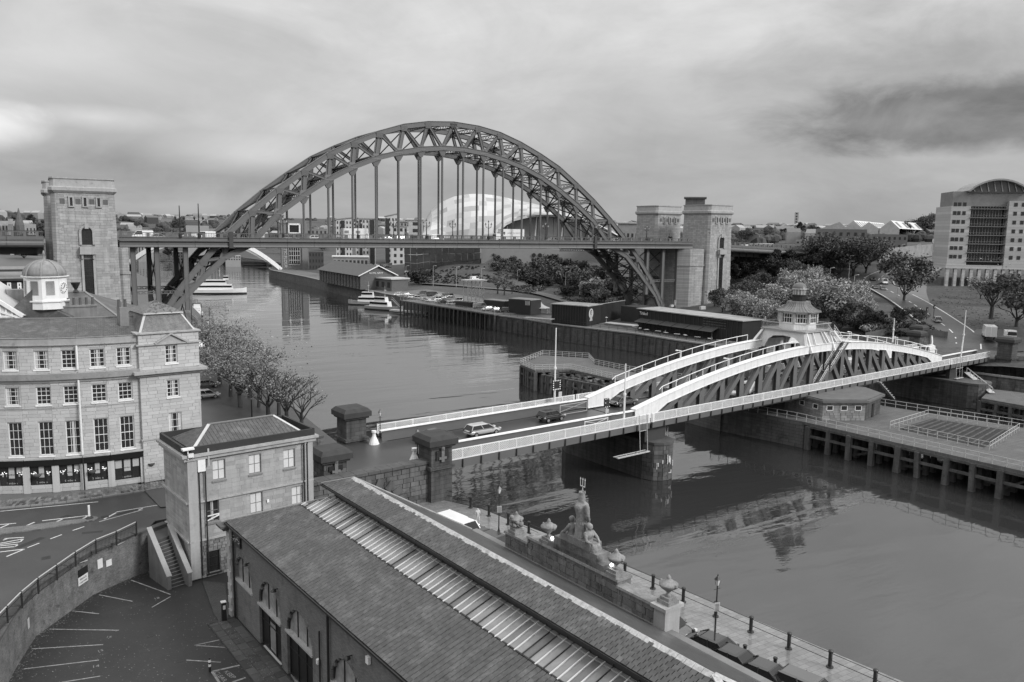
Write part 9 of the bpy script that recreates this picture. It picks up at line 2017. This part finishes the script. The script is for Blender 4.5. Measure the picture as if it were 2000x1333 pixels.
def shed(x0,xm,x1,yE,yR,dist,ln,lab,m):
 a,c=AT(x0,yE,dist),AT(x1,yE,dist); r=AT(xm,yR,dist); T=thing('warehouse_shed',lab,'warehouse',a); Fw=Vector((_f[0],_f[1],0)).normalized(); d=(Vector((_r0[0],_r0[1],0))*.55+Fw*.8).normalized()*ln; b0=V3(a.x,a.y,a.z-14); b1=V3(c.x,c.y,c.z-14)
 bb=B(); bb.add([b0,b1,c,r,a],((0,1,2,3,4),)); bb.build('gable_wall',mat('shed_wall',.4),T); bb=B(); bb.add([c,r,a,c+d,r+d,a+d],((0,3,4,1),(1,4,5,2))); rf=bb.build('roof',m,T)
 for i in range(7): t0,t1=(i+.3)/7,(i+.6)/7; bb=B(); p=lambda t,s: c.lerp(r,s)+d*t+V3(0,0,.2); bb.quad(p(t0,.15),p(t1,.15),p(t1,.8),p(t0,.8)); bb.build('roof_light',mat('shed_light',.2),rf)
SHM=mat('shed_roof',.6,.5,var=.05)
shed(1650,1667,1684,446,431,620,60,'white gabled warehouse shed, leftmost of three on the right skyline',SHM); shed(1680,1697,1716,446,434,600,50,'smaller white gabled shed in the middle of the right skyline',SHM); shed(1718,1740,1757,447,431,600,190,'long ribbed-roof warehouse shed stretching behind the arched office',SHM)
T=thing('roof_pyramid','dark pyramid roof left of the white warehouse sheds','roof',AT(1640,447,600)); a,c,r=AT(1624,448,600),AT(1656,448,600),AT(1640,434,612); d=Vector((_f[0],_f[1],0))*24; bb=B(); bb.add([a,c,c+d,a+d,r],((0,1,4),(1,2,4),(2,3,4),(3,0,4))); bb.build('slopes',SLATES,T)
fp2('tower_block','pale distant tower block on the horizon right of the towers',1547,1555,415,1500,mat('hazy_concrete',.38),1,6,20,ww=.4)  # haze painted in as a pale concrete tone
# retaining wall, embankment building and bus
def wall_between(pts,h,lab,m,t=.5,name='retaining_wall',cat='wall'):
 P=[TG(*p) for p in pts]; T=thing(name,lab,cat,P[0])
 for a,c in zip(P[:-1],P[1:]): bb=B(); bb.beam(a+V3(0,0,h/2-1),c+V3(0,0,h/2-1),t,h+2); bb.build('panel',m,T)
 return T
wall_between([(1715,514),(1760,508),(1800,503),(1850,497)],5.5,'pale stone retaining wall behind the climbing road',mat('pale_retaining',.26,.9,var=.4,scale=.4,stain=.3))
P=TG(1845,486); put('van','white',TG(1830,478),0.3,'white coach parked above the retaining wall',cat='coach').scale=(2.4,1.3,1.6)
FEN=mat('board_fence',.13,.85,var=.25,streak=.3)
pf=[TG(*p) for p in ((1690,668),(1735,660),(1800,661),(1850,668))]; T=thing('board_fence','grey vertical board fence below the shrubs right of the cabin','fence',pf[0]); 
for a,c in zip(pf[:-1],pf[1:]):
 n=int((c-a).length/.45)
 for k in range(n): p,q=a.lerp(c,k/n+.002),a.lerp(c,(k+1)/n-.002); bb=B(); bb.beam(p+V3(0,0,.9),q+V3(0,0,.9),.06,2.0+.1*(k % 2)); bb.build('board',FEN,T)
# roads on the south side
def road(pts,w,m,name,lift=.12,marks=None):
 P=[TG(*p) if not isinstance(p,Vector) else p for p in pts]; Q=[]
 for i in range(len(P)-1):
  n=max(2,int((P[i+1]-P[i]).length/4))
  for k in range(n): Q.append(P[i].lerp(P[i+1],k/n))
 Q.append(P[-1])
 for _ in range(6): Q=[Q[0]]+[(Q[i-1]+Q[i]*2+Q[i+1])/4 for i in range(1,len(Q)-1)]+[Q[-1]]
 def rib(off,wd,m_,nm,lf,dash=0):
  bb=B(); R=[]
  for i,p in enumerate(Q): t=Q[min(i+1,len(Q)-1)]-Q[max(i-1,0)]; t.z=0; t.normalize(); n=V3(-t.y,t.x,0); r=[]
  for i,p in enumerate(Q):
   t=Q[min(i+1,len(Q)-1)]-Q[max(i-1,0)]; t.z=0; t.normalize(); n=V3(-t.y,t.x,0); zc=max(th(*(p+n*s)[:2]) for s in (-w/2,0,w/2)); R.append([V3(*(p+n*(off+s*wd/2))[:2],zc+lf) for s in (-1,1)])
  for i in range(len(R)-1):
   if dash and i % 2: continue
   bb.quad(R[i][0],R[i][1],R[i+1][1],R[i+1][0])
  return bb.build(nm,m_,kind='structure')
 rib(0,w,m,name,lift)
 for o_,d_ in (marks or ()): rib(o_,.28,LINE,'road_line',lift+.02,d_)
S0=S(60,7.3,7.8); S0.z=7.9
road([S0,Vector((84,-104,9)),(1835,634),(1765,585),(1722,563),(1710,550),(1745,532),(1800,515),(1850,505)],11,ASPH,'climbing_road',.14,((0,1),(-5,0),(5,0)))
road([(1650,566),(1690,555),(1712,552)],8,ASPH,'side_road',.1,((0,1),)); road([(1850,512),(1800,540),(1792,570),(1800,600),(1830,620)],5,mat('footpath',.16,.8),'footpath',.1)
road([(826,556),(880,560),(940,563),(1000,568),(1060,575),(1110,590)],6,mat('lane',.11,.8),'lane',.12)
bb=B(); gr=[[TG(1875+125*i/5+j*8,690-j*11) for i in range(6)] for j in range(5)]
for j in range(4):
 for i in range(5): bb.quad(*[gr[y][x]+V3(0,0,.2) for x,y in ((i,j),(i+1,j),(i+1,j+1),(i,j+1))])
bb.build('road_junction',ASPH,kind='structure')
# the arched office at the right
def office2():
 a=TG(1852,560); a.z=14.5; dist=(Vector(a[:2])-Vector(CAM[:2])).length; px=dist/F0*1.12; Rt=Vector((_r0[0],_r0[1],0)); Fw=Vector((_f[0],_f[1],0)).normalized(); az=atan2(Rt.y,Rt.x)-.18; U=V3(cos(az),sin(az),0); N_=V3(U.y,-U.x,0); T=thing('arched_office','tall pale office building with a curved glass attic and dark balconied centre','building',a)
 def u_(x,y=480): return uz(a,U,N_,x,y)[0]
 def z_(x,y): return uz(a,U,N_,x,y)[1]
 q=lambda u,z,e=0.0: a+U*u+V3(0,0,z)+N_*e; ST=mat('office_pale',.40,.8,var=.08,pattern=('wall',40,1.05,.05,.72)); W0_,W1_=u_(1852),u_(2090); ztop=z_(1960,378); u1,u2=u_(1890),u_(1962); zA=z_(1880,380); zb=z_(1900,525)
 def blk(p0,p1,z0,z1,e,d,m,nm): bb=B(); bb.hexa([q(p0,z0,e),q(p1,z0,e),q(p1,z0,-d),q(p0,z0,-d),q(p0,z1,e),q(p1,z1,e),q(p1,z1,-d),q(p0,z1,-d)]); return bb.build(nm,m,T)
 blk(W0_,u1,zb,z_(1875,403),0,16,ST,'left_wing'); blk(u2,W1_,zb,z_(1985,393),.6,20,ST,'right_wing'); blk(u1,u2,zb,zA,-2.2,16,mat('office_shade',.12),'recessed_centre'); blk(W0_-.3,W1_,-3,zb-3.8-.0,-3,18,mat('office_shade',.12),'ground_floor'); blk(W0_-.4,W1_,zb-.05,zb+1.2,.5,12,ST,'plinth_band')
 blk(W0_+.6,u_(2010),z_(1875,403)+.02,z_(1880,374),-1.4,14,mat('office_grey',.2),'attic_storey')
 for i in range(15): u=W0_+(W1_-W0_)*i/15; blk(u,u+.95,-3,zb-.1,.3,1,ST,'column')
 # curved roof over the attic
 x0,x1=u_(1882),u_(2000); zc0=z_(1880,374); zc1=z_(1935,351); N0=14; P=[(x0+(x1-x0)*t,zc0+(zc1-zc0)*(sin(pi*t)**.75)) for t in np.linspace(0,1,N0)]
 for (p,r) in zip(P[:-1],P[1:]): bb=B(); bb.beam(q(p[0],p[1],-6),q(r[0],r[1],-6),14,.55); bb.build('curved_roof',mat('roof_metal',.28,.5),T)
 bb=B(); bb.poly([q(p[0],p[1]-.4,-1.0) for p in P]); gl=bb.build('attic_glass',glass('attic_glass',.10,.2,var=.6,scale=.2),T)
 bb=B(); [bb.beam(q(x0+(x1-x0)*t,zc0,-.5),q(x0+(x1-x0)*(t-.045),zc0+(zc1-zc0)*(sin(pi*max(.01,t-.045))**.75)-.3,-.5),.18,.18) for t in np.linspace(.12,.92,8)]; bb.build('attic_strut',PALE,gl)
 nf=7; z0,z1=z_(1920,512),z_(1920,392)
 for k in range(nf):
  zz=z0+(z1-z0)*k/nf; hh=(z1-z0)/nf; bb=B(); bb.quad(q(u1+.3,zz+.5,-2.1),q(u2-.3,zz+.5,-2.1),q(u2-.3,zz+hh-.2,-2.1),q(u1+.3,zz+hh-.2,-2.1)); w_=bb.build('window_band',GLASS,T); bb=B(); [bb.beam(q(u1+.3+(u2-u1-.6)*t,zz+.4,-2.0),q(u1+.3+(u2-u1-.6)*t,zz+hh,-2.0),.14,.1,tuple(N_)) for t in np.linspace(0,1,13)]; bb.build('mullion',PALE,w_)
  bb=B(); bb.beam(q(u1-.3,zz+.1,-.9),q(u2+.3,zz+.1,-.9),2.4,.2); bb.beam(q(u1-.3,zz+1.0,.2),q(u2+.3,zz+1.0,.2),.06,.07); bb.build('balcony',mat('office_grey',.2),T)
  for (xx,e) in ((1859,0),(1867,0),(1877,0),(1975,.6),(1990,.6),(2010,.6),(2030,.6)): u=u_(xx); o=B(); o.beam(q(u-.55,zz+hh*.55,e+.03),q(u+.55,zz+hh*.55,e+.03),.1,hh*.42); o.build('window',GLASS,T)
office2()
# far wooded bank and town on the horizon
for i,(x0,x1,yt,d_,b_) in enumerate(((0,34,432,900,.34),(40,74,438,950,.28),(120 - 100,30,428,880,.3),(225,262,452,700,.2),(270,300,449,800,.28),(410,440,447,900,.24),(470,520,448,900,.2),(600,640,447,950,.2))): fp2('hillside_house',f'small hazy building on the left skyline, {ordn[i]} of eight',x0,x1,yt,d_,mat(f'hazy_{int(b_*100)}',b_,.9),5,2,12,ww=.4,wh=.4)  # pale greys carry the haze, there is no haze volume
c=AT(38,440,900); T=thing('church_spire','slim dark church spire on the far left skyline','spire',c); bb=B(); bb.lathe((c.x,c.y,c.z-12),[(4,0),(4,12),(.2,28)],8); bb.build('spire',mat('soot_and_shade_stone',.12),T)
for t in PR_.values(): drop(t)
PTM=mat('tar_patch',.035,.5,var=.2,fine=.2); CVM=mat('iron_cover',.03,.4)
rp=random.Random(8)
T=thing('road_patches','dark tar repair patches and iron covers set in the street and car park','road patches',G(150,1070,ZR)); T['kind']='structure'
for (x,y,z,w,h) in ((60,1060,ZR,2.4,.6),(180,1040,ZR,1.6,.5),(250,1000,ZR,2.0,.5),(130,1010,ZR,.9,.9),(240,1190,4.46,3.0,.7),(330,1210,4.46,1.6,1.3),(290,1270,4.46,1.2,.5),(180,1290,4.46,2.2,.5),(380,1180,4.46,1.4,.4)): p=G(x,y,z); a_=rp.uniform(0,3); bb=B(); q=[V3(cos(a_)*u-sin(a_)*v,sin(a_)*u+cos(a_)*v,0)+p for u,v in ((-w/2,-h/2),(w/2,-h/2*.8),(w/2*.9,h/2),(-w/2,h/2*.9))]; bb.prism([v[:2] for v in q],z-.01,z+.0025); bb.build('tar_patch',PTM,T)
for (x,y,z) in ((205,1010,ZR),(90,1090,ZR),(296,1240,4.46),(300,1125,4.46),(350,1290,4.46)): p=G(x,y,z); bb=B(); bb.box((p.x,p.y,z-.01),(.6,.6,.018)); bb.build('iron_cover',CVM,T)
LM=mat('leaf_litter',.16,.9,objr=0,island=.5,bump=0); bb=B()
for _ in range(2600):
 k=rp.random(); 
 if k < .45: l=rp.uniform(0,30); p=M(l,-.2-abs(rp.gauss(0,.9)),4.57 if l > .5 else 4.5)
 elif k < .75: i=rp.randrange(1,len(WB)-1); p=WB[i].lerp(WB[i+1],rp.random())+(WB[i]-OW[i]).normalized()*abs(rp.gauss(.1,.45)); p.z=4.475
 else: p=G(rp.uniform(60,440),rp.uniform(1150,1333),4.475)
 s=rp.uniform(.02,.05); a_=rp.uniform(0,6.3); bb.add([p+V3(cos(a_+k2)*s,sin(a_+k2)*s,.005*i2) for i2,k2 in enumerate((0,1.5,3.1,4.6))],((0,1,2,3),))
o=bb.build('leaf_litter',LM,None,kind='stuff'); tag(o,'small fallen leaves and litter scattered over the car park edges','litter',kind='stuff')
# a few people
SK=mat('clothes_dark',.05); SKN=mat('skin',.3)
def person(P,h,lab,coat=.4,lean=0.0):
 P=Vector(P); vs=[(0,0,.93),(0,0,1.15),(0,0,1.4),(0,0,1.52),(0,0,1.68),(-.1,0,.9),(-.11,.05,.5),(-.11,-.02,.08),(.1,0,.9),(.11,-.08,.5),(.12,.06,.08),(-.2,0,1.4),(-.26,.04,1.13),(-.24,.14,.9),(.2,0,1.4),(.26,.02,1.13),(.25,.16,.92)]
 rs=[.15,.14,.17,.06,.11,.1,.07,.06,.1,.07,.06,.07,.05,.04,.07,.05,.04]; es=[(0,1),(1,2),(2,3),(3,4),(0,5),(5,6),(6,7),(0,8),(8,9),(9,10),(2,11),(11,12),(12,13),(2,14),(14,15),(15,16)]
 me=bpy.data.meshes.new('person'); k=h/1.78; me.from_pydata([(x*k,y*k,z*k) for x,y,z in vs],es,[]); me.materials.append(mat(f'coat_{int(coat*100)}',coat)); o=bpy.data.objects.new('person',me); COL.objects.link(o); o.location=P
 sk=o.modifiers.new('skin','SKIN'); me.skin_vertices.new(name='') if not me.skin_vertices else None
 for i,r_ in enumerate(rs): me.skin_vertices[0].data[i].radius=(r_*k,r_*k)
 me.skin_vertices[0].data[0].use_root=True; s=o.modifiers.new('sub','SUBSURF'); s.levels=s.render_levels=1; tag(o,lab,'person'); return o
person(G(933,1025,4.5),1.75,'person in a pale jacket and cap walking by the quay railing near the white van',.5)
person(TG(1049,572),1.75,'tiny person walking on the lane below the shrubby bank',.3)
for i,l_ in LABELS.items():
 if len(l_) > 1 and not all(bpy.data.objects[n].get('group') for n in l_ if n in bpy.data.objects): print('SHARED LABEL',i,len(l_))
